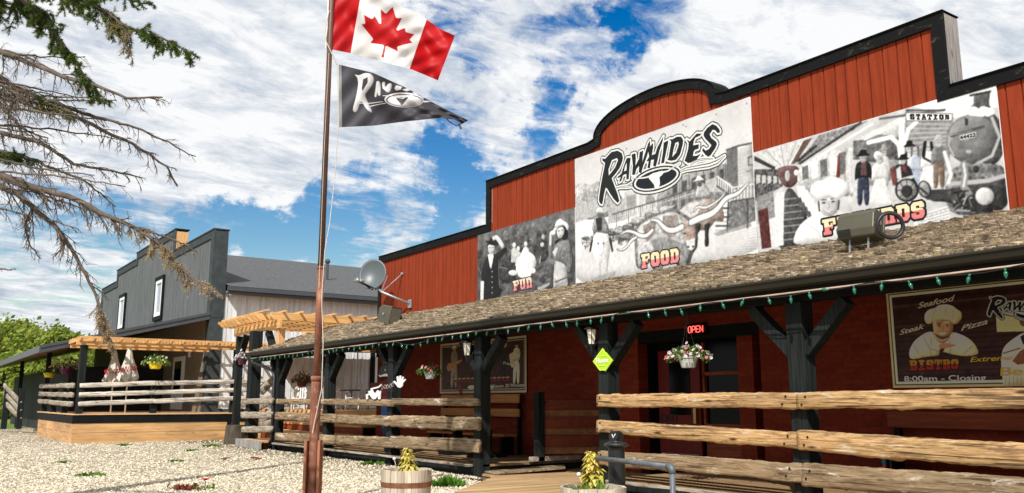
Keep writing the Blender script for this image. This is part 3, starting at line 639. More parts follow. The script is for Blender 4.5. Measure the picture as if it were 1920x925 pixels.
t = railing('three whitened log rails along the raised patio deck of the grey building', (DX, 7, 1.6), [
    ((DRX+.13, 4.95, z0), (DRX+.13, 7.4, z0+.11), .16, .09) for z0 in (1.92, 1.60, 1.30)] + [
    ((DRX+.13, 7.35, z0+.10), (DRX+.13, 11.5, z0+.25), .16, .09) for z0 in (1.92, 1.60, 1.30)] + [
    ((-41.2, DY-.08, z0+.10), (DRX+.1, DY-.08, z0), .17, .1) for z0 in (1.92, 1.60, 1.30)], [LOGGREYY]*6+[LOGGREY]*3)
for (x, y, z1) in ((DX-.1, 7.4, 1.98), (DX-.1, 10.2, 2.1), (-41.0, DY+.1, 2.0), (-38.3, DY+.1, 1.9), (-35.5, DY+.1, 1.9)):
    mb = MB(); mb.box(x-.1, x+.1, y-.1, y+.1, DZ-.04, z1); mb.build('post', BLACKPOST, t)
# stair rails at the far left, and their stringer
t = thing('stair_railing', (-46, 4.7, .6), 'three short sloping grey logs with black posts at the far left stairs', 'railing')
for k in range(3):
    a = pY(5+2*k, 727+17*k-12, 4.6) ; a = pX(8, 722+15*k, -48.5); b = pX(40, 757+15*k, -46.2)
    log_mb(tuple(a), tuple(b), .22, .12, 300+k).build('log_rail', LOGGREY, t, smooth=True)
for (px, X) in ((10, -48.2), (38, -46.3)):
    a = pX(px, 770, X); mb = MB(); mb.box(X-.12, X+.12, a[1]-.12, a[1]+.12, 0, 2.0); mb.build('post', BLACKPOST, t)
mb = MB(); a = pX(3, 815, -47); b = pX(68, 806, -44.6); mb.beam((a[0], a[1], .06), (b[0], b[1], .12), .3, .12); mb.build('lower_board', LOGGREY, t)

# ------------------------------------------------------------------ pergolas
def pergola_along(label):
    t = thing('pergola', (-33.5, 8, DZ), label, 'pergola')
    mb = MB(); mb.box(DX-.10, DX+.02, 4.75, 11.9, 3.29, 3.43); mb.box(DX-2.1, DX-1.98, 4.85, YG-.07, 3.29, 3.43); mb.build('beam', CEDARY, t, bevel=.01)
    y = 4.82; i = 0
    while y < 11.8:
        e = -35.4 if y < YG-.1 else -34.9
        mb = MB(); mb.prism([(e, 3.432), (DX+.30, 3.432), (DX+.42, 3.50), (DX+.42, 3.56), (e, 3.56)], lambda u, v, d: (u, y+d, v), .06)
        mb.build('rafter', CEDARX, t, bevel=.006); y += .42
    mb = MB(); [mb.box(x, x+.05, 4.8, 11.85, 3.562, 3.59) for x in (DX+.10, DX-.4, DX-.9, DX-1.4, DX-1.9)]; mb.build('slat', CEDARY, t)
    for y in (5.0, 10.25):
        mb = MB(); mb.box(DX-.16, DX+.06, y-.11, y+.11, DZ-.04, 3.29); mb.build('post', BLACKPOST, t, bevel=.01)
    return t
pergola_along('long low new cedar pergola running over the edge of the grey building deck')
t = thing('pergola', (-28, 12, 1), 'higher new cedar pergola on black posts between the grey and red buildings', 'pergola')
PX0, PX1, PY0, PZ = -30.2, -26.1, 9.35, 3.62
mb = MB(); mb.box(PX0-.1, PX1+.25, PY0, PY0+.09, PZ, PZ+.26); mb.build('front_beam', CEDARX, t, bevel=.01); mb = MB(); mb.box(PX0, PX1+.1, 17, 17.09, PZ, PZ+.26); mb.build('rear_beam', CEDARX, t, bevel=.01)
mb = MB(); mb.box(PX1-.04, PX1+.06, PY0-.2, 17.3, PZ+.262, PZ+.50); mb.build('side_beam', CEDARY, t, bevel=.01)
x = PX0
while x < PX1-.2:
    mb = MB(); mb.prism([(PY0-.60, PZ+.40), (PY0-.45, PZ+.265), (17.3, PZ+.265), (17.3, PZ+.47), (PY0-.60, PZ+.47)], lambda u, v, d: (x+d, u, v), .06)
    mb.build('rafter', CEDARY, t, bevel=.006); x += .42
mb = MB(); [mb.box(PX0-.3, PX1+.3, y, y+.06, PZ+.51, PZ+.56) for y in np.arange(PY0-.4, 17.3, .55)]; mb.build('slat', CEDARX, t)
for k in range(6):
    mb = MB(); mb.box(PX1-.02, PX1+.03, 10.2, 17.0, 2.9+k*.12, 2.98+k*.12)
    if k == 0: sl = MB()
    sl.box(PX1-.0, PX1+.03, 10.2, 17.0, 2.98+k*.11, 3.05+k*.11)
sl.build('side_slats', CEDARY, t)
mb = MB(); mb.box(-34.8, -24.2, 12.2, 17.2, 3.48, 3.54); mb.build('added_shade_panel', SOFFIT, t)  # panel added overhead to keep the sun off the grey side wall
for (x, y, m, z0) in ((PX0+.1, PY0+.05, BLACKPOST, 0), (PX1-.05, PY0+.05, CEDARZ, 0), (PX0+.1, 16.9, BLACKPOST, DZ), (PX1, 16.9, BLACKPOST, DZ)):
    mb = MB(); mb.box(x-.11, x+.11, y-.11+.12, y+.11+.12, z0, PZ); mb.build('post', m, t, bevel=.01)
for a, b in (((PX0+.2, PZ-.9), (PX0+1.0, PZ-.05)), ((PX1-.15, PZ-.9), (PX1-.95, PZ-.05))):
    mb = MB(); mb.beam((a[0], PY0+.1, a[1]), (b[0], PY0+.1, b[1]), .14, .2, up=(0, 1, 0)); mb.build('brace', BLACKPOST, t)
EPX = pY(474, 740, 9.2)[0]
mb = MB(); mb.box(EPX-.17, EPX+.17, 9.04, 9.38, 0, 3.62); tag(mb.build('gate_post', BLACKPOST, base=(EPX, 9.2, 0), bevel=.015), 'thick black timber post at the left end of the red porch roof', 'post')
# rear patio deck, its steps and low platform
t = thing('dining_deck', (-28, 14, 0), 'raised cedar deck behind the red porch carrying the white chairs', 'deck')
mb = MB(); planks(mb, -34.9, -23.9, 12.0, 19, 1.08, 'X', .16); mb.build('deck_floor', plain('rear_deck_boards', (.52, .31, .15), .7, .2, 0, .15, 3, .1, (1, 6, 1), attr=True), t)
mb = MB(); mb.box(-34.9, -23.9, 11.96, 12.0, .82, 1.10); mb.build('edge_board', CEDARX, t)
mb = MB(); mb.box(-34.9, -23.9, 12.01, 12.05, .0, .82); mb.build('skirt', REDBOARD, t)
mb = MB(); mb.box(-31, -23.9, 11.3, 11.9, .62, .68); mb.box(-31, -23.9, 10.7, 11.3, .36, .42); mb.build('step', CEDARX, t)
mb = MB(); mb.box(-31, -23.9, 11.32, 11.36, .0, .62); mb.box(-31, -23.9, 10.72, 10.76, .0, .36); mb.build('riser', REDBOARD, t)
mb = MB(); mb.box(-27.4, -25.3, 8.75, 10.4, .20, .25); t2 = mb.build('step_platform', FASCIAX, base=(-27.3, 9, .2)); tag(t2, 'low timber entry platform at the left end of the red porch', 'platform')
m2 = MB(); m2.box(-27.4, -25.2, 8.68, 8.748, .02, .26); m2.build('edge_board', GREYWEATHER, t2)

for xa in (-27.2, -25.7): m2 = MB(); m2.box(xa, xa+.25, 8.9, 9.1, 0, .2); m2.build('foot', REDBOARD, t2)
# leaning grey log rails of the stairs behind the platform
t = thing('stair_railing', (-27.5, 10.4, 1), 'pale grey logs sloping up the steps behind the black end post', 'railing')
for k, (a, b) in enumerate((((490, 735), (524, 700)), ((484, 765), (524, 738)), ((484, 790), (524, 765)), ((488, 800), (520, 790)))):
    log_mb(tuple(pY(*a, 10.3)), tuple(pY(*b, 10.9)), .26, .14, 400+k).build('log_rail', LOGGREY, t, smooth=True)
# ------------------------------------------------------------------ printed panels: drawn shape by shape on a grid of small faces
def lin(c):
    c = np.asarray(c, float); c = np.repeat(c, 3) if c.ndim == 0 or c.size == 1 else c
    c = c/255.0; return np.where(c <= .04045, c/12.92, ((c+.055)/1.055)**2.4)
def fbm(ny, nx, cell, seed, octv=4):
    r = np.random.default_rng(seed); out = np.zeros((ny, nx)); amp = 1; tot = 0
    for o in range(octv):
        c = max(cell/2**o, 1.2); gy, gx = int(ny/c)+3, int(nx/c)+3; g = r.standard_normal((gy, gx))
        yy = np.arange(ny)/c; xx = np.arange(nx)/c; iy = yy.astype(int); ix = xx.astype(int); fy = (yy-iy)[:, None]; fx = (xx-ix)[None]
        fy = fy*fy*(3-2*fy); fx = fx*fx*(3-2*fx)
        v = (g[np.ix_(iy, ix)]*(1-fx) + g[np.ix_(iy, ix+1)]*fx)*(1-fy) + (g[np.ix_(iy+1, ix)]*(1-fx) + g[np.ix_(iy+1, ix+1)]*fx)*fy
        out += v*amp; tot += amp*amp; amp *= .55
    return out/math.sqrt(tot)
def chaikin(P, closed, it=2):
    P = [np.array(p, float) for p in P]
    for _ in range(it):
        Q = []; n = len(P)
        for i in range(n if closed else n-1):
            a, b = P[i], P[(i+1) % n]; Q += [a*.78+b*.22, a*.22+b*.78]
        P = Q if closed else [P[0]]+Q[1:-1]+[P[-1]]
    return [tuple(p) for p in P]
class Canvas:                                                   # world plane (x to the right, z up) sampled at res metres
    def __init__(s, x0, x1, z0, z1, res, fn, ss=2):
        s.x0, s.z1, s.res, s.ss = x0, z1, res/ss, ss
        s.nx = int(round((x1-x0)/res))*ss; s.ny = int(round((z1-z0)/res))*ss
        s.fn = fn; s.rgb = np.zeros((s.ny, s.nx, 3)); s.a = np.zeros((s.ny, s.nx)); s.T = None
    def g(s, pts):                                              # reference coordinates -> grid columns, rows
        out = []
        for p in pts:
            q = s.fn(*p); out.append(((q[0]-s.x0)/s.res, (s.z1-q[1])/s.res))
        return np.array(out)
    def mask(s, pts):
        P = s.g(pts); m = np.zeros((s.ny, s.nx), bool)
        c0, c1 = int(max(0, P[:, 0].min()-1)), int(min(s.nx, P[:, 0].max()+2)); r0, r1 = int(max(0, P[:, 1].min()-1)), int(min(s.ny, P[:, 1].max()+2))
        if c1 <= c0 or r1 <= r0: return m
        X = np.arange(c0, c1)[None]+.5; Y = np.arange(r0, r1)[:, None]+.5; ins = np.zeros((r1-r0, c1-c0), bool)
        for (xa, ya), (xb, yb_) in zip(P, np.roll(P, -1, 0)):
            if ya == yb_: continue
            ins ^= ((ya > Y) != (yb_ > Y)) & (X < (xb-xa)*(Y-ya)/(yb_-ya)+xa)
        m[r0:r1, c0:c1] = ins; return m
    def smask(s, pts, w):                                       # stroke mask, w in metres (number or per point)
        P = s.g(pts); m = np.zeros((s.ny, s.nx), bool); W = (np.full(len(P), w, float) if not hasattr(w, '__len__') else np.array(w, float))/s.res/2
        for (a, b, wa, wb) in zip(P[:-1], P[1:], W[:-1], W[1:]):
            k = max(wa, wb)+1; c0, c1 = int(max(0, min(a[0], b[0])-k)), int(min(s.nx, max(a[0], b[0])+k+1)); r0, r1 = int(max(0, min(a[1], b[1])-k)), int(min(s.ny, max(a[1], b[1])+k+1))
            if c1 <= c0 or r1 <= r0: continue
            X = np.arange(c0, c1)[None]+.5; Y = np.arange(r0, r1)[:, None]+.5; d = b-a; L2 = max(d@d, 1e-9)
            t = np.clip(((X-a[0])*d[0]+(Y-a[1])*d[1])/L2, 0, 1); dd = np.hypot(X-a[0]-t*d[0], Y-a[1]-t*d[1])
            m[r0:r1, c0:c1] |= dd <= wa+(wb-wa)*t
        return m
    def put(s, m, col, nz=0, cell=10, seed=1, a=1.0):
        c = np.zeros((s.ny, s.nx, 3))
        c[:] = np.array([col]*3 if not hasattr(col, '__len__') else col, float)
        if nz: c += (fbm(s.ny, s.nx, cell, seed)*nz)[..., None]
        s.rgb[m] = s.rgb[m]*(1-a) + np.clip(c[m], 4, 252)*a; s.a[m] = 1
    def poly(s, pts, col, nz=0, cell=10, seed=1, a=1.0):
        m = s.mask(chaikin(pts, True) if len(pts) > 5 else pts); s.put(m, col, nz, cell, seed, a)
        if len(pts) > 5 and m.any():                            # soft modelling of the printed figure
            rr, cc = np.nonzero(m); h, w = rr.max()-rr.min()+1, cc.max()-cc.min()+1; r = int(max(1, min(h, w)*.11)); p = 3*r
            r0, r1, c0, c1 = max(0, rr.min()-p), min(s.ny, rr.max()+p+1), max(0, cc.min()-p), min(s.nx, cc.max()+p+1); B = m[r0:r1, c0:c1].astype(float)
            for _ in range(2):
                for ax in (0, 1): B = sum(np.roll(B, k, ax) for k in range(-r, r+1))/(2*r+1)
            G = np.roll(np.roll(B, -r, 0), -r, 1) - np.roll(np.roll(B, r, 0), r, 1)
            sub_ = s.rgb[r0:r1, c0:c1]; mm = m[r0:r1, c0:c1]; base = sub_[mm].mean(-1, keepdims=True)
            sub_[mm] = np.clip(sub_[mm] + G[mm][:, None]*(10+.22*np.minimum(base, 190)) - ((1-B[mm])**1.5)[:, None]*(.30*base), 4, 252)
    def line(s, pts, w, col, a=1.0):
        if len(pts) > 3 and hasattr(w, '__len__'):
            q = chaikin([tuple(p)+(x,) for p, x in zip(pts, w)], False); pts = [p[:2] for p in q]; w = [p[2] for p in q]
        s.put(s.smask(pts, w), col, a=a)
    def soften(s, k=2):
        for ax in (0, 1):
            acc = s.rgb*2
            for d in range(1, k+1): acc = acc + np.roll(s.rgb, d, ax) + np.roll(s.rgb, -d, ax)
            s.rgb = acc/(2+2*k)
        s.rgb = 196 + (s.rgb-196)*1.12
        s.rgb = np.clip(s.rgb + (fbm(s.ny, s.nx, 3.2, 77, 2)*7 + fbm(s.ny, s.nx, 14, 78, 3)*8)[..., None]*np.clip(1.25-s.rgb.mean(2, keepdims=True)/235, .12, 1), 3, 252)
    def ell(s, cx, cy, rx, ry, col, rot=0, **k):
        c_, s_ = math.cos(R(rot)), math.sin(R(rot))
        s.poly([(cx+rx*math.cos(t)*c_-ry*math.sin(t)*s_, cy+rx*math.cos(t)*s_+ry*math.sin(t)*c_) for t in np.linspace(0, 2*math.pi, 28, endpoint=False)], col, **k)
    def grow(s, m, r):
        r = r/s.res; out = m.copy(); k = int(math.ceil(r))
        for dy in range(-k, k+1):
            for dx in range(-k, k+1):
                if dx*dx+dy*dy <= r*r and (dx or dy):
                    y0, y1, x0, x1 = max(0, dy), s.ny+min(0, dy), max(0, dx), s.nx+min(0, dx)
                    out[y0:y1, x0:x1] |= m[y0-dy:y1-dy, x0-dx:x1-dx]
        return out
    def cells(s):
        k = s.ss; A = s.a.reshape(s.ny//k, k, s.nx//k, k).mean((1, 3)); w = s.a[..., None]
        C = (lin_arr(s.rgb)*w).reshape(s.ny//k, k, s.nx//k, k, 3).sum((1, 3))/np.maximum(w.reshape(s.ny//k, k, s.nx//k, k, 1).sum((1, 3)), 1e-6)
        return A, C
    def mesh(s, name, mat, parent, put3, gain=1.0, flip=False):  # put3(u, v) metres -> 3-D
        A, C = s.cells(); ny, nx = A.shape; res = s.res*s.ss
        rr, cc = np.nonzero(A > .45); n = len(rr)
        vid = -np.ones((ny+1, nx+1), int); need = np.zeros((ny+1, nx+1), bool)
        for dy in (0, 1):
            for dx in (0, 1): need[rr+dy, cc+dx] = True
        yy, xx = np.nonzero(need); vid[yy, xx] = np.arange(len(yy))
        V = put3(s.x0+xx*res, s.z1-yy*res)
        org = np.array(ORG.get(parent.name, Vector((0, 0, 0)))); V = V - org
        q = np.stack([vid[rr+1, cc], vid[rr+1, cc+1], vid[rr, cc+1], vid[rr, cc]], 1)
        if flip: q = q[:, ::-1]
        me = bpy.data.meshes.new(name); me.vertices.add(len(V)); me.vertices.foreach_set('co', V.astype(np.float32).ravel())
        me.loops.add(4*n); me.loops.foreach_set('vertex_index', q.astype(np.int32).ravel()); me.polygons.add(n)
        me.polygons.foreach_set('loop_start', np.arange(0, 4*n, 4, dtype=np.int32)); me.polygons.foreach_set('loop_total', np.full(n, 4, np.int32))
        me.update(calc_edges=True); me.materials.append(mat)
        at = me.color_attributes.new('col', 'FLOAT_COLOR', 'CORNER'); c4 = np.ones((n, 4, 4), np.float32); c4[:, :, :3] = np.clip(C[rr, cc]*gain, 0, .85)[:, None]
        at.data.foreach_set('color', c4.ravel())
        o = bpy.data.objects.new(name, me); COL.objects.link(o); o.parent = parent; ORG[o.name] = Vector(org); return o
def lin_arr(c):
    c = np.clip(c/255.0, 0, 1); return np.where(c <= .04045, c/12.92, ((c+.055)/1.055)**2.4)
def on_wall(Y): return lambda u, v: np.stack([u, np.full(np.shape(u), Y, float), v], -1)
YS = YW-.035
def zoomfn(ox, oy, s, Y=YS):
    def fn(x, y): p = pY(ox+x/s, oy+y/s, Y); return (p[0], p[2])
    return fn
# heavy slab letters in a unit box
def rects(ch):
    r = lambda a, b, c, d: [(a, b), (c, b), (c, d), (a, d)]
    o = [(.18, 0), (.82, 0), (1, .18), (1, .82), (.82, 1), (.18, 1), (0, .82), (0, .18)]; h = [(.40, .26), (.60, .26), (.60, .74), (.40, .74)]
    return {'F': ([r(.12, 0, .48, 1), r(0, 0, .6, .2), r(0, .8, 1, 1), r(.8, .58, 1, 1), r(.12, .42, .74, .6), r(.62, .34, .76, .68)], []),
            'O': ([o], [h]), 'D': ([[(.0, 0), (.8, 0), (1, .2), (1, .8), (.8, 1), (0, 1), (0, .8), (.08, .8), (.08, .2), (0, .2)]], [[(.42, .24), (.62, .24), (.62, .76), (.42, .76)]]),
            'U': ([r(.08, .12, .42, 1), r(.6, .12, .94, 1), [(.2, 0), (.8, 0), (.94, .2), (.08, .2)], r(0, .82, .5, 1), r(.52, .82, 1, 1)], []),
            'n': ([r(.08, 0, .40, 1), r(.62, 0, .94, .86), [(.0, .78), (.9, .72), (.94, .82), (.76, 1), (0, 1)], r(0, 0, .48, .2), r(.54, 0, 1, .2)], []),
            'R': ([r(.10, 0, .44, 1), [(.0, 1), (.8, 1), (.98, .84), (.98, .58), (.8, .44), (.3, .44), (.3, .8), (0, .8)], [(.5, .46), (.84, .46), (1, .18), (1, 0), (.62, 0), (.62, .2)], r(0, 0, .54, .2)], [r(.44, .58, .6, .82)]),
            'I': ([r(.28, 0, .72, 1), r(.08, 0, .92, .2), r(.08, .8, .92, 1)], []),
            'E': ([r(.10, 0, .46, 1), r(0, 0, 1, .2), r(0, .8, 1, 1), r(.1, .42, .76, .6), r(.82, 0, 1, .38), r(.82, .62, 1, 1)], []),
            'B': ([[(0, 0), (.82, 0), (1, .15), (1, .42), (.9, .52), (.98, .62), (.98, .86), (.82, 1), (0, 1), (0, .8), (.1, .8), (.1, .2), (0, .2)]], [r(.44, .2, .6, .4), r(.44, .6, .6, .8)]),
            'T': ([r(.32, 0, .68, 1), r(0, .78, 1, 1), r(0, .56, .16, 1), r(.84, .56, 1, 1), r(.18, 0, .82, .2)], []),
            'S': ([[(.2, 1), (.85, 1), (1, .84), (1, .64), (.64, .64), (.64, .76), (.38, .76), (.38, .64), (.85, .58), (1, .44), (1, .16), (.84, 0), (.18, 0), (0, .16), (0, .36), (.36, .36), (.36, .24), (.62, .24), (.62, .36), (.16, .42), (0, .56), (0, .84)]], []),
            'A': ([[(0, 0), (.42, 0), (.42, .18), (.34, .18), (.38, .32), (.62, .32), (.66, .18), (.58, .18), (.58, 0), (1, 0), (1, .18), (.92, .18), (.7, 1), (.3, 1), (.08, .18), (0, .18)]], [[(.42, .48), (.58, .48), (.5, .8)]]),
            'N': ([r(.08, 0, .36, 1), r(.66, 0, .92, 1), [(.08, 1), (.4, 1), (.92, .05), (.7, 0), (.08, .9)], r(0, 0, .46, .18), r(.54, .82, 1, 1), r(0, .82, .3, 1)], [])}[ch]
def slab_word(cv, word, TL, TR, BR, BL, top, bot, edge, r1, pitch=.88):
    n = len(word); M = np.zeros((cv.ny, cv.nx), bool); tt = np.zeros((cv.ny, cv.nx))
    TL, TR, BR, BL = map(np.array, (TL, TR, BR, BL))
    for i, ch in enumerate(word):
        add, sub = rects(ch)
        def bil(u, v): u = (i+(1-pitch)/2+u*pitch)/n; return tuple((BL*(1-u)+BR*u)*(1-v)+(TL*(1-u)+TR*u)*v)
        m = np.zeros_like(M)
        for p in add: m |= cv.mask([bil(*q) for q in p])
        for p in sub: m &= ~cv.mask([bil(*q) for q in p])
        M |= m
        tm = cv.mask([bil(*q) for q in ((-.1, .5), (1.1, .5), (1.1, 1.2), (-.1, 1.2))]); tt[tm] = 1
    if r1: cv.put(cv.grow(M, r1), edge)
    cv.put(M & (tt < .5), bot); cv.put(M & (tt > .5), top)
def logo(cv, T, black=(16, 24, 24), white=(238, 238, 236), shade=(70, 76, 76), r=(.028, .045), oval=True, word=True, dark_bg=False):
    ad = [[(150, 395), (178, 402), (240, 335), (300, 322), (340, 345), (352, 390), (345, 430), (320, 490), (280, 545), (243, 590), (262, 640), (300, 740), (318, 810), (300, 828), (262, 790), (225, 735), (200, 690), (185, 680), (170, 740), (160, 800), (152, 842), (130, 832), (118, 800), (125, 740), (140, 640), (155, 560), (170, 490), (178, 440), (152, 420)],
          [(388, 392), (427, 392), (417, 470), (407, 600), (383, 602), (384, 548), (352, 560), (336, 615), (313, 627), (328, 575), (303, 592), (298, 575), (335, 545), (355, 480)],
          [(433, 360), (472, 348), (476, 400), (472, 465), (505, 400), (512, 335), (547, 322), (538, 430), (590, 262), (612, 222), (613, 270), (582, 380), (548, 470), (527, 542), (503, 532), (506, 470), (482, 500), (467, 557), (438, 557), (446, 470)],
          [(590, 305), (643, 245), (642, 300), (630, 366), (663, 352), (682, 290), (742, 180), (732, 240), (702, 330), (684, 420), (668, 478), (640, 470), (650, 408), (622, 415), (612, 492), (586, 492), (598, 425), (575, 428), (603, 380)],
          [(743, 245), (787, 222), (787, 250), (767, 340), (748, 442), (718, 447), (735, 340)],
          [(798, 210), (826, 213), (870, 188), (912, 188), (933, 220), (927, 270), (902, 360), (862, 412), (815, 422), (776, 412), (790, 390), (802, 320), (815, 240)],
          [(962, 212), (994, 233), (1060, 158), (1112, 158), (1090, 182), (1048, 200), (1034, 235), (1028, 272), (1084, 260), (1080, 304), (1046, 316), (1034, 332), (1026, 374), (1055, 372), (1104, 352), (1062, 408), (1010, 438), (978, 444), (944, 420), (958, 380), (980, 300), (984, 250)],
          [(1213, 66), (1252, 82), (1282, 120), (1288, 148), (1262, 154), (1240, 128), (1215, 122), (1187, 168), (1203, 200), (1248, 235), (1258, 260), (1242, 300), (1196, 368), (1174, 384), (1147, 366), (1112, 322), (1124, 296), (1148, 322), (1180, 305), (1203, 270), (1148, 212), (1127, 180), (1130, 148), (1163, 103)]]
    sb = [[(245, 415), (293, 395), (303, 415), (275, 485), (215, 562), (214, 500)], [(388, 440), (384, 512), (362, 522), (372, 472)], [(856, 250), (884, 238), (889, 262), (864, 340), (826, 384), (838, 318)]]
    f = lambda P: [T(*p) for p in P]
    M = np.zeros((cv.ny, cv.nx), bool)
    for p in ad: M |= cv.mask(f(p))
    for p in sb: M &= ~cv.mask(f(p))
    th = np.linspace(0, 2*math.pi, 40, endpoint=False); c_, s_ = math.cos(R(-17)), math.sin(R(-17))
    E = lambda rx, ry: cv.mask(f([(672+rx*math.cos(t)*c_-ry*math.sin(t)*s_, 594+rx*math.cos(t)*s_+ry*math.sin(t)*c_) for t in th]))
    sw = [([(265, 690), (330, 672), (400, 668), (480, 655)], (.005, .02, .035, .02)), ([(860, 545), (960, 500), (1080, 478), (1180, 462), (1260, 432), (1328, 378)], (.02, .05, .06, .07, .07, .02)), ([(1000, 462), (1060, 420), (1120, 405), (1220, 402)], (.008, .03, .035, .01)), ([(380, 668), (450, 630), (520, 600)], (.005, .02, .01))]
    out = [cv.smask(f(p), [q*r[2] if len(r) > 2 else q for q in w]) for p, w in sw]
    sk = cv.mask(f([(596, 566), (640, 540), (735, 515), (738, 545), (702, 580), (708, 640), (690, 690), (660, 692), (650, 650), (622, 615), (600, 590)]))
    sk |= cv.smask(f([(610, 572), (560, 583), (505, 590), (440, 588)]), [.035, .03, .02, .006]) | cv.smask(f([(722, 535), (790, 515), (840, 480), (900, 446)]), [.035, .03, .02, .006])
    S1 = E(240, 112); S2 = E(222, 96); S3 = E(205, 82)
    allm = M | S1 | sk
    for o in out: allm |= o
    if not dark_bg:
        sh = cv.grow(allm, r[1]); cv.put(sh, shade); cv.put(cv.grow(allm, r[0]), white)
    cv.put(M, black)
    for o in out: cv.put(cv.grow(o, .006), black if not dark_bg else black); 
    for o, (p, w) in zip(out, sw):
        if not dark_bg: cv.put(cv.smask(f(p), [q*.55 for q in w]), white)
    cv.put(S1, black); cv.put(S2, white); cv.put(S3, (14, 22, 30) if not dark_bg else (60, 60, 64))
    cv.put(cv.grow(sk, .008), black if not dark_bg else (60, 60, 64)); cv.put(sk, white)

def board(parent, x0, x1, z0, z1, Y, mat, name='panel', t=.02):
    mb = MB(); mb.box(x0, x1, Y+.003, Y+.003+t, z0, z1); return mb.build(name, mat, parent)

# ---- left mural: campfire, cowboy and cowgirl
mur = thing('mural_panel', (-16.1, YS, 4.6), 'grey mural of a cowboy and a cowgirl by a campfire reading FUN', 'mural')
x0, x1, z0, z1 = -18.06, -14.17, 3.80, 5.54
board(mur, x0, x1, z0, z1, YS, WHITE)
cv = Canvas(x0, x1, z0, z1, .0125, zoomfn(880, 380, 4.627)); full = np.ones((cv.ny, cv.nx), bool)
cv.put(full, 92, 22, 26, 3)
cv.poly([(60, 290), (930, 40), (930, 200), (500, 260), (60, 420)], 116, 14, 18, 5)
for i in range(46):
    cx, cy = random.uniform(260, 720), random.uniform(220, 470); cv.ell(cx, cy, random.uniform(12, 34), random.uniform(10, 26), random.uniform(70, 150), random.uniform(0, 90), nz=14, cell=5, seed=i, a=.6)
for i in range(60):
    cx, cy = random.uniform(250, 740), random.uniform(560, 830); cv.ell(cx, cy, random.uniform(14, 40), random.uniform(10, 24), random.uniform(50, 140), random.uniform(-40, 40), nz=10, cell=5, seed=i, a=.7)
cv.ell(330, 590, 85, 110, 60, nz=14, cell=6, a=.8); cv.line([(255, 560), (330, 575)], .02, 150)
for cx, cy in ((390, 370), (425, 400), (490, 360), (640, 300)):
    cv.poly([(cx-28, cy+150), (cx-26, cy+40), (cx, cy+15), (cx+28, cy+45), (cx+30, cy+150)], 205 if cx < 600 else 66, 20, 6, cx); cv.ell(cx, cy, 15, 22, 225 if cx < 600 else 190)
cv.poly([(600, 500), (610, 360), (640, 330), (680, 360), (690, 470), (640, 520)], 72, 15, 6, 2); cv.ell(632, 365, 17, 20, 210); cv.line([(618, 470), (610, 520)], .03, 200)
cv.poly([(400, 590), (410, 520), (440, 480), (455, 420), (490, 380), (520, 430), (560, 450), (585, 520), (560, 590), (525, 640), (440, 650)], 240, 14, 6, 8)
for k in range(9): cv.ell(random.uniform(410, 570), random.uniform(450, 610), random.uniform(8, 30), random.uniform(10, 34), 252, 20)
cv.ell(380, 610, 40, 25, 225); cv.ell(480, 620, 60, 40, 246)
for k in range(5): cv.line([(330+k*50, 700-k*10), (420+k*45, 660+k*12)], .05, 70+12*k)
cv.poly([(590, 740), (700, 690), (690, 720), (600, 770)], 180, 10, 5, 3)
# cowboy
cv.poly([(95, 850), (100, 600), (125, 520), (150, 480), (160, 450), (195, 470), (240, 435), (322, 385), (334, 415), (262, 492), (256, 580), (262, 740), (285, 760), (262, 830), (200, 845)], 30, 6, 7, 3)
cv.poly([(158, 450), (205, 440), (210, 470), (190, 575), (178, 560)], 232, 6, 8, 2); cv.poly([(160, 365), (215, 360), (222, 400), (205, 440), (185, 455), (165, 430)], 214, 10, 6, 4)
cv.ell(178, 392, 8, 3, 90); cv.ell(205, 390, 8, 3, 90); cv.line([(182, 428), (202, 425)], .012, 110); cv.line([(192, 392), (196, 412)], .01, 150)
cv.poly([(140, 385), (165, 350), (180, 305), (230, 290), (262, 330), (250, 370), (215, 375), (160, 360)], 38, 8, 6, 6); cv.ell(190, 352, 50, 12, 26, 20)
cv.poly([(205, 305), (235, 278), (270, 310), (312, 385), (280, 405), (240, 330)], 226, 8, 8, 2); cv.poly([(195, 300), (228, 282), (232, 320), (205, 330)], 216, 8, 4, 2)
cv.poly([(98, 680), (128, 682), (122, 850), (96, 850)], 230, 8, 7, 3); cv.line([(256, 500), (252, 600), (262, 740)], .012, 205); cv.line([(110, 540), (100, 680)], .008, 190)
for k in range(5): cv.ell(198, 600+k*46, 5, 7, 190)
# cowgirl
cv.poly([(735, 850), (728, 640), (745, 520), (830, 520), (850, 620), (858, 850)], 196, 12, 9, 4)
cv.poly([(730, 740), (735, 640), (800, 690), (856, 640), (858, 850), (735, 850)], 170, 16, 5, 9)
cv.poly([(735, 520), (725, 420), (760, 350), (830, 320), (875, 330), (900, 480), (905, 560), (870, 610), (835, 590), (850, 480), (840, 540), (790, 520)], 130, 16, 8, 5)
cv.poly([(720, 430), (755, 385), (770, 400), (740, 470)], 214, 6, 5, 1); cv.poly([(735, 500), (800, 520), (815, 600), (790, 680), (742, 640)], 206, 8, 9, 2)
cv.line([(705, 290), (700, 400), (695, 500), (735, 520)], .10, 132); cv.line([(704, 270), (702, 360)], .08, 216)
cv.poly([(770, 215), (835, 195), (855, 250), (855, 310), (820, 330), (800, 310), (775, 335), (745, 370), (745, 330), (790, 315)], 28, 8, 6, 2)
cv.poly([(755, 240), (800, 205), (825, 225), (822, 275), (795, 315), (768, 305)], 216, 8, 6, 3); cv.ell(775, 246, 8, 4, 80); cv.ell(808, 240, 8, 4, 80); cv.line([(782, 292), (806, 286)], .016, 120)
cv.poly([(700, 262), (740, 225), (750, 165), (790, 135), (815, 160), (850, 175), (866, 215), (850, 250), (830, 200), (780, 205), (750, 250), (712, 282)], 242, 6, 9, 4)
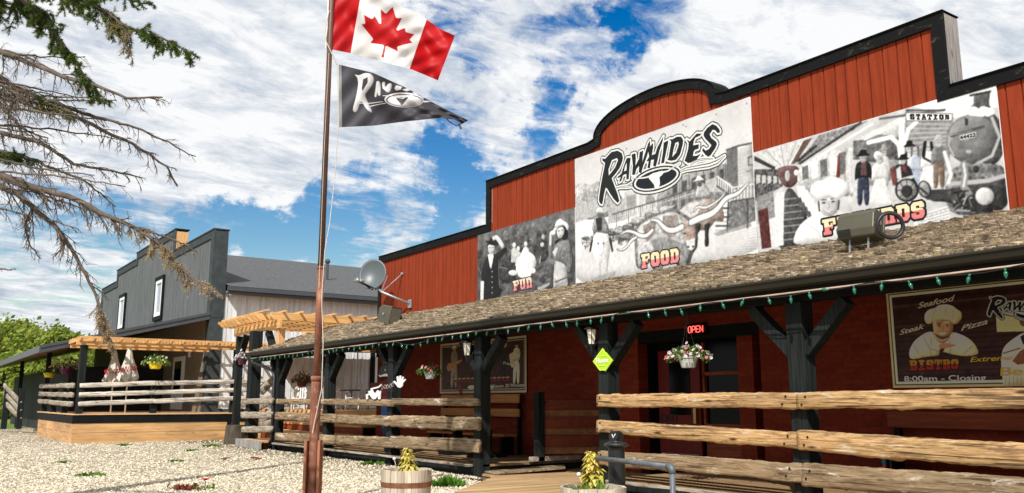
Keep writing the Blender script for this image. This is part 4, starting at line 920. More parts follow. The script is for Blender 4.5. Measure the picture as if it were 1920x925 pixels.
cv.line([(735, 220), (770, 205), (820, 196)], .02, 150); cv.ell(725, 262, 24, 20, 235); cv.line([(868, 335), (900, 470), (880, 600)], .02, 40)
cv.ell(780, 670, 42, 24, 208, 40); cv.line([(745, 690), (845, 650)], .03, 90); cv.put(full & (fbm(cv.ny, cv.nx, 3, 44) > 1.5), 200, a=.25)
cv.soften(); cv.mesh('picture', PRINT, mur, on_wall(YS), .80)
cv = Canvas(x0, x1, z0, z1, .0125, zoomfn(880, 380, 4.627))
slab_word(cv, 'FUn', (374, 684), (546, 642), (551, 736), (381, 770), (240, 214, 190), (224, 138, 140), (14, 16, 18), .022)
cv.mesh('lettering', PRINT, mur, on_wall(YS-.004), .82)

# ---- middle mural: cattle drive through a frontier street
mur = thing('mural_panel', (-11.74, YS, 5.2), 'tallest mural in the middle, longhorn cattle in a frontier street under a big black logo', 'mural')
x0, x1, z0, z1 = -14.15, -9.335, 3.80, 6.615
board(mur, x0, x1, z0, z1, YS, WHITE)
cv = Canvas(x0, x1, z0, z1, .0125, zoomfn(1080, 190, 2.6417)); full = np.ones((cv.ny, cv.nx), bool)
g = np.linspace(0, 1, cv.ny)[:, None]
cv.put(full, 226, 3, 40, 3); cv.rgb[:] = np.clip(214 + 30*np.clip(g*1.6, 0, 1)[..., None] + fbm(cv.ny, cv.nx, 60, 5)[..., None]*3, 0, 250)
cv.poly([(-20, 430), (30, 400), (70, 420), (110, 390), (150, 430), (230, 460), (240, 560), (-20, 600)], 178, 26, 6, 4); cv.poly([(-20, 480), (60, 500), (110, 480), (170, 540), (-20, 610)], 190, 18, 4, 4)
cv.poly([(-20, 640), (300, 610), (560, 560), (920, 520), (960, 760), (-20, 960)], 228, 7, 10, 6)
for k in range(26): cv.line([(600+k*4, 640+k*6), (760, 660+k*5), (930, 610+k*8)], .012, 190 if k % 2 else 240, a=.7)
for k in range(34): cv.line([(-10, 690+k*8), (120+k*3, 700+k*6)], .010, 196, a=.6)
# street fronts
cv.poly([(240, 450), (300, 440), (305, 560), (240, 590)], 206, 10, 5, 3); cv.poly([(310, 470), (350, 440), (400, 460), (400, 580), (310, 590)], 214, 8, 5, 7); cv.poly([(160, 500), (240, 480), (240, 590), (160, 610)], 186, 16, 5, 5)
cv.poly([(250, 470), (295, 462), (297, 520), (252, 530)], 166, 12, 4, 3); cv.poly([(345, 480), (365, 455), (390, 480), (392, 500), (345, 508)], 160, 12, 4, 3)
cv.poly([(400, 430), (520, 370), (650, 330), (770, 300), (770, 500), (640, 530), (500, 570), (400, 580)], 150, 14, 6, 9)
for k in range(16):
    xx = 470+k*18; yt = 395-k*6; cv.line([(xx, yt), (xx, yt+150)], .018, 105 if k % 2 else 190)
for k in range(6): cv.poly([(480+k*46, 410-k*14), (502+k*46, 404-k*14), (502+k*46, 455-k*13), (480+k*46, 462-k*13)], 92, 12, 4, k)
for k in range(5): cv.poly([(480+k*40, 495-k*6), (502+k*40, 490-k*6), (502+k*40, 545-k*6), (480+k*40, 550-k*6)], 110, 14, 4, k)
cv.line([(180, 560), (400, 495), (560, 440), (700, 405), (890, 385)], .025, 96); cv.line([(200, 572), (420, 505), (700, 418)], .018, 220)
for k in range(22): xx = 190+k*20; yy = 558-k*6.6; cv.line([(xx, yy-4), (xx, yy+30)], .010, 120)
for k in range(6): xx = 200+k*60; yy = 560-k*18; cv.line([(xx, yy), (xx, yy+70)], .02, 130)
cv.poly([(750, 240), (800, 222), (892, 205), (897, 400), (905, 520), (760, 490)], 206, 8, 5, 4); cv.poly([(745, 242), (800, 222), (803, 440), (748, 430)], 120, 8, 8, 4); cv.line([(745, 242), (800, 222), (892, 203)], .03, 90)
for k in range(14): cv.line([(806, 240+k*17), (895, 224+k*17)], .008, 186)
cv.poly([(850, 276), (878, 270), (880, 316), (852, 322)], 92, 10, 4, 3); cv.poly([(855, 282), (874, 277), (876, 311), (857, 316)], 180); cv.line([(846, 348), (892, 338)], .03, 150); cv.poly([(640, 395), (700, 372), (770, 410), (745, 450), (640, 450)], 196, 14, 4, 3)
# stairs
for k in range(15): cv.line([(700+k*5.5, 375+k*4.5), (700+k*5.5, 420+k*4.5)], .014, 236 if k % 2 else 110)
cv.line([(700, 372), (780, 430)], .025, 240); cv.line([(698, 420), (780, 480)], .03, 90)
for k in range(17): cv.line([(770+k*8, 432-k*1.2), (770+k*8, 500-k*1.2)], .012, 120 if k % 2 else 236)
cv.line([(768, 430), (905, 405)], .022, 236); cv.line([(768, 500), (905, 480)], .05, 84); cv.poly([(760, 500), (900, 482), (895, 590), (750, 640)], 130, 22, 5, 7)
for k in range(6): cv.line([(690+k*4, 640-k*22), (760, 640-k*22)], .03, 70 if k % 2 else 190)
cv.line([(755, 500), (748, 645)], .035, 80); cv.line([(850, 485), (850, 625)], .035, 80); cv.line([(820, 500), (850, 570)], .02, 100); cv.poly([(680, 655), (860, 590), (870, 620), (700, 668)], 130, 10, 5, 3, a=.6)
# herd
for i in range(90):
    t = random.random(); cx = 10+t*480+random.uniform(-10, 10); cy = 700-t*110+random.uniform(-28, 28); sz = 8+t*22
    cv.ell(cx, cy, sz*1.3, sz*.8, random.uniform(105, 215), random.uniform(-25, 10), nz=22, cell=4, seed=i); 
    if random.random() < .5: cv.line([(cx-sz, cy-sz*.6), (cx, cy-sz*.2), (cx+sz, cy-sz*.7)], .012, 236)
    cv.line([(cx-sz*.5, cy+sz*.5), (cx-sz*.5, cy+sz*1.6)], .016, 90)
BR_ = (168, 154, 146)
def cow(cx, cy, s, g, sd):
    q = lambda P: [(cx+a*s, cy+b*s) for a, b in P]
    cv.poly(q([(-60, -10), (-50, -38), (0, -48), (50, -40), (62, -6), (55, 30), (0, 38), (-52, 32)]), g*.6, 16, 5, sd); cv.poly(q([(-56, -12), (-46, -36), (0, -46), (48, -38), (56, -8), (40, 10), (-40, 12)]), g, 20, 5, sd)
    for lx in (-44, -28, 34, 48): cv.line(q([(lx, 20), (lx+2, 78)]), .035*s*1.6, g*.55)
    cv.poly(q([(20, -30), (50, -44), (66, -30), (62, 20), (50, 40), (38, 34), (30, 0)]), g*.82, 14, 4, sd); cv.ell(cx+50*s, cy+30*s, 9*s, 8*s, 70)
    h = q([(-18, -62), (8, -46), (30, -40), (62, -42), (90, -52), (112, -80)]); cv.line(h, [.03*s, .06*s, .08*s, .08*s, .06*s, .02*s], 70); cv.line(h, [.02*s, .04*s, .055*s, .055*s, .04*s, .01*s], 236)
for a_ in ((120, 668, .30, 170, 1), (170, 655, .34, 120, 2), (215, 648, .42, 190, 3), (255, 632, .46, 130, 4), (300, 600, .5, 200, 5), (370, 572, .52, 150, 6), (440, 545, .5, 205, 7), (240, 672, .5, 160, 8)): cow(*a_)
# second steer (behind)
cv.poly([(500, 560), (540, 510), (600, 485), (680, 480), (720, 520), (735, 560), (730, 600), (690, 590), (670, 620), (650, 640), (600, 640), (540, 630)], BR_, 20, 7, 12); cv.poly([(510, 545), (560, 505), (640, 490), (600, 560), (540, 600)], 216, 14, 6, 4)
cv.poly([(590, 610), (620, 600), (615, 640), (600, 660), (602, 725), (585, 725), (588, 660)], 60, 14, 5, 3); cv.poly([(632, 610), (668, 600), (655, 650), (660, 718), (635, 722), (640, 660)], 50, 12, 5, 3)
cv.line([(585, 545), (600, 520), (640, 530), (680, 510), (730, 470), (745, 430)], [.05, .06, .06, .055, .04, .015], 60); cv.line([(585, 545), (600, 520), (640, 530), (680, 510), (730, 470), (745, 430)], [.03, .04, .045, .04, .03, .01], 236)
# rider behind
cv.poly([(590, 470), (600, 420), (625, 400), (650, 420), (670, 470), (640, 480), (600, 480)], 186, 20, 5, 3); cv.poly([(572, 400), (595, 388), (600, 368), (618, 372), (630, 385), (640, 390), (600, 402)], 236, 6, 6, 2); cv.line([(574, 402), (640, 390)], .014, 80); cv.ell(612, 412, 12, 12, 96)
# leading steer
cv.poly([(290, 705), (286, 635), (322, 585), (420, 545), (485, 530), (540, 560), (575, 585), (600, 600), (606, 720), (575, 760), (562, 830), (505, 840), (495, 790), (430, 810), (425, 850), (385, 850), (375, 805), (340, 790), (335, 830), (296, 830)], 104, 26, 6, 2, a=.85)
cv.poly([(305, 700), (300, 640), (330, 600), (420, 560), (480, 545), (530, 570), (560, 600), (575, 660), (560, 760), (540, 820), (515, 820), (505, 770), (440, 790), (420, 840), (395, 840), (385, 790), (330, 770), (325, 820), (305, 820)], 196, 22, 9, 21)
cv.poly([(330, 620), (400, 580), (390, 660), (350, 700)], (152, 142, 136), 18, 6, 3); cv.poly([(430, 570), (500, 560), (520, 640), (470, 680), (430, 650)], (142, 130, 124), 20, 6, 8, a=.7); cv.poly([(370, 690), (440, 670), (520, 700), (540, 760), (400, 780)], 120, 18, 7, 3, a=.55)
cv.poly([(520, 610), (560, 585), (590, 600), (592, 660), (590, 720), (575, 740), (552, 730), (540, 680)], (178, 160, 150), 16, 5, 5); cv.poly([(545, 690), (590, 680), (588, 725), (572, 740), (552, 732)], 226, 8, 5, 5); cv.ell(556, 722, 6, 5, 60); cv.ell(580, 720, 6, 5, 60); cv.ell(538, 655, 7, 4, 50)
hornL = [(525, 622), (490, 640), (455, 640), (430, 620), (412, 598), (392, 588), (372, 592)]; hornD = [(302, 672), (272, 690), (255, 718), (232, 738), (205, 734)]
hornR = [(570, 600), (610, 580), (670, 560), (705, 530), (740, 480), (800, 460), (830, 430), (855, 405)]
hornC = [(378, 640), (350, 668), (318, 668), (285, 648), (250, 642), (222, 662)]
for hn, w in ((hornD, [.05, .06, .05, .035, .012]), (hornL, [.11, .105, .095, .085, .07, .05, .015]), (hornR, [.12, .125, .115, .10, .085, .065, .045, .015]), (hornC, [.07, .08, .075, .06, .045, .012])):
    cv.line(hn, [q+.03 for q in w], 80); cv.line(hn, w, 226); cv.line([(a, b-4) for a, b in hn], [q*.45 for q in w], 248)
# cowboy on a white horse
cv.poly([(85, 760), (78, 700), (95, 650), (130, 640), (165, 660), (172, 730), (160, 790), (155, 870), (140, 875), (138, 800), (122, 800), (125, 875), (108, 880), (104, 800)], 230, 12, 6, 3)
cv.poly([(108, 690), (122, 665), (142, 690), (138, 750), (122, 772), (108, 750)], 240, 6, 5, 4); cv.ell(110, 705, 4, 4, 60); cv.ell(136, 705, 4, 4, 60); cv.line([(80, 690), (70, 740)], .06, 60); cv.line([(168, 680), (180, 740)], .06, 60)
cv.poly([(78, 650), (85, 590), (105, 565), (135, 570), (160, 610), (165, 660), (120, 650)], 150, 24, 4, 3); cv.poly([(98, 580), (130, 575), (128, 640), (104, 640)], 60, 12, 4, 3); cv.ell(116, 562, 14, 14, 120); cv.poly([(92, 548), (102, 543), (104, 528), (128, 526), (132, 542), (146, 546), (120, 554)], 226)
cv.poly([(70, 880), (200, 840), (190, 870), (90, 905)], 160, 10, 6, 3, a=.6); cv.put(full & (fbm(cv.ny, cv.nx, 2.5, 9) > 1.6), 120, a=.22)
for px, py in ((32, 60), (370, 20), (530, 118), (545, 125), (695, 65), (845, 3), (250, 235)): cv.ell(px, py if py > 3 else 12, 3, 3, 90)
cv.soften(); cv.mesh('picture', PRINT, mur, on_wall(YS), .80)
cv = Canvas(x0, x1, z0, z1, .0095, zoomfn(1100, 220, 5.139)); logo(cv, lambda x, y: (x, y), r=(.034, .056)); cv.mesh('logo', PRINT, mur, on_wall(YS-.004), .82)
cv = Canvas(x0, x1, z0, z1, .0095, zoomfn(1080, 190, 2.6417)); slab_word(cv, 'FOOD', (320, 760), (511, 727), (514, 796), (323, 830), (244, 226, 186), (228, 140, 138), (14, 16, 18), .028); cv.mesh('lettering', PRINT, mur, on_wall(YS-.004), .82)

# ---- right mural: dining car, station and engine
mur = thing('mural_panel', (-7.3, YS, 4.8), 'mural of a dining car, a station crowd and a steam engine, reading FRIENDS', 'mural')
x0, x1, z0, z1 = -9.33, -5.265, 3.80, 5.60
board(mur, x0, x1, z0, z1, YS, WHITE)
cv = Canvas(x0, x1, z0, z1, .0105, zoomfn(1400, 150, 2.804)); full = np.ones((cv.ny, cv.nx), bool)
cv.put(full, 206, 7, 20, 3); cv.poly([(800, 120), (1340, 0), (1400, 120), (1100, 200)], 244, 4, 20, 4)
# dining car
cv.poly([(40, 385), (340, 300), (230, 440), (150, 470)], 214, 12, 7, 3)
for k in range(7): cv.line([(60+k*40, 382-k*11), (170+k*9, 450)], .012, 150 if k % 2 else 240)
cv.poly([(300, 318), (345, 305), (255, 440), (232, 445)], (110, 92, 84), 10, 8, 2); cv.poly([(40, 400), (150, 458), (148, 475), (40, 425)], 70, 12, 6, 2)
cv.poly([(380, 292), (560, 235), (640, 215), (300, 430), (262, 445)], 150, 26, 5, 4); cv.line([(600, 225), (280, 440)], .035, 60); cv.line([(660, 232), (300, 450)], .04, 235)
for k in range(7): cv.poly([(345-k*14, 350+k*12), (375-k*14, 342+k*12), (368-k*14, 356+k*12), (338-k*14, 362+k*12)], 70)
cv.poly([(40, 470), (150, 470), (190, 480), (190, 560), (40, 640)], 96, 30, 6, 5)
for k in range(5): cv.poly([(50+k*30, 500+k*2), (72+k*29, 498+k*3), (72+k*29, 540), (50+k*30, 548)], 205, 10, 5, k)
cv.poly([(150, 470), (205, 450), (275, 452), (278, 520), (240, 570), (190, 560)], (112, 88, 86), 10, 6, 3); cv.ell(215, 505, 14, 30, 190); cv.ell(262, 488, 14, 16, 236)
cv.poly([(275, 450), (480, 360), (540, 350), (560, 640), (420, 560), (330, 600), (260, 540)], 196, 18, 7, 6)
for k in range(5): cv.poly([(290+k*48, 460-k*18), (322+k*50, 448-k*18), (326+k*50, 520-k*8), (294+k*48, 528-k*6)], 240 if k % 2 else 120, 14, 6, k)
cv.poly([(480, 400), (490, 395), (492, 510), (470, 520)], (120, 70, 62), 8, 6, 2)
cv.poly([(205, 570), (245, 570), (330, 720), (300, 890), (150, 890), (170, 740)], 84, 10, 10, 4)
for k in range(7): cv.line([(190-k*5, 630+k*36), (262+k*12, 622+k*34)], .018, 170)
for k in range(8):
    a = 260+k*16; b = 560+k*24; cv.poly([(a, b), (a+44, b-6), (a+58, b+50), (a+20, b+70)], 238, 8, 6, k); cv.poly([(a+8, b+62), (a+48, b+52), (a+50, b+100), (a+20, b+110)], 100, 20, 5, k)
for k in range(4): cv.poly([(160-k*8, 590+k*60), (200-k*3, 590+k*58), (195, 660+k*70), (130-k*15, 680+k*70)], 232, 10, 6, k)
cv.poly([(50, 620), (140, 580), (150, 720), (60, 760)], 150, 14, 6, 4); cv.poly([(60, 690), (110, 670), (130, 880), (80, 890)], (96, 56, 54), 12, 7, 3)
# station building
cv.poly([(520, 330), (840, 190), (860, 250), (840, 480), (560, 640), (520, 560)], 186, 16, 8, 6); cv.poly([(530, 380), (600, 350), (610, 560), (545, 600)], 226, 10, 5, 6)
for k in range(7): cv.line([(548+k*9, 376-k*4), (552+k*9, 560-k*4)], .014, 196)
cv.poly([(560, 320), (800, 300), (850, 340), (790, 420), (560, 420)], 110, 18, 7, 3); cv.ell(690, 360, 120, 70, 118, -12, nz=14, cell=6, seed=4)
cv.poly([(840, 165), (1085, 180), (1085, 260), (1060, 480), (840, 440)], 150, 14, 8, 4)
for k in range(6): cv.line([(860, 230+k*26), (1070, 236+k*20)], .02, 190)
cv.poly([(600, 300), (840, 180), (845, 215), (620, 320)], 232, 8, 8, 4); cv.line([(640, 330), (760, 300), (800, 340), (812, 420)], .07, 240); cv.line([(890, 225), (850, 260), (832, 330)], .07, 240); cv.line([(815, 220), (815, 430)], .09, 246)
cv.line([(700, 205), (1040, 158)], .035, 110); cv.line([(840, 160), (1040, 160)], .025, 80)
cv.poly([(836, 172), (1082, 178), (1080, 215), (838, 215)], 246); cv.line([(836, 172), (1082, 178), (1080, 215), (838, 215), (836, 172)], .014, 120)
cv.poly([(560, 560), (1060, 540), (1040, 640), (560, 660)], 212, 8, 6, 5)
# engine
cv.ell(1195, 310, 150, 132, 120, -10, nz=10, cell=14, seed=2); cv.ell(1262, 300, 92, 150, 96, -10, nz=12, cell=9, seed=4); cv.ell(1190, 308, 134, 122, 134, -10, nz=8, cell=16, seed=7)
cv.line([(1290, 200), (1330, 300), (1290, 400), (1210, 440)], .04, 190); cv.line([(1075, 290), (1060, 340), (1090, 400)], .02, 190)
cv.poly([(1065, 292), (1250, 240), (1252, 252), (1070, 302)], 50); cv.line([(1065, 296), (1250, 248)], .008, 210); cv.poly([(1118, 290), (1205, 272), (1207, 300), (1120, 320)], 196); cv.poly([(1145, 200), (1165, 205), (1162, 240), (1150, 240)], 50); cv.ell(1168, 378, 16, 10, 190)
cv.poly([(1190, 80), (1275, 60), (1280, 75), (1272, 130), (1290, 150), (1170, 150), (1196, 125)], 96, 12, 8, 3); cv.line([(1176, 82), (1280, 62)], .03, 60)
for k in range(14): cv.ell(1180+k*8, 165+random.uniform(-12, 14), 22, 16, 246)
cv.poly([(1060, 480), (1140, 440), (1380, 440), (1385, 700), (1060, 720), (1040, 560)], 116, 30, 8, 7); cv.poly([(960, 590), (1270, 540), (1372, 515), (1378, 690), (1180, 700), (1060, 640), (960, 640)], 66, 12, 9, 5); cv.line([(1040, 550), (1270, 530), (1370, 500)], .06, 190)
cv.ell(1252, 612, 56, 52, 60); cv.ell(1252, 612, 50, 47, 214, nz=8, cell=8, seed=3); cv.line([(1140, 440), (1150, 500), (1140, 560), (1170, 600)], .09, 150); cv.line([(1140, 440), (1150, 500), (1140, 560)], .03, 230)
for k in range(22): cv.line([(random.uniform(1080, 1180), random.uniform(580, 690)), (random.uniform(1080, 1190), random.uniform(580, 700))], .02, random.choice((40, 190, 120)))
cv.line([(960, 605), (1030, 600)], .14, 70); cv.ell(1205, 470, 16, 20, 60)
cv.poly([(880, 720), (1060, 660), (1070, 730), (880, 770)], 240, 4, 9, 5)
for k in range(4): cv.line([(900, 722+k*14), (1065, 672+k*16)], .012, 160)
for k in range(6): cv.line([(925+k*24, 718-k*8), (926+k*24, 734-k*8)], .010, 165)
# people
def fig(x, yh, top, bot, skirt, w=1.0, hat=None, legs=60, head=196, coat=None):
    b = yh+46; f_ = bot
    if skirt: cv.poly([(x-18*w, b+60), (x+18*w, b+60), (x+52*w, f_), (x-52*w, f_)], skirt, 10, 7, int(x))
    else: cv.poly([(x-24*w, b+50), (x+26*w, b+50), (x+30*w, f_), (x+6*w, f_), (x+2, b+120), (x-4*w, f_), (x-28*w, f_)], legs, 10, 6, int(x))
    cv.poly([(x-40*w, b+100), (x-34*w, b+8), (x-10*w, b-8), (x+12*w, b-8), (x+36*w, b+8), (x+44*w, b+90), (x+22*w, b+75), (x-22*w, b+80)], coat or top, 10, 6, int(x)+1)
    if coat: cv.poly([(x-10*w, b-6), (x+14*w, b-6), (x+18*w, b+70), (x-12*w, b+70)], top)
    cv.ell(x, yh+24, 16*w, 22*w, head, nz=8, cell=4, seed=3); cv.ell(x-6, yh+22, 3, 2, 70); cv.ell(x+6, yh+22, 3, 2, 70)
    if hat is not None: cv.poly([(x-38*w, yh+12), (x-16*w, yh+2), (x-14*w, yh-20), (x+14*w, yh-22), (x+18*w, yh), (x+38*w, yh+6), (x, yh+14)], hat)
fig(855, 340, 226, 560, None, 1.0, 26, 60, 190, 36); fig(722, 360, 214, 560, None, .85, 170, 190)
fig(612, 388, (104, 78, 80), 660, None, 1.15, 26, (62, 68, 86), 176, 30); fig(700, 395, 226, 650, 232, 1.15); cv.ell(690, 398, 22, 24, 236); cv.ell(694, 408, 12, 14, 190)
fig(885, 352, (190, 196, 210), 560, (176, 186, 204), .95); cv.line([(870, 350), (866, 400)], .03, 110); cv.line([(900, 350), (904, 400)], .03, 110)
fig(955, 330, 240, 560, 238, 1.05); cv.line([(938, 330), (930, 400)], .05, 30); cv.line([(970, 330), (975, 370)], .04, 30); cv.line([(930, 410), (985, 440)], .03, 50)
fig(1010, 308, 120, 570, None, 1.1, 190, (132, 116, 106), 200, 130); cv.line([(1040, 380), (1075, 500), (1060, 540)], .05, 236)
cv.poly([(760, 480), (790, 440), (860, 450), (880, 520), (905, 560), (880, 600), (790, 590)], 44, 8, 6, 3); cv.poly([(752, 470), (775, 452), (790, 540), (770, 560)], (120, 70, 66)); cv.ell(822, 425, 18, 22, 186); cv.poly([(782, 420), (804, 412), (808, 392), (838, 390), (842, 408), (862, 412), (822, 422)], 26)
cv.poly([(786, 470), (810, 450), (814, 520), (790, 520)], 214); cv.poly([(812, 452), (838, 450), (846, 490), (822, 480)], (130, 70, 72)); cv.line([(800, 530), (870, 510)], .05, 210)
cv.ell(842, 580, 62, 62, 40); cv.ell(842, 580, 52, 54, 160, nz=20, cell=4, seed=9); cv.ell(842, 585, 30, 32, 50)
for k in range(8): a = k*math.pi/4; cv.line([(842, 580), (842+52*math.cos(a), 580+52*math.sin(a))], .010, 60)
cv.ell(935, 575, 34, 46, 50, -15); cv.ell(935, 575, 27, 40, 168, -15, nz=20, cell=4, seed=5); cv.line([(900, 560), (950, 600)], .03, 60)
# chef
cv.poly([(240, 880), (255, 800), (300, 740), (370, 700), (380, 640), (480, 640), (500, 700), (560, 720), (600, 800), (600, 840)], 240, 5, 10, 4)
cv.poly([(375, 640), (385, 610), (470, 610), (488, 640), (480, 690), (450, 720), (410, 715), (385, 690)], 206, 8, 8, 4); cv.ell(405, 646, 10, 4, 60); cv.ell(455, 640, 10, 4, 60); cv.line([(392, 632), (418, 630)], .014, 60); cv.line([(442, 626), (468, 624)], .014, 60)
cv.line([(408, 688), (430, 698), (458, 682)], .022, 250); cv.line([(404, 686), (430, 702), (462, 680)], .008, 90); cv.line([(432, 650), (436, 672), (426, 676)], .008, 140); cv.poly([(386, 700), (420, 722), (450, 722), (480, 690), (470, 740), (410, 745)], 196, 8, 6, 2, a=.5)
cv.line([(378, 640), (382, 690)], .025, 70); cv.line([(486, 636), (482, 680)], .025, 70)
cv.poly([(375, 640), (372, 620), (335, 600), (335, 560), (370, 530), (400, 530), (440, 505), (480, 515), (520, 530), (545, 560), (530, 600), (490, 620), (488, 636), (430, 615)], 246, 4, 12, 4); cv.line([(374, 632), (430, 612), (488, 630)], .012, 190); cv.line([(400, 535), (395, 600)], .012, 216); cv.line([(470, 520), (468, 600)], .012, 216)
T_ = lambda x, y: (413+(x-150)*.055, 590+(y-400)*.05)
cv.line([(300, 745), (380, 800), (400, 870)], .015, 205); cv.line([(480, 700), (470, 800)], .012, 205); cv.put(full & (fbm(cv.ny, cv.nx, 2.5, 19) > 1.7), 120, a=.2)
cv.soften(); cv.mesh('picture', PRINT, mur, on_wall(YS), .80)
cv = Canvas(x0, x1, z0, z1, .0095, zoomfn(1400, 150, 2.804)); slab_word(cv, 'FRIEnDS', (392, 738), (936, 634), (942, 722), (402, 818), (244, 226, 186), (228, 130, 130), (14, 16, 18), .032)
cv.mesh('lettering', PRINT, mur, on_wall(YS-.004), .82); cv = Canvas(x0, x1, z0, z1, .0095, zoomfn(1400, 150, 2.804)); slab_word(cv, 'STATIOn'.replace('n', 'N'), (855, 179), (1070, 183), (1070, 208), (857, 208), 40, 40, 40, 0, .78)
cv.mesh('lettering', PRINT, mur, on_wall(YS-.004), .82)
# ------------------------------------------------------------------ lettering from the built-in font
def text_fit(body, pl, pr_, hpx, Y, mat, parent, name='lettering', shear=0.0, ext=.002, bold=.0, stretch=True):
    a = pY(*pl, Y); b = pY(*pr_, Y); dep = abs(float((a-EYE) @ _fw)); hm = hpx*dep/F*1.02
    cu = bpy.data.curves.new('text', 'FONT'); cu.body = body; cu.size = 1; cu.shear = shear; cu.extrude = ext; cu.offset = bold
    to = bpy.data.objects.new('text', cu); COL.objects.link(to); bpy.context.view_layer.update()
    me = bpy.data.meshes.new_from_object(to.evaluated_get(bpy.context.evaluated_depsgraph_get())); bpy.data.objects.remove(to)
    co = np.zeros(len(me.vertices)*3); me.vertices.foreach_get('co', co); co = co.reshape(-1, 3)
    w = co[:, 0].max()-co[:, 0].min(); x = (co[:, 0]-co[:, 0].min())/w; capz = .70
    W_ = math.hypot(b[0]-a[0], b[2]-a[2])
    P = np.stack([a[0]+(b[0]-a[0])*x, Y - co[:, 2], a[2]+(b[2]-a[2])*x + co[:, 1]/capz*hm], -1) - np.array(ORG.get(parent.name, Vector((0, 0, 0))))
    me.vertices.foreach_set('co', P.ravel()); me.update(); me.materials.clear(); me.materials.append(mat)
    o = bpy.data.objects.new(name, me); COL.objects.link(o); o.parent = parent; ORG[o.name] = ORG.get(parent.name, Vector((0, 0, 0))); return o
text_fit('44422', (1400+1122/2.804, 150+312/2.804), (1400+1204/2.804, 150+295/2.804), 6, YS-.003, INK, mur, 'engine_number', bold=.01)

text_fit('OUT', (1238, 790), (1272, 790), 12, YW+.285, INK, dr_o, 'lettering', 0, .001, .03)
# ---- bistro sign at the right
YB = YW-.04
t = thing('bistro_sign', (-5.6, YB, 2.2), 'brown bistro sign with smiling chef and cream double border on the brick wall', 'sign')
bx0, bz0, bz1 = -7.07, 1.585, 2.955; bx1 = -3.6
board(t, bx0, bx1, bz0, bz1, YB, plain('sign_board', (.05, .03, .02), .6))
fnb = zoomfn(1660, 520, 4.204, YB)
cv = Canvas(bx0, bx1, bz0, bz1, .006, fnb, 2); full = np.ones((cv.ny, cv.nx), bool)
cv.put(full, (44, 17, 13), 5, 30, 4)
cv.rgb += (fbm(1, cv.ny, 8, 3)[0][:, None, None])*9
def bord(i, c): 
    e = int(i/cv.res); m = full.copy(); m[e:-e, e:] = False; cv.put(m, c)
k = lambda v: int(v/cv.res)
cv.put(full & False, 0)
for i0, i1, c in ((0, .035, (178, 160, 118)), (.035, .05, (20, 16, 14)), (.05, .085, (214, 200, 158)), (.085, .095, (26, 16, 14))):
    m = np.zeros_like(full); m[k(i0):cv.ny-k(i0), k(i0):] = True; m2 = np.zeros_like(full); m2[k(i1):cv.ny-k(i1), k(i1):] = True; cv.put(m & ~m2, c)
cre = (226, 210, 168)
cv.poly([(188, 600), (195, 560), (230, 500), (310, 440), (372, 425), (440, 500), (510, 450), (540, 430), (640, 470), (700, 520), (738, 590), (720, 612), (640, 625), (540, 612), (470, 590), (425, 585), (425, 620), (330, 625), (215, 650), (190, 630)], cre, 6, 12, 3)
cv.poly([(366, 440), (380, 425), (440, 500), (500, 460), (520, 470), (470, 520), (420, 520)], (170, 146, 112), 6, 6, 4)
for ln in ([(300, 470), (350, 560), (365, 620)], [(350, 560), (425, 590)], [(510, 500), (515, 610)], [(230, 540), (260, 600)], [(690, 540), (620, 600)], [(360, 470), (362, 540)]): cv.line(ln, .008, (120, 100, 70))
cv.poly([(415, 530), (470, 515), (560, 530), (540, 545), (470, 560), (430, 570)], (176, 128, 92), 6, 6, 3); cv.poly([(425, 570), (470, 560), (455, 590), (430, 620)], (46, 22, 18))
cv.poly([(372, 360), (385, 345), (520, 345), (538, 365), (530, 430), (500, 475), (450, 495), (410, 480), (382, 440)], (186, 140, 100), 6, 9, 5); cv.poly([(384, 430), (400, 470), (450, 494), (505, 470), (528, 425), (500, 455), (450, 470), (400, 450)], (92, 62, 44)); cv.poly([(405, 350), (470, 352), (400, 380)], (150, 108, 76))
for cx in (425, 488): cv.ell(cx, 385, 12, 6, (40, 24, 18)); cv.line([(cx-16, 372), (cx+16, 370)], .010, (50, 30, 22))
cv.poly([(415, 430), (440, 438), (485, 428), (470, 450), (440, 455)], (240, 228, 200)); cv.line([(410, 428), (442, 436), (490, 424)], .006, (90, 50, 36)); cv.line([(455, 385), (460, 415), (440, 420)], .008, (140, 96, 66)); cv.poly([(505, 350), (538, 366), (528, 440), (512, 430)], (130, 90, 62), a=.6)
cv.poly([(368, 362), (330, 372), (308, 340), (310, 290), (340, 255), (390, 245), (420, 220), (480, 212), (530, 225), (560, 250), (600, 275), (603, 325), (570, 365), (535, 372), (520, 345), (450, 340), (385, 348)], (214, 198, 156), 6, 14, 6)
for ln in ([(370, 350), (372, 300)], [(400, 250), (380, 300)], [(470, 235), (480, 300)], [(540, 250), (530, 330)]): cv.line(ln, .008, (160, 142, 104))
cv.poly([(870, 275), (1300, 255), (1300, 420), (880, 432)], (200, 176, 128), 4, 10, 3)
cv.poly([(920, 860), (925, 780), (912, 690), (920, 580), (960, 520), (1060, 450), (1120, 430), (1300, 450), (1300, 870)], (206, 192, 158), 10, 10, 3); cv.poly([(1000, 660), (1060, 585), (1100, 560), (1110, 680), (1040, 690)], (120, 70, 48), 6, 6, 3); cv.line([(930, 600), (1060, 560)], .02, (110, 96, 70)); cv.ell(1090, 345, 34, 42, (110, 72, 50)); cv.poly([(1062, 470), (1120, 430), (1120, 520), (1085, 530)], (30, 24, 24))
for q in range(5): cv.line([(950+q*30, 790), (945+q*32, 860)], .008, (140, 124, 96))
cv.mesh('picture', PRINT, t, on_wall(YB), 1.9)
cv = Canvas(bx0, bx1, bz0, bz1, .006, fnb, 2)
slab_word(cv, 'BISTRO', (188, 655), (580, 645), (580, 722), (192, 738), (220, 150, 40), (190, 44, 30), (20, 10, 10), .010, .9)
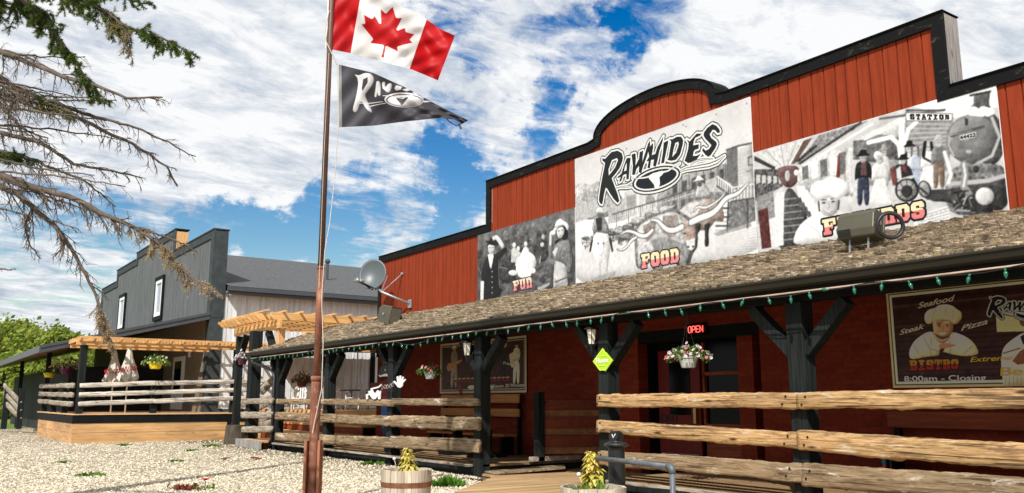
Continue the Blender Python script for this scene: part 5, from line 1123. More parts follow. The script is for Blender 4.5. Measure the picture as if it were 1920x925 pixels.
logo(cv, lambda x, y: (805+(x-118)*.63, 305+(y-842)*.345+(x-118)*.16), r=(.012, .022, .5))
cv.mesh('logo', PRINT, t, on_wall(YB-.003), .95)
zb = lambda x, y: (1660+x/4.204, 520+y/4.204)
for body, a, b, h, m, sh in (('Seafood', (258, 246), (552, 182), 10, CREAM, .35), ('Steak', (112, 456), (312, 402), 9, CREAM, .35), ('Pizza', (596, 424), (808, 366), 9.5, CREAM, .35), ('8:00am - Closing', (150, 822), (796, 812), 9.5, WHITEP, 0), ('Extreme', (668, 668), (1002, 652), 9, YELLOWP, .3), ('Be', (905, 776), (1085, 772), 15, YELLOWP, .1)):
    text_fit(body, zb(*a), zb(*b), h, YB-.007, m, t, 'lettering', sh, .001, .012)

# ---- band poster behind the lantern
t = thing('music_poster', (-17.9, YB, 2.1), 'dark framed poster of musicians on the porch wall behind the left lantern', 'poster')
q0, q1 = pY(826, 655, YB), pY(987, 735, YB); px0, px1, pz0, pz1 = q0[0], q1[0], 1.60, 2.88
board(t, px0, px1, pz0, pz1, YB, plain('poster_board', (.03, .02, .018), .6))
cv = Canvas(px0, px1, pz0, pz1, .012, lambda x, y: tuple(pY(680+x/5.138, 580+y/5.138, YB)[[0, 2]]), 2); full = np.ones((cv.ny, cv.nx), bool)
cv.put(full, (52, 20, 18), 8, 10, 4); k = lambda v: int(v/cv.res)
for i0, i1, c in ((0, .05, (170, 156, 128)), (.05, .075, (14, 10, 10)), (.075, .10, (150, 136, 110))):
    m = np.zeros_like(full); m[k(i0):cv.ny-k(i0), k(i0):cv.nx-k(i0)] = True; m2 = np.zeros_like(full); m2[k(i1):cv.ny-k(i1), k(i1):cv.nx-k(i1)] = True; cv.put(m & ~m2, c)
def muso(x, y0, y1, col, hat):
    cv.poly([(x-28, y0+70), (x-12, y0+40), (x+22, y0+40), (x+40, y0+75), (x+34, y0+170), (x-26, y0+170)], col, 12, 5, x); cv.poly([(x-26, y0+165), (x+34, y0+165), (x+30, y1), (x+6, y1), (x+4, y0+220), (x-8, y1), (x-34, y1)], tuple(c*1.2 for c in col), 12, 5, x+1); cv.ell(x+4, y0+22, 15, 22, (150, 112, 84)); cv.poly([(x-34, y0+14), (x-14, y0+4), (x-8, y0-16), (x+16, y0-16), (x+22, y0+2), (x+36, y0+8), (x, y0+16)], hat)
muso(880, 365, 760, (110, 96, 80), (190, 170, 130)); cv.line([(830, 560), (900, 520), (955, 492)], [.20, .10, .04], (150, 104, 60)); muso(1345, 330, 700, (24, 22, 26), (30, 26, 26)); cv.ell(1370, 345, 20, 26, (170, 130, 100)); muso(1480, 330, 720, (170, 160, 130), (30, 26, 26)); cv.poly([(1410, 440), (1450, 410), (1470, 560), (1430, 560)], (180, 160, 120), 14, 4, 3)
cv.poly([(1195, 400), (1240, 390), (1240, 520), (1195, 520)], (200, 186, 160)); cv.ell(940, 770, 22, 44, (110, 24, 20), -20); cv.ell(1050, 755, 40, 22, (190, 176, 140)); cv.ell(1220, 750, 44, 22, (190, 176, 140))
for q in range(13): cv.line([(880+q*42, 672-q*1.2), (905+q*42, 670-q*1.2)], .03, (170, 140, 90)); cv.line([(880+q*42, 690-q*1.2), (905+q*42, 700-q*1.2)], .05, (110, 24, 20))
cv.line([(1195, 330), (1240, 320), (1215, 360), (1250, 380), (1200, 415)], .05, (200, 190, 170)); cv.mesh('picture', PRINT, t, on_wall(YB), 1.9)
zp = lambda x, y: (680+x/5.138, 580+y/5.138)
text_fit('Steven 20 Minutes', zp(1250, 758), zp(1560, 745), 6, YB-.003, CREAM, t, 'lettering', .15, .001, .01); text_fit('Friends', zp(1352, 528), zp(1482, 552), 5, YB-.004, CREAM, t, 'lettering', .25, .001, .01)

# ---- lime diamond sign on the post
t = thing('diamond_sign', (-10.75, 9.02, 2.06), 'lime green diamond sign with white lettering on the post under the lantern', 'sign')
c = pY(1130, 674.5, 9.04); s_ = lambda px, py: tuple(pY(1080+px/7.12, 590+py/7.12, 9.04)[[0, 2]])
mb = MB(); mb.prism([s_(352, 448), s_(492, 612), s_(392, 758), s_(382, 748), s_(330, 748), s_(318, 755), s_(222, 626)], lambda u, v, d: (u, 9.04+d, v), .012); mb.build('panel', LIME, t)
mb = MB(); o_ = [s_(352, 460), s_(482, 612), s_(388, 745), s_(322, 745), s_(234, 626)]; i_ = [s_(352, 474), s_(472, 612), s_(384, 735), s_(326, 735), s_(245, 626)]
for j in range(5): mb.prism([o_[j], o_[(j+1) % 5], i_[(j+1) % 5], i_[j]], lambda u, v, d: (u, 9.037-d, v), .001)
mb.build('border', LIMEL, t)
zs = lambda x, y: (1080+x/7.12, 590+y/7.12)
text_fit('Fluent', zs(268, 644), zs(434, 636), 8, 9.035, WHITEP, t, 'lettering', 0, .001, .02)
mb = MB(); mb.box(s_(300, 690)[0], s_(400, 690)[0], 9.034, 9.036, s_(340, 688)[1], s_(340, 676)[1]); mb.box(s_(315, 555)[0], s_(400, 555)[0], 9.034, 9.036, s_(340, 558)[1], s_(340, 548)[1]); mb.build('small_print', LIMEL, t)
mb = MB(); mb.box(c[0]-.04, c[0]+.10, 9.053, 9.075, c[2]-.06, c[2]+.06); mb.build('bracket', BLKMETAL, t)
# ---- neon OPEN in the shop window
t = thing('neon_sign', (-10.9, YW+.2, 2.7), 'glowing red neon sign reading OPEN behind the hanging flower basket', 'sign')
YN = YW-.07
strokes = {'O': [[(0, .2), (0, .8), (.25, 1), (.75, 1), (1, .8), (1, .2), (.75, 0), (.25, 0), (0, .2)]], 'P': [[(0, 0), (0, 1), (.8, 1), (1, .85), (1, .6), (.8, .45), (0, .45)]], 'E': [[(1, 0), (0, 0), (0, 1), (1, 1)], [(0, .5), (.8, .5)]], 'N': [[(0, 0), (0, 1), (1, 0), (1, 1)]]}
mb = MB(); a = pY(1290, 624.5, YN); b = pY(1319, 622, YN); hgt = pY(1290, 613, YN)[2]-a[2]; wd = b[0]-a[0]
for i, ch in enumerate('OPEN'):
    for stq in strokes[ch]: mb.tube([(a[0]+wd*(i+.1+.74*u)/4, YN, a[2]+(b[2]-a[2])*i/4+hgt*v) for u, v in stq], .0075, 6)
mb.build('neon_tube', NEON, t, smooth=True)
mb = MB(); mb.box(a[0]-.04, b[0]+.04, YN+.03, YN+.05, a[2]-.05, a[2]+hgt+.05); mb.build('backing_board', DARKGLASS, t)
mb = MB(); [mb.tube([(x_, YN+.04, a[2]+hgt), (x_, YN+.04, 2.9)], .004, 5) for x_ in (a[0], b[0])]; mb.build('chain', BLKMETAL, t)

# ------------------------------------------------------------------ flagpole and flags
pb = pZ(584, 950, 0); PXc, PYc = float(pb[0]), float(pb[1])
t = thing('flagpole', (PXc, PYc, 0), 'tall rusty brown steel flagpole rising from a red brown channel footing on the gravel', 'flagpole')
def pole_at(py, tol=0):                                        # height on the pole at a row of the photo
    lo, hi = 0, 12
    for _ in range(40):
        m = (lo+hi)/2; q = np.array([PXc, PYc, m])-EYE; y = 462.5-F*(q@_up)/(q@_fw)
        lo, hi = (m, hi) if y > py else (lo, m)
    return lo
z_mid = pole_at(708); z_b = pole_at(826)
mb = MB(); zz = np.linspace(.0, z_mid, 18); mb.tube([(PXc, PYc, z) for z in zz], [.069+.003*random.uniform(-1, 1) for z in zz], 16); mb.build('lower_pipe', RUST, t, smooth=True)
mb = MB(); mb.tube([(PXc, PYc, z_mid-.05), (PXc-.0, PYc, z_mid+.02)], .077, 16); mb.tube([(PXc, PYc, pole_at(505)), (PXc, PYc, pole_at(505)+.03)], .055, 14); mb.build('collar', RUST, t, smooth=True)
mb = MB(); mb.tube([(PXc, PYc, z_mid), (PXc, PYc, pole_at(500))], .050, 14); mb.build('middle_pipe', RUST, t, smooth=True)
mb = MB(); mb.tube([(PXc, PYc, pole_at(500)), (PXc, PYc, pole_at(100)), (PXc, PYc, 9.3)], [.045, .040, .036], 14); mb.sphere((PXc, PYc, 9.34), .07); mb.build('upper_pole', POLEDARK, t, smooth=True)
rv = Vector((_rt[0], _rt[1], 0)); dv = Vector((_d[0], _d[1], 0)); M_ = Matrix.Translation((PXc, PYc, 0)) @ Matrix(((rv.x, dv.x, 0, 0), (rv.y, dv.y, 0, 0), (0, 0, 1, 0), (0, 0, 0, 1)))
for sg in (-1, 1):
    mb = MB(); x0_ = .074*sg; mb.box(min(x0_, x0_+sg*.012), max(x0_, x0_+sg*.012), -.10, .10, 0, z_b, M_); mb.box(min(x0_, x0_+sg*.034), max(x0_, x0_+sg*.034), -.112, -.1, 0, z_b, M_); mb.box(min(x0_, x0_+sg*.034), max(x0_, x0_+sg*.034), .1, .112, 0, z_b, M_); mb.build('footing_channel', BASEM, t, bevel=.003)
mb = MB(); [mb.tube([M_ @ Vector((-.11, 0, z)), M_ @ Vector((.11, 0, z))], .016, 6) for z in (.25, z_b-.28)]; mb.build('bolt', BASEM, t)
def pole_front(py, dx=0, back=0): z = pole_at(py); return Vector((PXc, PYc, z)) + rv*dx - dv*(.06+back)
dep_pole = float((np.array([PXc, PYc, 6.0])-EYE)@_fw)
def fpt(px, py, dd=0): q = pD(px, py, 1); dirv = (q-EYE); s_ = (PXc*_d[0]+PYc*_d[1]+dd)/(dirv@_d); return Vector(dirv*s_+EYE)
mb = MB(); mb.tube([fpt(617, 20, -.06), fpt(609, 60, -.07), fpt(611, 78, -.07), fpt(622, 100, -.05), fpt(632, 122, 0)], .008, 6); mb.tube([fpt(634, 240), fpt(628, 330, .02), fpt(618, 420, -.02), fpt(609, 470, -.06), fpt(603, 560, -.08), fpt(606, 640, -.09), fpt(603, 730, -.1), fpt(590, 790, -.1), fpt(586, 812, -.1)], .006, 6); mb.tube([fpt(617, 100, -.05), fpt(607, 300, -.07), fpt(598, 540, -.08)], .004, 5); tag(mb.build('halyard_rope', ROPE, base=(PXc, PYc, 0)), 'thin pale halyard rope hanging along the flagpole', 'rope')
def interp_curve(ctrl, u):
    us = [c[0] for c in ctrl]; return np.array([np.interp(u, us, [c[k] for c in ctrl]) for k in (1, 2)])
def flag_mesh(name, cv, top, bot, wave, label, mat):
    cvx = np.linspace(0, 1, 200)
    def smooth(ctrl):
        tab = np.array([interp_curve(ctrl, u) for u in cvx]); k = np.hanning(15); k /= k.sum()
        for j in (0, 1): pad = np.pad(tab[:, j], 7, mode='reflect', reflect_type='odd'); tab[:, j] = np.convolve(pad, k, 'valid')
        return tab
    T, B = smooth(top), smooth(bot)
    root = thing(name, fpt(*top[0][1:]), label, 'flag')
    def p3(u, v):
        u = np.clip(u, 0, 1); v = np.clip(v, 0, 1); out = np.zeros(np.shape(u)+(3,))
        tx = np.stack([np.interp(u, cvx, T[:, j]) for j in (0, 1)], -1); bx = np.stack([np.interp(u, cvx, B[:, j]) for j in (0, 1)], -1)
        P = bx*(1-v)[..., None] + tx*v[..., None]; dd = wave(u, v)
        dirs = _rt*((P[..., 0]-960)/F)[..., None] + _up*((462.5-P[..., 1])/F)[..., None] + _fw
        s_ = (PXc*_d[0]+PYc*_d[1]+dd)/(dirs@_d); return dirs*s_[..., None]+EYE
    o = cv.mesh('cloth', mat, root, p3, .9)
    o.data.polygons.foreach_set('use_smooth', [True]*len(o.data.polygons)); return root
cvf = Canvas(0, 1, 0, 1, .005, lambda x, y: (x, y), 2); full = np.ones((cvf.ny, cvf.nx), bool); RD = (196, 14, 22)
cvf.put(full, (240, 240, 238)); cvf.poly([(0, 0), (.25, 0), (.25, 1), (0, 1)], RD); cvf.poly([(.75, 0), (1, 0), (1, 1), (.75, 1)], RD)
raw = [(90, 2030), (45, 1167), (156, 1069), (1015, 1220), (899, 900), (919, 827), (1860, 65), (1648, -34), (1614, -113), (1800, -685), (1258, -570), (1185, -608), (1080, -855), (657, -401), (546, -458), (750, -1510), (423, -1321), (332, -1348), (0, -2000)]
leaf = [(.5+x/9000, .5-y/4750) for x, y in raw] + [(.5-x/9000, .5-y/4750) for x, y in raw[::-1][1:]]
cvf.put(cvf.mask(leaf), RD)
nf = flag_mesh('national_flag', cvf, [(0, 619, -28), (.25, 678, -18), (.5, 738, 4), (.75, 800, 37), (.88, 828, 56), (1, 853, 67)], [(0, 612, 91), (.25, 657, 100), (.5, 716, 116), (.75, 768, 129), (.88, 795, 140), (1, 821, 151)],
          lambda u, v: .17*np.sin(u*8.5-.6+v*1.9)*np.minimum(1, u*4) + .035*np.sin(u*21+v*8)*np.minimum(1, u*2) + .03*np.sin(v*13+u*9)*np.minimum(1, u*3) + .012*np.sin(u*44-v*17), 'red and white maple leaf flag flying at the top of the pole', FABRIC)
mb = MB(); mb.tube([fpt(617.5, -28), fpt(614.5, 30), fpt(611, 92)], .012, 6); mb.build('hoist_band', WHITEPL, nf)
cvp = Canvas(0, 1, 0, 1, .004, lambda x, y: (x, y), 2); full = np.ones((cvp.ny, cvp.nx), bool); GR = (66, 65, 72)
cvp.put(full, GR); cvp.poly([(0, 0), (.02, 0), (.02, 1), (0, 1)], (150, 150, 150))
PT = [(0, 635, 121), (.25, 700, 137), (.5, 762, 165), (.75, 822, 198), (1, 878, 226)]; PB = [(0, 636, 239), (.25, 700, 236), (.5, 760, 228), (.75, 822, 222), (.9, 852, 224), (1, 866, 233)]
def pfn(x, y):                                                  # zoom pixels of the reference -> cloth coordinates
    X, Y = 560+x/3.558, y/3.558; u = float(np.interp(X, [c[1] for c in PT], [c[0] for c in PT])); yt = np.interp(u, [c[0] for c in PT], [c[2] for c in PT]); yb_ = np.interp(u, [c[0] for c in PB], [c[2] for c in PB]); return (u, 1-(Y-yt)/max(yb_-yt, 2))
cvp.fn = pfn; WH = (232, 230, 232)
cvp.poly([(370, 495), (400, 505), (440, 487), (480, 490), (505, 520), (490, 570), (450, 620), (440, 640), (500, 762), (450, 730), (415, 665), (385, 755), (355, 740), (385, 640), (398, 560), (392, 520)], WH); cvp.poly([(430, 530), (460, 515), (462, 550), (425, 610), (420, 590)], GR)
for P in ([(505, 650), (515, 580), (520, 540), (545, 545), (550, 640), (530, 640), (528, 610), (520, 650)], [(555, 550), (580, 545), (575, 590), (600, 555), (625, 560), (612, 615), (590, 618), (572, 600), (560, 590)], [(640, 590), (650, 570), (690, 580), (680, 600), (650, 605)], [(690, 600), (720, 590), (760, 600), (720, 610)], [(755, 615), (790, 620), (810, 635), (775, 628)]): cvp.poly(P, WH)
cvp.line([(400, 690), (480, 690), (560, 680)], .012, WH); cvp.line([(480, 710), (580, 690)], .012, WH)
cvp.ell(705, 668, 132, 50, WH, 2); cvp.ell(705, 670, 122, 42, (60, 60, 66), 2); cvp.ell(708, 672, 116, 37, WH, 2)
cvp.poly([(650, 655), (735, 650), (705, 690), (690, 705), (680, 690)], (72, 72, 80)); cvp.line([(565, 640), (620, 640), (690, 660), (760, 635), (860, 660)], .012, WH); cvp.line([(835, 680), (900, 680), (940, 700)], .02, WH)
fl = flag_mesh('pennant_flag', cvp, PT, PB, lambda u, v: .12*np.sin(u*7+v*1.8)*np.minimum(1, u*4)+.03*np.sin(u*19+v*9)*np.minimum(1, u*2)+.012*np.sin(u*37-v*13), 'dark grey pointed pennant flag with white lettering below the maple leaf flag', FABRIC)
mb = MB(); mb.tube([fpt(866, 232), fpt(856, 236), fpt(842, 228), fpt(838, 224)], .008, 6); mb.tube([fpt(860, 232), fpt(865, 242)], .012, 6); mb.build('loose_thread', INK, fl)
mb = MB(); mb.tube([fpt(632, 121), fpt(634, 180), fpt(634.5, 240)], .007, 6); mb.build('hoist_cord', ROPE, fl)

# ------------------------------------------------------------------ roof equipment
t = thing('satellite_dish', (-22.3, 11.3, 4.3), 'grey satellite dish on a strutted mast at the left end of the red false front', 'satellite dish')
dc = Vector(pY(701, 517, 10.9)); ax = Vector((.66, -.70, .22)).normalized(); sx = ax.cross(Vector((0, 0, 1))).normalized(); sy = sx.cross(ax).normalized()
dr_ = float(29*((np.array(dc)-EYE)@_fw)/F)
mb = MB(); rings = 8; nn = 32
for side in (0, 1):
    b = len(mb.v)
    for i in range(rings+1):
        r = dr_*i/rings
        for j in range(nn):
            a = 2*math.pi*j/nn; p = dc + sx*(r*math.cos(a)*.92) + sy*(r*math.sin(a)*1.04) + ax*((r/dr_)**2*.13 - .02*side); mb.v.append(tuple(p))
    for i in range(rings):
        for j in range(nn): j2 = (j+1) % nn; mb.addf((b+i*nn+j, b+i*nn+j2, b+(i+1)*nn+j2, b+(i+1)*nn+j))
    if side:
        for j in range(nn): j2 = (j+1) % nn; a0 = rings*nn; mb.addf((a0+j, a0+j2, b+a0+j2, b+a0+j))
mb.build('reflector', DISH, t, smooth=True, fix=False)
base_pt = Vector((-21.6, YW-.02, 4.12)); el = Vector(pY(716, 548, 11.0)); lnb = Vector(pD(672, 527, float((np.array(dc)-EYE) @ _fw)-.7))
mb = MB(); mb.tube([base_pt, el, dc-ax*.05-sy*.25], .035, 10); mb.build('mast', METAL, t, smooth=True)
mb = MB(); mb.tube([dc-sy*dr_*.95, lnb], .028, 8); mb.tube([dc-sy*dr_*.95-sx*.12, lnb], .02, 8); mb.build('feed_arm', BLKMETAL, t)
mb = MB(); mb.tube([lnb+ax*.10, lnb-ax*.10], [.07, .05], 10); mb.tube([lnb+sx*.12, lnb-sx*.16], .045, 8); mb.build('receiver', METAL, t, smooth=True)
mb = MB(); mb.tube([el, Vector(pY(754, 514, YW))], .018, 8); mb.tube([el+Vector((0, 0, .05)), Vector(pY(727, 517, 11.1))], .018, 8); mb.build('strut', METAL, t)
mb = MB(); mb.box(-.10, .10, -.03, 0, -.12, .12, Matrix.Translation(base_pt)); mb.build('mounting_plate', METAL, t, bevel=.005); mb = MB(); mb.sphere(pY(754, 514, YW-.02), .05); mb.build('strut_foot', METAL, t)
def floodlight(loc, yaw, pitch, w, h, d, label, ringside):
    t = thing('floodlight', loc, label, 'floodlight'); M = Matrix.Translation(loc) @ Matrix.Rotation(yaw, 4, 'Z') @ Matrix.Rotation(pitch, 4, 'X')
    P = lambda x, y, z: M @ Vector((x, y, z))
    mb = MB(); sec = [(-h/2, -d*.35), (-h*.25, -d/2), (h*.3, -d/2), (h/2, -d*.25), (h/2, d/2), (-h/2, d/2)]
    n = len(sec); mb.mesh([P(x, b, a) for x in (-w/2, w/2) for a, b in sec], [tuple(range(n)), tuple(range(2*n-1, n-1, -1))]+[(i, i+n, (i+1) % n+n, (i+1) % n) for i in range(n)]); mb.build('housing', BRONZE, t, bevel=.015)
    mb = MB(); mb.box(-w/2-.012, w/2+.012, d/2, d/2+.035, -h/2-.012, h/2+.012, M); mb.build('door_frame', BRONZE, t, bevel=.006)
    mb = MB(); mb.box(-w/2+.03, w/2-.03, d/2+.036, d/2+.042, -h/2+.03, h/2-.03, M); mb.build('lens', LENS, t)
    mb = MB()
    for k in range(5): z = -h*.47+k*h*.055; mb.box(-w/2+.02, -w*.12, -d*.44-.03*(k/5), -d*.36, z, z+h*.022, M)
    mb.build('vent', BLKMETAL, t)
    mb = MB(); x = ringside*(w/2+.16); rc = P(x+ringside*.02, -.05, -h*.22); ring = [rc+Vector(_rt*.16*math.cos(a)+_up*.16*math.sin(a)+_d*.03*math.sin(a)) for a in np.linspace(0, 2*math.pi, 28)]
    mb.tube(ring, .026, 8, False); mb.tube([q+Vector((.02, -.03, -.015)) for q in ring], .02, 8, False); mb.build('cable_loop', BLKMETAL, t, smooth=True)
    mb = MB(); mb.tube([P(-w/2-.03, 0, 0), P(w/2+.03, 0, 0)], .03, 8); [mb.tube([P(x_, 0, -h*.4), P(x_, .02, -h/2-.22)], .014, 6) for x_ in (-w*.25, w*.25)]; mb.build('bracket', METAL, t)
floodlight(Vector(pY(1612, 424, 10.0)), R(6), R(-14), .50, .36, .25, 'large bronze floodlight with a cable ring on the shakes below the FRIENDS lettering', 1)
floodlight(Vector(pY(729, 590, 10.0)), R(-62), R(-14), .44, .44, .36, 'smaller bronze floodlight on the shakes under the satellite dish', -1)
# ------------------------------------------------------------------ string of green bulbs under the gutter
t = thing('string_lights', (-13, 8.97, 2.62), 'string of green bulbs hung along the whole red porch eave', 'string lights')
YL = 8.76; wl_pts = []; x = -26.6; rs = random.Random(3)
while x < -2.6:
    sagz = .012*math.sin(x*3.1) + .010*math.sin(x*7.7); dip = -.13*max(0, 1-abs(x+16.1)/.9) if -17 < x < -15.2 else 0
    wl_pts.append((x, YL, 2.683+sagz+dip)); x += .18
mb = MB(); mb.tube([(q[0], q[1]+.012, 2.70) for q in wl_pts], .011, 6); mb.build('guide_rod', plain('rusty_white_rod', (.48, .34, .26), .6, .3, 0, .4, 8, 0, (.6, 8, 8)), t)
mb = MB(); mb.tube(wl_pts, .007, 5); mb.build('wire', INK, t)
bx = -26.4; i = 0
while bx < -2.7 and i < 98:
    z = np.interp(bx, [q[0] for q in wl_pts], [q[2] for q in wl_pts]); tilt = rs.uniform(-.5, .5); tl2 = rs.uniform(-.3, .3)
    Mb = Matrix.Translation((bx, YL-.012, z)) @ Matrix.Rotation(tilt, 4, 'Y') @ Matrix.Rotation(tl2, 4, 'X')
    if rs.random() < .12: Mb = Mb @ Matrix.Rotation(1.2, 4, 'Y')
    m2 = MB(); m2.lathe([(.010, 0), (.012, -.03)], n=8); m2.lathe([(.012, -.03), (.021, -.048), (.020, -.066), (.011, -.092), (.002, -.108)], n=10); m2.v = [tuple(Mb @ Vector(p)) for p in m2.v]
    m2.build('bulb', BULB, t, smooth=True); bx += rs.uniform(.26, .40); i += 1

# ------------------------------------------------------------------ lanterns on the posts
def lantern(px, py, postx, label, hpx):
    c = Vector(pY(px, py, 9.02)); dep = float((np.array(c)-EYE)@_fw); g = hpx*dep/F
    t = thing('wall_lantern', c, label, 'lantern', 'lanterns on the porch posts'); X, Y, Z = c
    def ring(r, z, rot=R(20), n=6): return [(X+r*math.cos(rot+2*math.pi*k/n), Y+r*math.sin(rot+2*math.pi*k/n), Z+z) for k in range(n)]
    a, b = ring(g*.36, g*.5), ring(g*.22, -g*.5)
    mb = MB(); n = 6; mb.mesh(a+b, [(k, (k+1) % n, n+(k+1) % n, n+k) for k in range(n)]+[tuple(range(n))[::-1], tuple(range(n, 2*n))]); mb.build('lamp_glass', LAMPGLASS, t)
    mb = MB(); [mb.tube([p, q], g*.028, 5) for p, q in zip(a, b)]; [mb.tube([a[k], a[(k+1) % n]], g*.035, 5) for k in range(n)]; [mb.tube([b[k], b[(k+1) % n]], g*.035, 5) for k in range(n)]; mb.build('cage', BLKMETAL, t)
    mb = MB(); mb.lathe([(g*.50, g*.50), (g*.52, g*.54), (g*.34, g*.66), (g*.20, g*.80), (g*.08, g*.88), (g*.08, g*.95), (.0001, g*1.0)], (X, Y, Z), 12); mb.build('cap', BLKMETAL, t, smooth=True)
    mb = MB(); mb.lathe([(g*.22, -g*.5), (g*.16, -g*.62), (g*.06, -g*.72), (g*.07, -g*.86), (g*.03, -g*1.0), (.0001, -g*1.12)], (X, Y, Z), 10); mb.build('finial', BLKMETAL, t, smooth=True)
    e = Vector((postx-.13, YP-.05, Z-g*.1))
    mb = MB(); sc = [Vector((X, Y, Z-g*.72)).lerp(e, u)+Vector((0, 0, -.3*g*math.sin(u*3.1)+g*.5*u)) for u in np.linspace(0, 1, 9)]; mb.tube(sc, g*.05, 6); mb.tube([e+Vector((-.03+.0*u, -.0, .25*g*math.sin(u))) + Vector((-.10*g*math.cos(u), 0, .4*g)) for u in np.linspace(0, 6, 14)], g*.04, 6); mb.box(e.x, e.x+.03, e.y-.05, e.y+.05, e.z-.18, e.z+.18); mb.build('scroll_arm', BLKMETAL, t, smooth=False)
lantern(1109, 632, -10.46, 'black lantern with frosted glass on the post above the lime diamond sign', 28)
lantern(876, 655, -14.14, 'black lantern with frosted glass in front of the musicians poster', 24)

# ------------------------------------------------------------------ plants
def leaf_cloud(mb, pts, size, cols, flat=.3, rnd=random):
    mb.use_c = True
    for p in pts:
        s = size*rnd.uniform(.6, 1.3); d = Vector((rnd.uniform(-1, 1), rnd.uniform(-1, 1), rnd.uniform(-.6, .9))).normalized(); u = d.orthogonal().normalized(); w = d.cross(u); a = rnd.uniform(0, 6.28); u, w = u*math.cos(a)+w*math.sin(a), w*math.cos(a)-u*math.sin(a)
        mb.col = rnd.choice(cols); p = Vector(p); mb.mesh([p-u*s*.5, p+w*s*.28+d*s*.06, p+u*s*.5, p-w*s*.28+d*s*.06], [(0, 1, 2, 3)])
    mb.col = None
GREENS = [(.6, .7, .5), (.9, 1, .8), (1.2, 1.2, .9), (1.5, 1.4, 1)]
def basket(loc, r, h, potm, label, petals, hang, leaves=GREENS, spread=1.6, rise=.9, nl=420, nf=46, fs=.05, group='hanging flower baskets'):
    t = thing('hanging_basket', loc, label, 'flower basket', group); X, Y, Z = loc; rd = random.Random(int(abs(X*37+Y*11)))
    mb = MB(); mb.lathe([(r*.68, 0), (r*.72, .01), (r*.98, h*.86), (r*1.06, h*.88), (r*1.06, h), (r*.96, h)], (X, Y, Z), 24); mb.build('pot', potm, t, smooth=False)
    mb = MB(); mb.lathe([(.001, h*.95), (r*.97, h*.95)], (X, Y, Z), 20, False); mb.build('soil', SOIL, t)
    def pt(k=1.0):
        a = rd.uniform(0, 6.28); q = rd.random()**.5; rr = r*spread*q*k; z = h + r*rise*(1-q*q)*rd.random() + rd.uniform(-.02, .05) - max(0, q-.62)*h*1.5*rd.random(); return (X+rr*math.cos(a), Y+rr*math.sin(a), Z+z)
    mb = MB(); leaf_cloud(mb, [pt() for _ in range(nl)], r*.34, leaves, rnd=rd); mb.build('foliage', PLEAF, t, fix=False)
    mb = MB(); mb.use_c = True
    for _ in range(nf):
        p = Vector(pt(1.08)) + Vector((0, 0, r*.12)); s = fs*rd.uniform(.7, 1.2); nrm = Vector((rd.uniform(-.4, .7), rd.uniform(-1, -.2), rd.uniform(-.1, .7))).normalized(); u = nrm.orthogonal().normalized(); w = nrm.cross(u); c = rd.choice(petals); mb.col = c
        ringp = [p+(u*math.cos(a)+w*math.sin(a))*s*.5*(1 if i % 2 else .86)+nrm*s*.18 for i, a in enumerate(np.linspace(0, 6.28, 11)[:-1])]
        mb.mesh([p]+ringp, [(0, i+1, (i+1) % 10+1) for i in range(10)]); mb.col = tuple(q*.35 for q in c); mb.mesh([p+nrm*s*.1+(u*math.cos(a)+w*math.sin(a))*s*.13 for a in np.linspace(0, 6.28, 7)[:-1]], [tuple(range(6))])
    mb.col = None; mb.build('flowers', PETAL, t, fix=False)
    mb = MB(); top = Vector((X, Y, hang)); [mb.tube([(X+r*math.cos(a), Y+r*math.sin(a), Z+h), top], .004, 5) for a in (0.4, 2.5, 4.6)]; mb.tube([top, top+Vector((0, 0, .06)), top+Vector((.02, 0, .09))], .008, 5); mb.build('hanger', INK, t)
    return t
WHT = (.75, .72, .74); PNK = (.80, .22, .26); PAL = (.78, .58, .64); ROS = (.55, .06, .12); YEL = (.8, .6, .05); ORG = ORG
l = pY(1291, 690, 9.05); basket(tuple(l), .135, .155, POTWHITE, 'pale pot of white and pink petunias hanging below the OPEN sign', [WHT, WHT, PAL, PAL, PNK], 2.55, spread=2.3, rise=1.1, nl=520, nf=70, fs=.05)
l = pY(807, 711, 9.35); basket(tuple(l), .135, .15, POTWHITE, 'pale pot with red pink flowers hanging left of the musicians poster', [PNK, PAL, ROS], 2.42, [(.5, .6, .4), (.8, .95, .7), (1.1, 1.2, .8)], spread=2.2, rise=1.0, nl=520, nf=26, fs=.06)
l = pY(566, 726, 10.2); basket(tuple(l), .17, .18, POTTERRA, 'terracotta pot with red and orange yellow flowers hanging beside the flagpole', [ROS, ROS, YEL, (.7, .25, .03)], 2.42, [(.4, .5, .3), (.7, .8, .5)], spread=2.0, rise=1.6, nl=420, nf=70, fs=.07)
l = pX(291, 692, DX+.18); basket(tuple(l), .24, .22, POTYEL, 'bright yellow pot of trailing pale green leaves hanging from the long pergola', [(.75, .7, .4), WHT], 3.15, [(1.3, 1.2, .8), (1.7, 1.5, 1.1), (.9, .9, .6)], spread=2.0, rise=1.2, nl=420, nf=24, fs=.08)
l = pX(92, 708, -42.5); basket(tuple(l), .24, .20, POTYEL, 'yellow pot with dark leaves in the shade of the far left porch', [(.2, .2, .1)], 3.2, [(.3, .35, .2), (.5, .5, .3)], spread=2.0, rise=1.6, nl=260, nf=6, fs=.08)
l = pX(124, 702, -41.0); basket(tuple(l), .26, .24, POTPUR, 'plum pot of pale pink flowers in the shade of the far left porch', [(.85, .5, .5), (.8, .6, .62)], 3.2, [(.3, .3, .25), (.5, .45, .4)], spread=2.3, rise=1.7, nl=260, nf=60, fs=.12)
l = pY(454, 684, 9.0); basket(tuple(l), .16, .18, POTPUR, 'plum pot with pale flowers hanging beside the black end post of the porch', [WHT, PAL], 2.9, [(.5, .5, .4), (.9, .9, .7)], spread=1.7, rise=1.5, nl=260, nf=46, fs=.09)
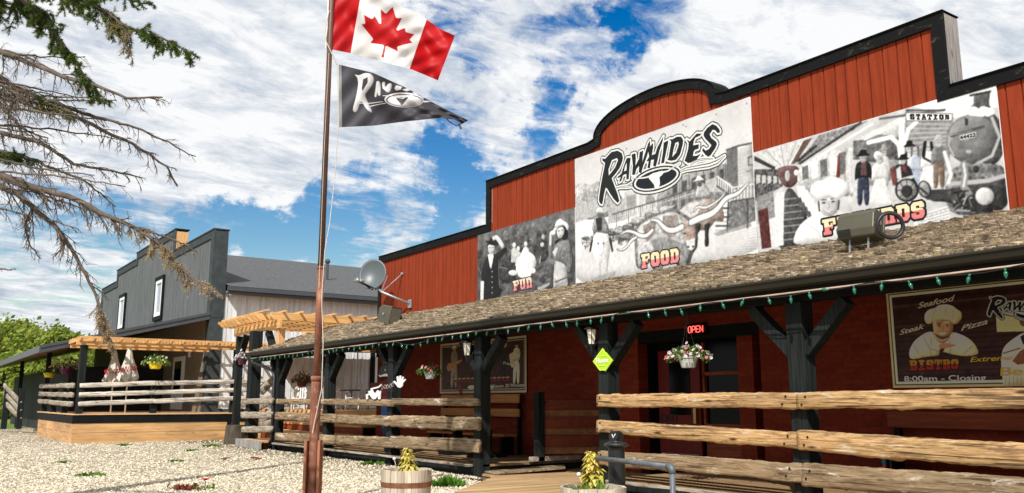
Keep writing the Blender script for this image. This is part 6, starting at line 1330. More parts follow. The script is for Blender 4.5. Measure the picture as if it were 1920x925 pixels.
def planter(loc, label, plabel, r0, h, seed):
    X, Y, Z = loc; t = thing('barrel_planter', loc, label, 'planter', 'half barrel planters'); rd = random.Random(seed)
    mb = MB(); mb.use_c = True; ns = 22
    prof = [(r0*.90, 0), (r0*.955, h*.3), (r0*.985, h*.65), (r0, h)]
    for k in range(ns):
        a0 = 2*math.pi*k/ns+.008; a1 = 2*math.pi*(k+1)/ns-.008; g = rd.uniform(.72, 1.15); mb.col = (g, g*.98, g*.95); dz = rd.uniform(-.008, .008)
        for (ra, za), (rb, zb_) in zip(prof[:-1], prof[1:]):
            tz = dz if zb_ == h else 0
            v = [(X+r*math.cos(a), Y+r*math.sin(a), Z+z) for r, z in ((ra, za), (rb, zb_+tz), (rb-.03, zb_+tz), (ra-.03, za)) for a in (a0, (a0+a1)/2, a1)]
            mb.mesh(v, [(0, 1, 4, 3), (1, 2, 5, 4), (3, 4, 7, 6), (4, 5, 8, 7), (6, 7, 10, 9), (7, 8, 11, 10), (0, 3, 6, 9), (2, 11, 8, 5)])
    mb.col = None; mb.build('staves', STAVE, t)
    for z in (.17, .66):
        ra = np.interp(z*h-.03, [p[1] for p in prof], [p[0] for p in prof])+.004; rb = np.interp(z*h+.03, [p[1] for p in prof], [p[0] for p in prof])+.004
        mb = MB(); mb.lathe([(ra-.01, z*h-.032), (ra, z*h-.032), (rb, z*h+.032), (rb-.01, z*h+.032)], loc, 44, False); mb.build('hoop', HOOP, t)
    mb = MB(); mb.lathe([(.001, h*.86), (r0*.6, h*.87), (r0*.95, h*.85)], loc, 24, False); mb.build('soil', SOIL, t)
    return t
def yellow_plant(loc, hgt, seed, label, w=.16):
    X, Y, Z = loc; rd = random.Random(seed); t = thing('yellow_leaved_plant', loc, label, 'plant', 'yellow plants in barrels')
    mb = MB(); st = [(X, Y, Z), (X+.01, Y, Z+hgt*.5), (X-.02, Y-.01, Z+hgt)]; mb.tube(st, [.010, .008, .004], 6); mb.tube([(X+.05, Y+.02, Z), (X+.10, Y, Z+hgt*.55)], .006, 5); mb.build('stem', PLEAF, t)
    mb = MB(); mb.use_c = True
    for k in range(260):
        u = rd.random()**.9; br = rd.random() < .25 and u < .6
        c = Vector((X, Y, Z+hgt*u)) if not br else Vector((X+.05+.07*u, Y, Z+hgt*u))
        a = rd.uniform(0, 6.28); ln = w*(1.15-u*.62)*rd.uniform(.6, 1.1); d = Vector((math.cos(a), math.sin(a), rd.uniform(-.55, .25))).normalized(); sd = d.cross(Vector((0, 0, 1))).normalized(); up_ = sd.cross(d)
        g = rd.uniform(.65, 1.15); mb.col = rd.choice([(g, g, g), (g, g, g*.7), (g*.8, g*.95, g*.5), (g*1.1, g*1.1, g*1.3)])
        p0 = c; p1 = c+d*ln*.5+up_*ln*.10; p2 = c+d*ln-Vector((0, 0, ln*.25))
        mb.mesh([p0, p1+sd*ln*.26, p2, p1-sd*ln*.26, p1-up_*ln*.05], [(0, 1, 4), (1, 2, 4), (2, 3, 4), (3, 0, 4)])
    mb.col = None; mb.build('foliage', YLEAF, t, fix=False)
    return t
b1 = pD(762, 880, 11.2); b2 = pD(1112, 912, 8.7); B1 = (float(b1[0]), float(b1[1]), 0.0); B2 = (float(b2[0]), float(b2[1]), 0.06)
planter(B1, 'bleached half barrel planter with rusty hoops on the gravel before the middle railing', '', .33, .53, 3)
planter(B2, 'grey half barrel planter at the bottom edge beside the slate pipe handrail', '', .335, .49, 8)
yellow_plant((B1[0]+.02, B1[1], .45), .36, 5, 'short bushy yellow leaved plant in the barrel in front of the middle railing', .15)
yellow_plant((B2[0]-.03, B2[1], .47), .42, 9, 'taller yellow leaved plant in the barrel beside the pipe handrail', .15)
def small_plant(loc, label, col, n, size, h, seed, mat=None, cat='plant', name='small_plant', flower=None):
    rd = random.Random(seed); mb = MB(); mb.use_c = True
    for _ in range(n):
        a = rd.uniform(0, 6.28); q = rd.random()**.5; b = Vector((loc[0]+size*.5*q*math.cos(a), loc[1]+size*.5*q*math.sin(a), loc[2])); d = Vector((math.cos(a)*.7*q, math.sin(a)*.7*q, 1)).normalized(); ln = h*rd.uniform(.4, 1.1)*(1.1-q*.5); sd = d.cross(Vector((math.cos(a+1), math.sin(a+1), .2))).normalized(); mb.col = rd.choice(col); wd = size*.05
        mb.mesh([b-sd*wd*.4, b+d*ln*.5-sd*wd, b+d*ln, b+d*ln*.5+sd*wd, b+sd*wd*.4], [(0, 1, 2, 3, 4)])
    o = mb.build(name, mat or PLEAF, base=loc, fix=False); tag(o, label, cat); return o
small_plant((B2[0]-.19, B2[1]-.03, .48), 'tuft of green grass in the barrel beside the pipe handrail', [(.9, 1.1, .6), (1.3, 1.4, .8)], 60, .13, .11, 2)
small_plant((B2[0]+.14, B2[1]-.10, .48), 'feathery pale green tuft at the right of the taller yellow plant', [(1.8, 1.5, 1.2), (1.4, 1.3, .9)], 90, .2, .18, 3)
w = pZ(835, 912, 0); small_plant((w[0], w[1], 0), 'bright green weed clump growing in the gravel right of the bleached barrel', [(.8, 1.1, .4), (1.2, 1.5, .6), (.5, .7, .35)], 260, .60, .19, 4, cat='weed', name='weed')
m = MB()
def stalk(loc, h, hd, lab):
    t = thing('dried_flower', loc, lab, 'flower'); mb = MB(); mb.tube([loc, (loc[0]+.02, loc[1], loc[2]+h*.6), (loc[0]-.03, loc[1], loc[2]+h)], .004, 5); mb.build('stem', ROPE, t); mb = MB(); mb.sphere((loc[0]-.03, loc[1], loc[2]+h+.01), hd, 8, 6); mb.build('seed_head', WHITEPL, t, smooth=True)
stalk((B1[0]-.22, B1[1]-.05, .47), .17, .022, 'thin pale seed head on a stalk at the left of the bleached barrel'); stalk((B2[0]-.23, B2[1]+.03, .47), .17, .024, 'pale dried flower at the left of the grey barrel')
for i, (px, py, sz, h, lab) in enumerate(((170, 893, .5, .1, 'small green weed in the gravel below the patio deck corner'), (395, 838, .5, .12, 'low green weed at the foot of the deck near the stump'), (360, 846, .4, .08, 'tiny green weed on the gravel in front of the deck skirt'), (235, 836, .5, .09, 'little green weed beside the honey planks of the deck'), (120, 868, .5, .06, 'low weed patch on the left gravel'), (330, 866, .35, .08, 'sparse weed on the open gravel left of the flagpole'), (700, 872, .5, .12, 'dark green weeds in the shade below the porch edge'))):
    p = pZ(px, py, 0); small_plant((p[0], p[1], 0), lab, [(.9, 1, .5), (1.2, 1.3, .7)], 90, sz, h, 20+i, cat='weed', name='weed')
# red flower with trailing dry stems on the gravel
p = pZ(384, 918, 0); t = thing('red_flower', (p[0], p[1], 0), 'single red flower blooming on the gravel at the bottom left', 'flower')
mb = MB(); rd = random.Random(4)
for k in range(16):
    a = k*2.4; r = .012+.0035*k; d = Vector((math.cos(a), math.sin(a), .5)); c = Vector((p[0], p[1], .14)); sd = d.cross(Vector((0, 0, 1))).normalized(); mb.mesh([c+d*r*.3, c+d*r+sd*.025, c+d*(r+.03), c+d*r-sd*.025], [(0, 1, 2, 3)])
mb.build('petals', plain('red_petals', (.60, .02, .02), .6, .2, 0, .2, 10, 0), t, fix=False)
mb = MB(); mb.tube([(p[0], p[1], 0), (p[0], p[1], .13)], .006, 5); mb.build('stem', PLEAF, t); mb = MB(); leaf_cloud(mb, [(p[0]+random.uniform(-.22, .22), p[1]+random.uniform(-.2, .2), random.uniform(.01, .06)) for _ in range(46)], .07, GREENS); mb.build('foliage', PLEAF, t, fix=False)
p = pZ(345, 920, 0); mb = MB(); mb.use_c = True
leaf_cloud(mb, [(p[0]+random.gauss(0, .13), p[1]+random.gauss(0, .1), random.uniform(.0, .08)) for _ in range(120)], .08, [(.22, .03, .03), (.32, .05, .04), (.14, .06, .03)]); tag(mb.build('wilted_flowers', PETAL, base=(p[0], p[1], 0), fix=False), 'clump of dark wilted red flowers on the gravel left of the red flower', 'flowers')
# gravel-side bits
p = pZ(440, 833, 0); mb = MB(); mb.tube([(p[0], p[1], 0), (p[0], p[1], .62)], [.36, .31], 18); mb.build_ = None
tag(mb.build('tree_stump', plain('stump_bark', (.075, .06, .045), .9, .1, 0, .5, 7, .7, (1, 1, .4)), base=(p[0], p[1], 0)), 'grey brown log stump standing beside the deck corner and the porch platform', 'stump')
for k, (px, py, wdt, lab) in enumerate(((420, 862, .7, 'thin red brown board lying on the gravel in front of the stump'), (480, 861, .8, 'red brown plank lying under the entry platform'))):
    p = pZ(px, py, 0); mb = MB(); mb.box(-wdt/2, wdt/2, -.08, .08, .004, .03, Matrix.Translation((p[0], p[1], 0)) @ Matrix.Rotation(R(150+20*k), 4, 'Z')); tag(mb.build('loose_board', REDBOARDY, base=(p[0], p[1], 0)), lab, 'board')

# ------------------------------------------------------------------ smokers' post and pipe rail
q = pD(1155, 815, 9.15); X, Y = float(q[0]), float(q[1])
t = thing('smokers_post', (X, Y, .06), 'black smokers post with domed cap beside the near railing', 'ash bin')
mb = MB(); mb.lathe([(.145, 0), (.145, .03), (.092, .06), (.088, .84), (.092, .86)], (X, Y, .06), 28); mb.build('body', BLKMETAL, t, smooth=False)
mb = MB(); mb.lathe([(.085, .86), (.125, .87), (.135, .885), (.12, .905), (.07, .92), (.068, .925)], (X, Y, .06), 28); mb.build('cap', BLKMETAL, t)
mb = MB(); mb.tube([(X-.055*_d[1], Y+.055*_d[0], .985), (X+.055*_d[1], Y-.055*_d[0], .985)], .0) if False else None
mb = MB(); kx = Vector((.30, -.95, 0)).normalized(); mb.tube([Vector((X, Y, 1.035))-kx*.06, Vector((X, Y, 1.035))+kx*.06], .055, 18); mb.box(X-.05, X+.05, Y-.05, Y+.05, .975, 1.03); mb.build('knob', BLKMETAL, t)
kc = Vector((X, Y, 1.04))+kx*.061; mb = MB(); sx_ = Vector((-kx.y, kx.x, 0))
mb.tube([kc+sx_*.03+Vector((0, 0, .02)), kc-Vector((0, 0, .02)), kc-sx_*.012+Vector((0, 0, .015))], .006, 5); mb.build('tick_mark', WHITE, t)
a = Vector(pD(1106, 857, 9.3)); b = Vector(pD(1259, 875, 7.94)); a.z = b.z = .805
t = thing('pipe_handrail', (b.x, b.y, 0), 'slate grey pipe handrail in front of the smokers post at the bottom', 'handrail')
mb = MB(); mb.tube([a, b-(b-a).normalized()*.05], .026, 14); mb.build('rail', PIPEM, t, smooth=True)
mb = MB(); d_ = (b-a).normalized(); mb.tube([b-d_*.06, b-d_*.02, b+Vector((0, 0, -.02))+d_*.005, b+Vector((0, 0, -.06))+d_*.01], .032, 14); mb.build('elbow', PIPEM, t, smooth=True)
mb = MB(); mb.tube([b+d_*.01+Vector((0, 0, -.05)), (b.x+d_.x*.01, b.y+d_.y*.01, .05)], .027, 14); mb.tube([a, (a.x, a.y, .05)], .027, 14); mb.build('post', PIPEM, t, smooth=True)

# ------------------------------------------------------------------ furniture on the decks
def make_chair():
    t = thing('patio_chair', (0, 0, 0), 'x', 'chair', 'white patio chairs on the rear deck')
    mb = MB(); mb.prism([(-.24, -.24), (.24, -.24), (.21, .22), (-.21, .22)], lambda u, v, d: (u, v, .42+d), .03); mb.build('seat', WHITEPL, t, bevel=.01)
    mb = MB()
    for k in range(5): x = -.19+k*.095; mb.beam((x, .23, .44), (x*.95, .34, .84), .055, .018, up=(0, 1, 0))
    pts = [(-.23, .23, .42), (-.235, .33, .74), (-.17, .36, .87), (0, .365, .90), (.17, .36, .87), (.235, .33, .74), (.23, .23, .42)]; mb.tube(pts, .022, 8); mb.build('backrest', WHITEPL, t)
    for sx in (-1, 1):
        mb = MB(); mb.tube([(sx*.25, -.24, 0), (sx*.25, -.22, .62), (sx*.26, -.10, .66), (sx*.25, .28, .64)], .02, 8); mb.build('armrest', WHITEPL, t)
        mb = MB(); mb.tube([(sx*.24, .30, 0), (sx*.21, .22, .44)], .022, 8); mb.build('leg', WHITEPL, t)
        mb = MB(); mb.tube([(sx*.25, -.24, 0), (sx*.24, -.22, .44)], .022, 8); mb.build('leg', WHITEPL, t)
    return t
ch0 = make_chair()
CH = [((560, 762), 13.0, 60, 'white patio chair partly hidden by the red and orange flowers'), ((592, 764), 14.2, 200, 'white patio chair just left of the flagpole on the rear deck'), ((618, 764), 13.2, -120, 'white patio chair seen between the flagpole and the black post'), ((640, 764), 14.6, 110, 'white patio chair just right of the black post behind the flagpole'), ((664, 766), 13.6, 45, 'white patio chair with its back beside the cream umbrella pole'), ((697, 768), 13.0, 140, 'white patio chair behind the lower cut-out hand')]
for i, ((px, py), Y, rz, lab) in enumerate(CH):
    o = ch0 if i == 0 else copy_tree(ch0)
    p = pY(px, py, Y); o.location = (p[0], Y, 1.08); o.rotation_euler[2] = R(rz); o['label'] = lab
t = thing('patio_table', (-29.6, 13.9, 1.08), 'round dark patio table with white chairs around it on the rear deck', 'table'); tx, ty = float(pY(668, 750, 13.9)[0]), 13.9; t.location = (tx, ty, 1.08); ORG[t.name] = Vector((tx, ty, 1.08))
mb = MB(); mb.lathe([(.001, 1.78), (.6, 1.78), (.62, 1.80), (.6, 1.82), (.001, 1.82)], (tx, ty, 0), 28); mb.build('table_top', BLKMETAL, t)
for k in range(4): mb = MB(); a = k*1.57+.7; mb.tube([(tx+.5*math.cos(a), ty+.5*math.sin(a), 1.08), (tx+.4*math.cos(a), ty+.4*math.sin(a), 1.78)], .02, 6); mb.build('leg', BLKMETAL, t)
def umbrella(x, y, z0, ztop, label, open_=False, rz=0, text=None, r=.20):
    t = thing('patio_umbrella', (x, y, z0), label, 'umbrella')
    mb = MB(); mb.tube([(x, y, z0), (x, y, ztop)], .024, 10); mb.build('pole', WHITEPL, t, smooth=True)
    mb = MB(); n = 32; H_ = ztop-.05; low = ztop-1.30
    prof = [(.03, H_), (.07, H_-.10), (.13, H_-.45), (r*.62, H_-.8), (r*.82, low+.2), (r*.9, low)]
    b = 0
    for i, (rr, z) in enumerate(prof):
        for j in range(n):
            a = 2*math.pi*j/n+rz; f = 1+.20*math.cos(a*8)*min(1, i/3)+.10*math.sin(a*3+i); zz = z + (.10*math.cos(a*8) if i == len(prof)-1 else 0); mb.v.append((x+rr*f*math.cos(a), y+rr*f*math.sin(a), zz))
    for i in range(len(prof)-1):
        for j in range(n): j2 = (j+1) % n; mb.addf((i*n+j, i*n+j2, (i+1)*n+j2, (i+1)*n+j))
    cn = mb.build('canopy', CANVAS, t, smooth=True)
    if text:
        s = np.linspace(0, 1, 60); X = []; mb = MB(); R_ = r*.92
        for k0, k1 in text:
            pts = []
            for u in np.linspace(k0, k1, 24): a = R(-80+125*u); pts.append((x+R_*math.cos(a), y+R_*math.sin(a), low+.42+.09*math.sin(u*46)+.06*(u-.5)))
            mb.tube(pts, .013, 6)
        mb.build('lettering', REDINK, t)
    return t
u1 = pX(236, 750, -33.7); umbrella(-33.7, float(u1[1]), DZ-.04, 3.42, 'folded cream umbrella with red lettering, the nearer of the pair under the long pergola', text=[(.0, .28), (.33, .6), (.66, 1)], r=.36)
u2 = pX(209, 750, -35.6); umbrella(-35.6, float(u2[1]), DZ-.04, 3.38, 'folded cream umbrella in the shade behind and left of its pair', text=[(.0, .4), (.5, 1)], r=.36)
t = thing('umbrella_pole', (tx, ty, 1.08), 'thin cream umbrella pole rising from the round table on the rear deck', 'umbrella'); mb = MB(); mb.tube([(tx, ty, 1.83), (tx, ty, 3.9)], .028, 10); mb.build('pole', WHITEPL, t, smooth=True); mb = MB(); mb.lathe([(.2, 3.9), (.06, 4.6), (.02, 4.9)], (tx, ty, 0), 16) if False else mb.tube([(tx, ty, 2.45), (tx, ty, 2.55)], .04, 10); mb.build('crank', WHITEPL, t)
# window of the grey building seen under the porch
yw0, yw1 = pX(702, 690, GX1)[1], pX(735, 690, GX1)[1]
f = MB(); f.box(GX1+.026, GX1+.08, yw0, yw1, 1.75, 3.35); wf = f.build('window', WHITE, gb); f = MB(); f.box(GX1+.082, GX1+.09, yw0+.35, yw1-.35, 1.95, 3.2); f.build('pane', WINGLASS, wf)
f = MB(); f.box(GX1+.026, GX1+.07, yw0-.22, yw0-.003, 1.6, 3.5); f.build('surround', BLACK, wf)
# table and benches on the porch
def bench(x0, x1, y0, label, backz, mat, seatz=.62, name='wooden_bench'):
    t = thing(name, ((x0+x1)/2, y0, .22), label, 'bench', )
    for z, h in backz: mb = MB(); mb.box(x0, x1, y0+.40, y0+.45, z-h/2, z+h/2); mb.build('backrest_board', mat, t, bevel=.006)
    mb = MB(); mb.box(x0, x1, y0, y0+.36, seatz, seatz+.05); mb.build('seat', mat, t, bevel=.006)
    for x in (x0+.15, x1-.15): mb = MB(); mb.box(x-.05, x+.05, y0+.02, y0+.34, .22, seatz); mb.build('leg', BLACK, t); 
    mb = MB(); 
    for x in (x0+.1, x1-.1): mb = MB(); mb.box(x-.04, x+.04, y0+.452, y0+.53, .22, backz[0][0]+.1); mb.build('back_support', BLACK, t)
ORB = wood('orange_brown_board', [(.34, .13, .035), (.50, .22, .065), (.60, .30, .10)], 'X', .6, 22, 1, .15)
bench(-19.5, -16.05, 11.02, 'orange brown bench with two back boards under the musicians poster', [(1.46, .20), (1.14, .18)], ORB)
bench(-7.1, -3.3, 11.02, 'red stained bench with back board under the bistro sign', [(1.15, .22)], REDBOARD, .66)
t = thing('picnic_table', (-15.6, 10.4, .22), 'dark low picnic table on the porch behind the middle railing', 'table')
mb = MB(); mb.box(-17.3, -15.5, 10.1, 10.7, .80, .85); mb.build('table_top', REDBOARD, t); 
for x in (-17.0, -15.8): mb = MB(); mb.box(x-.06, x+.06, 10.3, 10.5, .301, .8); mb.box(x-.25, x+.25, 10.05, 10.75, .22, .30); mb.build('trestle', BLACK, t)
p = pY(1663, 884, 11.1); t = thing('paint_can', (p[0], 11.1, .35), 'small can with teal top and red base standing under the bistro sign', 'can')
mb = MB(); mb.lathe([(.066, 0), (.066, .09)], (p[0], 11.1, p[2]), 20); mb.build('lower_band', plain('can_red', (.55, .02, .03), .35, .5), t); mb = MB(); mb.lathe([(.067, .092), (.067, .215), (.06, .22)], (p[0], 11.1, p[2]), 20); mb.build('upper_band', plain('can_teal', (.02, .16, .16), .3, .5), t)
mb = MB(); mb.box(p[0]-.3, p[0]+.3, 10.95, 11.3, .224, p[2]-.002); tag(mb.build('storage_box', BLACK, base=(p[0], 11.1, .22)), 'low black box carrying the small can below the bistro sign', 'box')
mb = MB(); mb.box(-8.35, -7.95, 10.9, 11.2, .224, .26); tag(mb.build('floor_mat', plain('grey_mat', (.15, .15, .14), .9), base=(-8.1, 11, .22)), 'small pale mat on the porch floor by the brick wall', 'mat')
# ------------------------------------------------------------------ handcuffed outlaw board figure
YC = 9.62; co = lambda x, y: tuple(pY(680+x/7.12, 640+y/7.12, YC)[[0, 2]])
t = thing('outlaw_cutout', (pY(732, 770, YC)[0], YC, .22), 'painted board figure with black head, white moustache and big white handcuffed hands', 'cut-out figure')
def cut(name, polys, mat, d0, th=.018):
    mb = MB(); [mb.prism([co(*q) for q in P], lambda u, v, d: (u, YC-d0-d, v), th) for P in polys]; return mb.build(name, mat, t)
cut('head', [[(300, 225), (292, 285), (262, 335), (234, 385), (230, 435), (260, 455), (370, 440), (400, 300), (390, 200), (340, 180)]], INK, .0)
cut('moustache', [[(228, 450), (260, 458), (300, 440), (350, 432), (365, 445), (355, 470), (290, 470), (245, 478)]], WHITE, .019)
cut('eye', [[(306, 376), (318, 370), (330, 376), (330, 390), (318, 396), (306, 390)]], WHITE, .019, .006)
cut('shirt', [[(110, 560), (250, 545), (370, 480), (400, 560), (370, 760), (250, 770), (120, 640)]], plain('red_shirt_paint', (.085, .004, .004), .6, .2), .0)
cut('trousers', [[(250, 772), (370, 762), (365, 1500), (300, 1500), (255, 1000)]], plain('blue_trouser_paint', (.006, .03, .08), .6, .2), .0)
YH = 8.96; co2 = lambda x, y: tuple(pY(680+x/7.12, 640+y/7.12, YH)[[0, 2]])
def cut_h(name, polys, mat, d0, th=.018):
    mb = MB(); [mb.prism([co2(*q) for q in P], lambda u, v, d: (u, YH-d, v), th) for P in polys]; return mb.build(name, mat, t)
hand1 = [(95, 665), (120, 690), (105, 630), (150, 620), (215, 605), (255, 575), (250, 600), (210, 625), (150, 640), (158, 680), (175, 690), (205, 660), (220, 668), (210, 730), (180, 770), (150, 775), (120, 740), (80, 690)]
cut_h('hand', [[(80, 672), (98, 662), (125, 690), (112, 640), (132, 636), (150, 685), (178, 692), (205, 655), (222, 664), (212, 728), (180, 772), (148, 776), (110, 735)], [(50, 712), (80, 700), (100, 712), (76, 725), (72, 775), (56, 775)], [(105, 632), (215, 605), (258, 572), (256, 588), (220, 622), (150, 640)], [(222, 680), (248, 660), (240, 775), (215, 775), (212, 735)]], WHITE, .06)
cut_h('hand', [[(460, 475), (480, 468), (486, 530), (497, 532), (500, 462), (520, 460), (517, 525), (528, 520), (538, 474), (554, 476), (545, 535), (572, 505), (580, 518), (545, 560), (538, 600), (510, 622), (478, 615), (450, 575), (414, 540), (430, 530), (465, 560), (470, 540)]], WHITE, .06)
mb = MB()
for k, (cx, cy) in enumerate(((262, 625), (300, 612), (330, 606), (372, 594), (400, 575))):
    c = co2(cx, cy); mb.tube([(c[0]+.045*math.cos(a), YH+.012*math.sin(a*2+k), c[1]+.045*math.sin(a)) for a in np.linspace(0, 6.28, 14)], .008, 6)
mb.build('chain', plain('grey_chain', (.30, .24, .22), .5, .4, .4), t)
# ------------------------------------------------------------------ trees beyond the buildings
def crown_tree(loc, h, w, seed, label):
    rd = random.Random(seed); X, Y, Z = loc; t = thing('poplar_tree', loc, label, 'tree', 'trees beyond the grey building')
    mb = MB(); mb.tube([(X, Y, 0), (X+.2, Y, h*.4), (X, Y, h*.85)], [.28, .2, .05], 8)
    for k in range(9): a = rd.uniform(0, 6.28); z = h*rd.uniform(.25, .7); mb.tube([(X, Y, z), (X+w*.35*math.cos(a), Y+w*.35*math.sin(a), z+h*.18)], [.09, .03], 5)
    mb.build('trunk', TRUNKM, t)
    mb = MB(); mb.use_c = True; cl = []
    for _ in range(40):
        a = rd.uniform(0, 6.28); u = rd.random(); z = h*(.12+.80*u); r = w*.5*math.sin(math.pi*min(1, .22+.72*u))**.8*rd.random()**.5; cl.append((X+r*math.cos(a), Y+r*math.sin(a), z, w*rd.uniform(.10, .2), rd.uniform(.75, 1.25)))
    for _ in range(5): a = rd.uniform(0, 6.28); cl.append((X+w*.15*math.cos(a), Y+w*.15*math.sin(a), h*rd.uniform(.9, .98), w*.07, 1.1))
    for cx, cy, cz, cr_, g in cl:
        for _ in range(95):
            d = Vector((rd.gauss(0, 1), rd.gauss(0, 1), rd.gauss(0, 1.0))).normalized()*cr_*rd.random()**.4; p = Vector((cx, cy, cz))+d*1.15; s = rd.uniform(.16, .36); n_ = Vector((rd.uniform(-1, 1), rd.uniform(-1, 1), rd.uniform(-.3, 1))).normalized(); u_ = n_.orthogonal().normalized(); w_ = n_.cross(u_); b = g*rd.uniform(.7, 1.25); mb.col = (b*rd.uniform(.85, 1.2), b, b*rd.uniform(.6, 1))
            mb.mesh([p-u_*s, p+w_*s*.6, p+u_*s, p-w_*s*.6], [(0, 1, 2, 3)])
    mb.build('crown', LEAF, t, fix=False)
TR = [(-25, 572, 88, 13, 'broad green poplar at the far left edge behind the porch'), (22, 574, 92, 12, 'tallest green poplar beyond the porch, second from the left edge'), (70, 584, 86, 11, 'green poplar rising above the black porch eave'), (112, 592, 90, 10, 'yellow green poplar beside the hanging dead branches'), (150, 604, 95, 9, 'small green poplar just left of the grey false front'), (188, 612, 105, 9, 'distant poplar half hidden by the grey false front'), (45, 640, 74, 9, 'low bushy poplar behind the sloping porch roof'), (5, 655, 70, 8, 'low bush like poplar at the left frame edge above the stair rails'), (100, 640, 78, 8, 'lower dense poplar behind the porch corner')]
for i, (px, py, dep, w, lab) in enumerate(TR):
    q = ray(px, 752.0); q = q/ (q[:2]@_d[:2]); X, Y = q[0]*dep, q[1]*dep; h = (H + (752-py)/1641*dep)*.80
    crown_tree((X, Y, 0), h, w, 50+i, lab)

# ------------------------------------------------------------------ old spruce at the left, its dead lower limbs hanging into view
rs = random.Random(21)
sp = thing('spruce_tree', (0, 0, 0), 'old spruce with bare drooping dead limbs and a few green needled tips', 'tree')
tk = pD(-420, 500, 9.2); TX, TY = float(tk[0]), float(tk[1]); sp.location = (TX, TY, 0); ORG[sp.name] = Vector((TX, TY, 0))
mb = MB(); zz = np.linspace(0, 15, 20); mb.tube([(TX+.03*math.sin(z), TY+.03*math.cos(z*1.3), z) for z in zz], [.26*(1-z/17)+.02 for z in zz], 14); mb.build('trunk', TRUNKM, sp, smooth=True)
twig = MB(); NE = MB(); NE.use_c = True; DN = MB(); DN.use_c = True
def poly_pts(P, dep0, dep1, k=22):
    P = np.array(P, float); seg = np.hypot(*np.diff(P, axis=0).T); s = np.r_[0, np.cumsum(seg)]; out = []
    for u in np.linspace(0, s[-1], k):
        x, y = np.interp(u, s, P[:, 0]), np.interp(u, s, P[:, 1]); out.append(Vector(pD(x+rs.uniform(-1.5, 1.5), y+rs.uniform(-1.5, 1.5), dep0+(dep1-dep0)*u/s[-1])))
    return out
def needles(mb, a, b, n, ln, cols, spread=1.0):
    d = (b-a); L_ = d.length; d = d/max(L_, 1e-6)
    for _ in range(n):
        p = a.lerp(b, rs.random()); o = Vector((rs.gauss(0, 1), rs.gauss(0, 1), rs.gauss(0, 1))); o = (o-d*o.dot(d)).normalized()*spread + d*.7; o.normalize(); l = ln*rs.uniform(.7, 1.2); w = o.cross(Vector((rs.random(), rs.random(), rs.random()))).normalized()*ln*.085; mb.col = rs.choice(cols)
        mb.mesh([p-w, p+w, p+o*l], [(0, 1, 2)])
def grow(p, d, ln, r, lvl, dry=0, green=0):
    k = 4; pts = [p]; cur = p.copy(); dd = d.copy()
    for i in range(k):
        dd = (dd + Vector((rs.gauss(0, .16), rs.gauss(0, .16), rs.gauss(0, .16)-.10))).normalized(); cur = cur+dd*ln/k; pts.append(cur.copy())
    twig.tube(pts, [r*(1-.65*i/k) for i in range(k+1)], 4 if lvl else 5, False)
    if green: 
        for a, b in zip(pts[:-1], pts[1:]): needles(NE, a, b, int(ln/k*green*1.2), .034, [(.6, .8, .6), (.9, 1, .8), (1.3, 1.3, .8), (1.9, 1.7, .8)])
    if dry:
        for a, b in zip(pts[1:-1], pts[2:]): needles(DN, a, b, int(ln/k*dry), .034, [(.7, .7, .7), (1, 1, 1), (1.4, 1.35, 1.2)])
    if lvl > 0:
        for _ in range(int(4+ln*14)):
            i = rs.randint(1, k-1); q = pts[i].lerp(pts[i+1], rs.random()); side = Vector((rs.gauss(0, 1), rs.gauss(0, 1), rs.gauss(-.25, .7))).normalized(); grow(q, (dd*.75+side*.8).normalized(), ln*rs.uniform(.25, .5), r*.5, lvl-1, dry, green)
def limb(P, d0, d1, r, dens, tl, dry=0, green=0, drymin=0.0, lvl=1, droop=.5, start=.0, attach=True):
    pts = poly_pts(P, d0, d1)
    if attach: pts = [Vector((TX, TY, pts[0].z-.05))] + pts
    n = len(pts); mb = MB(); mb.tube(pts, [r*(1-.85*i/(n-1))+.003 for i in range(n)], 7); mb.build('branch', BARK, sp, smooth=True)
    for i in range(2 if attach else 0, n-1):
        u = i/(n-1)
        if u < start: continue
        d = (pts[i+1]-pts[i]); L_ = d.length; d.normalize()
        for _ in range(max(1, int(L_*dens*1.7*rs.uniform(.7, 1.3)))):
            q = pts[i].lerp(pts[i+1], rs.random()); side = (d.cross(Vector((rs.gauss(0, 1), rs.gauss(0, 1), rs.gauss(0, 1)))).normalized()); dr2 = (d*.8+side*.65+Vector((0, 0, -droop*rs.random()))).normalized()
            dy = dry if u > drymin else 0
            grow(q, dr2, tl*rs.uniform(.4, 1.1)*(1.1-.55*u), r*.22*(1-.5*u)+.0018, lvl, dy, green)
Z = lambda P: [(x/1.652, y/1.652) for x, y in P]
limb(Z([(-40, 148), (0, 158), (100, 200), (200, 240), (330, 275), (400, 308), (500, 300)]), 8.8, 8.0, .030, 13, .30)
limb(Z([(-40, 215), (60, 280), (200, 340), (330, 410), (400, 440), (460, 475), (520, 520), (550, 580)]), 9.2, 8.8, .032, 13, .30, droop=.9)
limb(Z([(150, 310), (250, 350), (420, 395), (520, 440), (605, 487)]), 9.0, 9.4, .018, 10, .22, attach=False, droop=.7)
limb(Z([(-40, 400), (0, 412), (120, 440), (230, 510), (300, 520), (440, 552)]), 9.4, 9.0, .026, 14, .28)
limb(Z([(-40, 530), (0, 542), (100, 580), (220, 610), (310, 660), (420, 705), (500, 760), (560, 830), (600, 870), (640, 892)]), 8.9, 8.6, .040, 22, .30, dry=300, drymin=.55, lvl=1, droop=.9)
limb(Z([(400, 700), (470, 720), (540, 742), (608, 780)]), 8.7, 8.8, .012, 10, .2, dry=60, attach=False)
limb(Z([(-30, 560), (60, 605), (120, 660), (180, 710), (230, 780), (270, 860), (300, 925), (312, 990), (335, 1050)]), 9.1, 9.0, .032, 13, .34, dry=0, droop=.8)
limb(Z([(300, 925), (320, 985), (345, 1060)]), 9.0, 9.0, .012, 34, .22, dry=300, attach=False, droop=1.2)
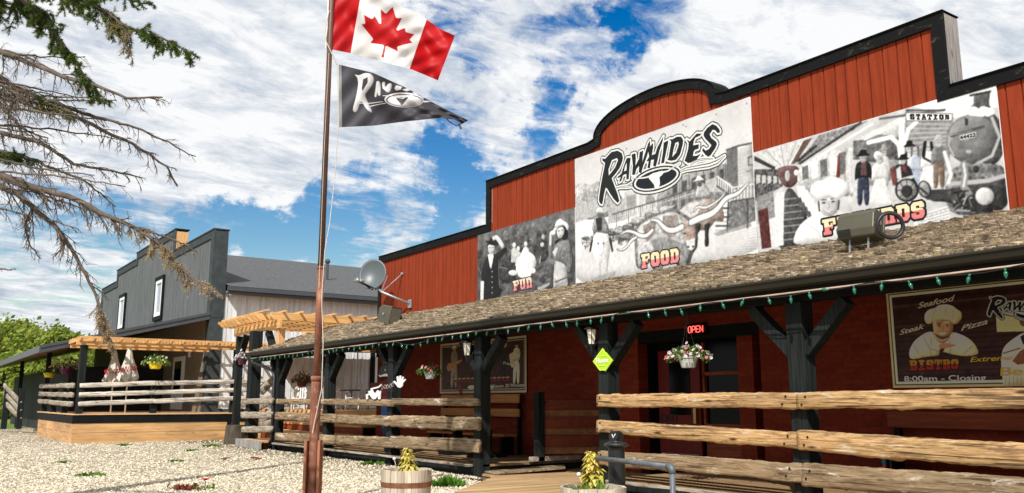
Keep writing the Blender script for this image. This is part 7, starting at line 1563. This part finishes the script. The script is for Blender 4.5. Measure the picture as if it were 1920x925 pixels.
limb(Z([(105, 640), (78, 700), (92, 760), (125, 800)]), 9.1, 9.2, .016, 11, .20, attach=False, droop=.6)
limb(Z([(180, 715), (200, 760), (165, 800)]), 9.1, 9.1, .012, 9, .14, attach=False)
limb(Z([(-40, 250), (20, 270), (60, 300), (30, 330)]), 8.6, 8.5, .02, 40, .30, dry=40)
limb(Z([(-40, 300), (10, 330), (70, 400), (150, 430)]), 9.0, 8.8, .02, 24, .34)
limb(Z([(-40, 460), (60, 480), (160, 520), (260, 560), (360, 640)]), 9.5, 9.3, .02, 20, .3)
limb(Z([(-60, -60), (60, -10), (130, 60), (190, 130), (240, 200), (290, 280), (310, 300)]), 8.6, 8.3, .03, 24, .26, green=760, start=.1, droop=.6)
limb(Z([(-60, -120), (150, -50), (300, 20), (380, 80), (440, 100), (510, 120), (585, 165)]), 8.3, 8.0, .03, 24, .26, green=720, start=.2, droop=.5)
limb(Z([(200, -60), (330, -20), (420, 5), (482, 16)]), 8.2, 8.1, .02, 20, .16, green=560, droop=.3)
limb(Z([(-40, -10), (60, 20), (120, 30), (180, 90)]), 8.8, 8.6, .02, 24, .26, green=480, droop=.8)
limb(Z([(-30, 462), (20, 480), (85, 492)]), 9.3, 9.2, .014, 30, .18, green=620, droop=.6)
limb(Z([(100, 290), (150, 320), (220, 350)]), 9.0, 8.9, .012, 26, .2, green=240, dry=200, attach=False, droop=1.1)
limb(Z([(300, 20), (360, 60), (400, 110), (400, 170)]), 8.1, 8.0, .012, 24, .2, green=120, dry=240, attach=False, droop=1.0)
limb([(-40, 503), (-5, 505), (29, 505)], 9, 8.9, .012, 1, .04)
for k in range(18):                                              # the tangle of bare side limbs close to the trunk
    y0 = rs.uniform(90, 390); x1 = rs.uniform(60, 250); y1 = y0+rs.uniform(-20, 90)*x1/200
    limb([(-60, y0-rs.uniform(0, 30)), (x1*.45, (y0+y1)/2+rs.uniform(-14, 4)), (x1, y1)], rs.uniform(8.4, 9.8), rs.uniform(8.4, 9.6), rs.uniform(.008, .014), 9, .26, dry=rs.choice((0, 0, 14)), attach=False, droop=.7)
twig.build('twigs', BARK, sp, fix=False); NE.col = None; NE.build('green_needles', NEEDLE, sp, fix=False); DN.build('dry_needles', DRYNEEDLE, sp, fix=False)
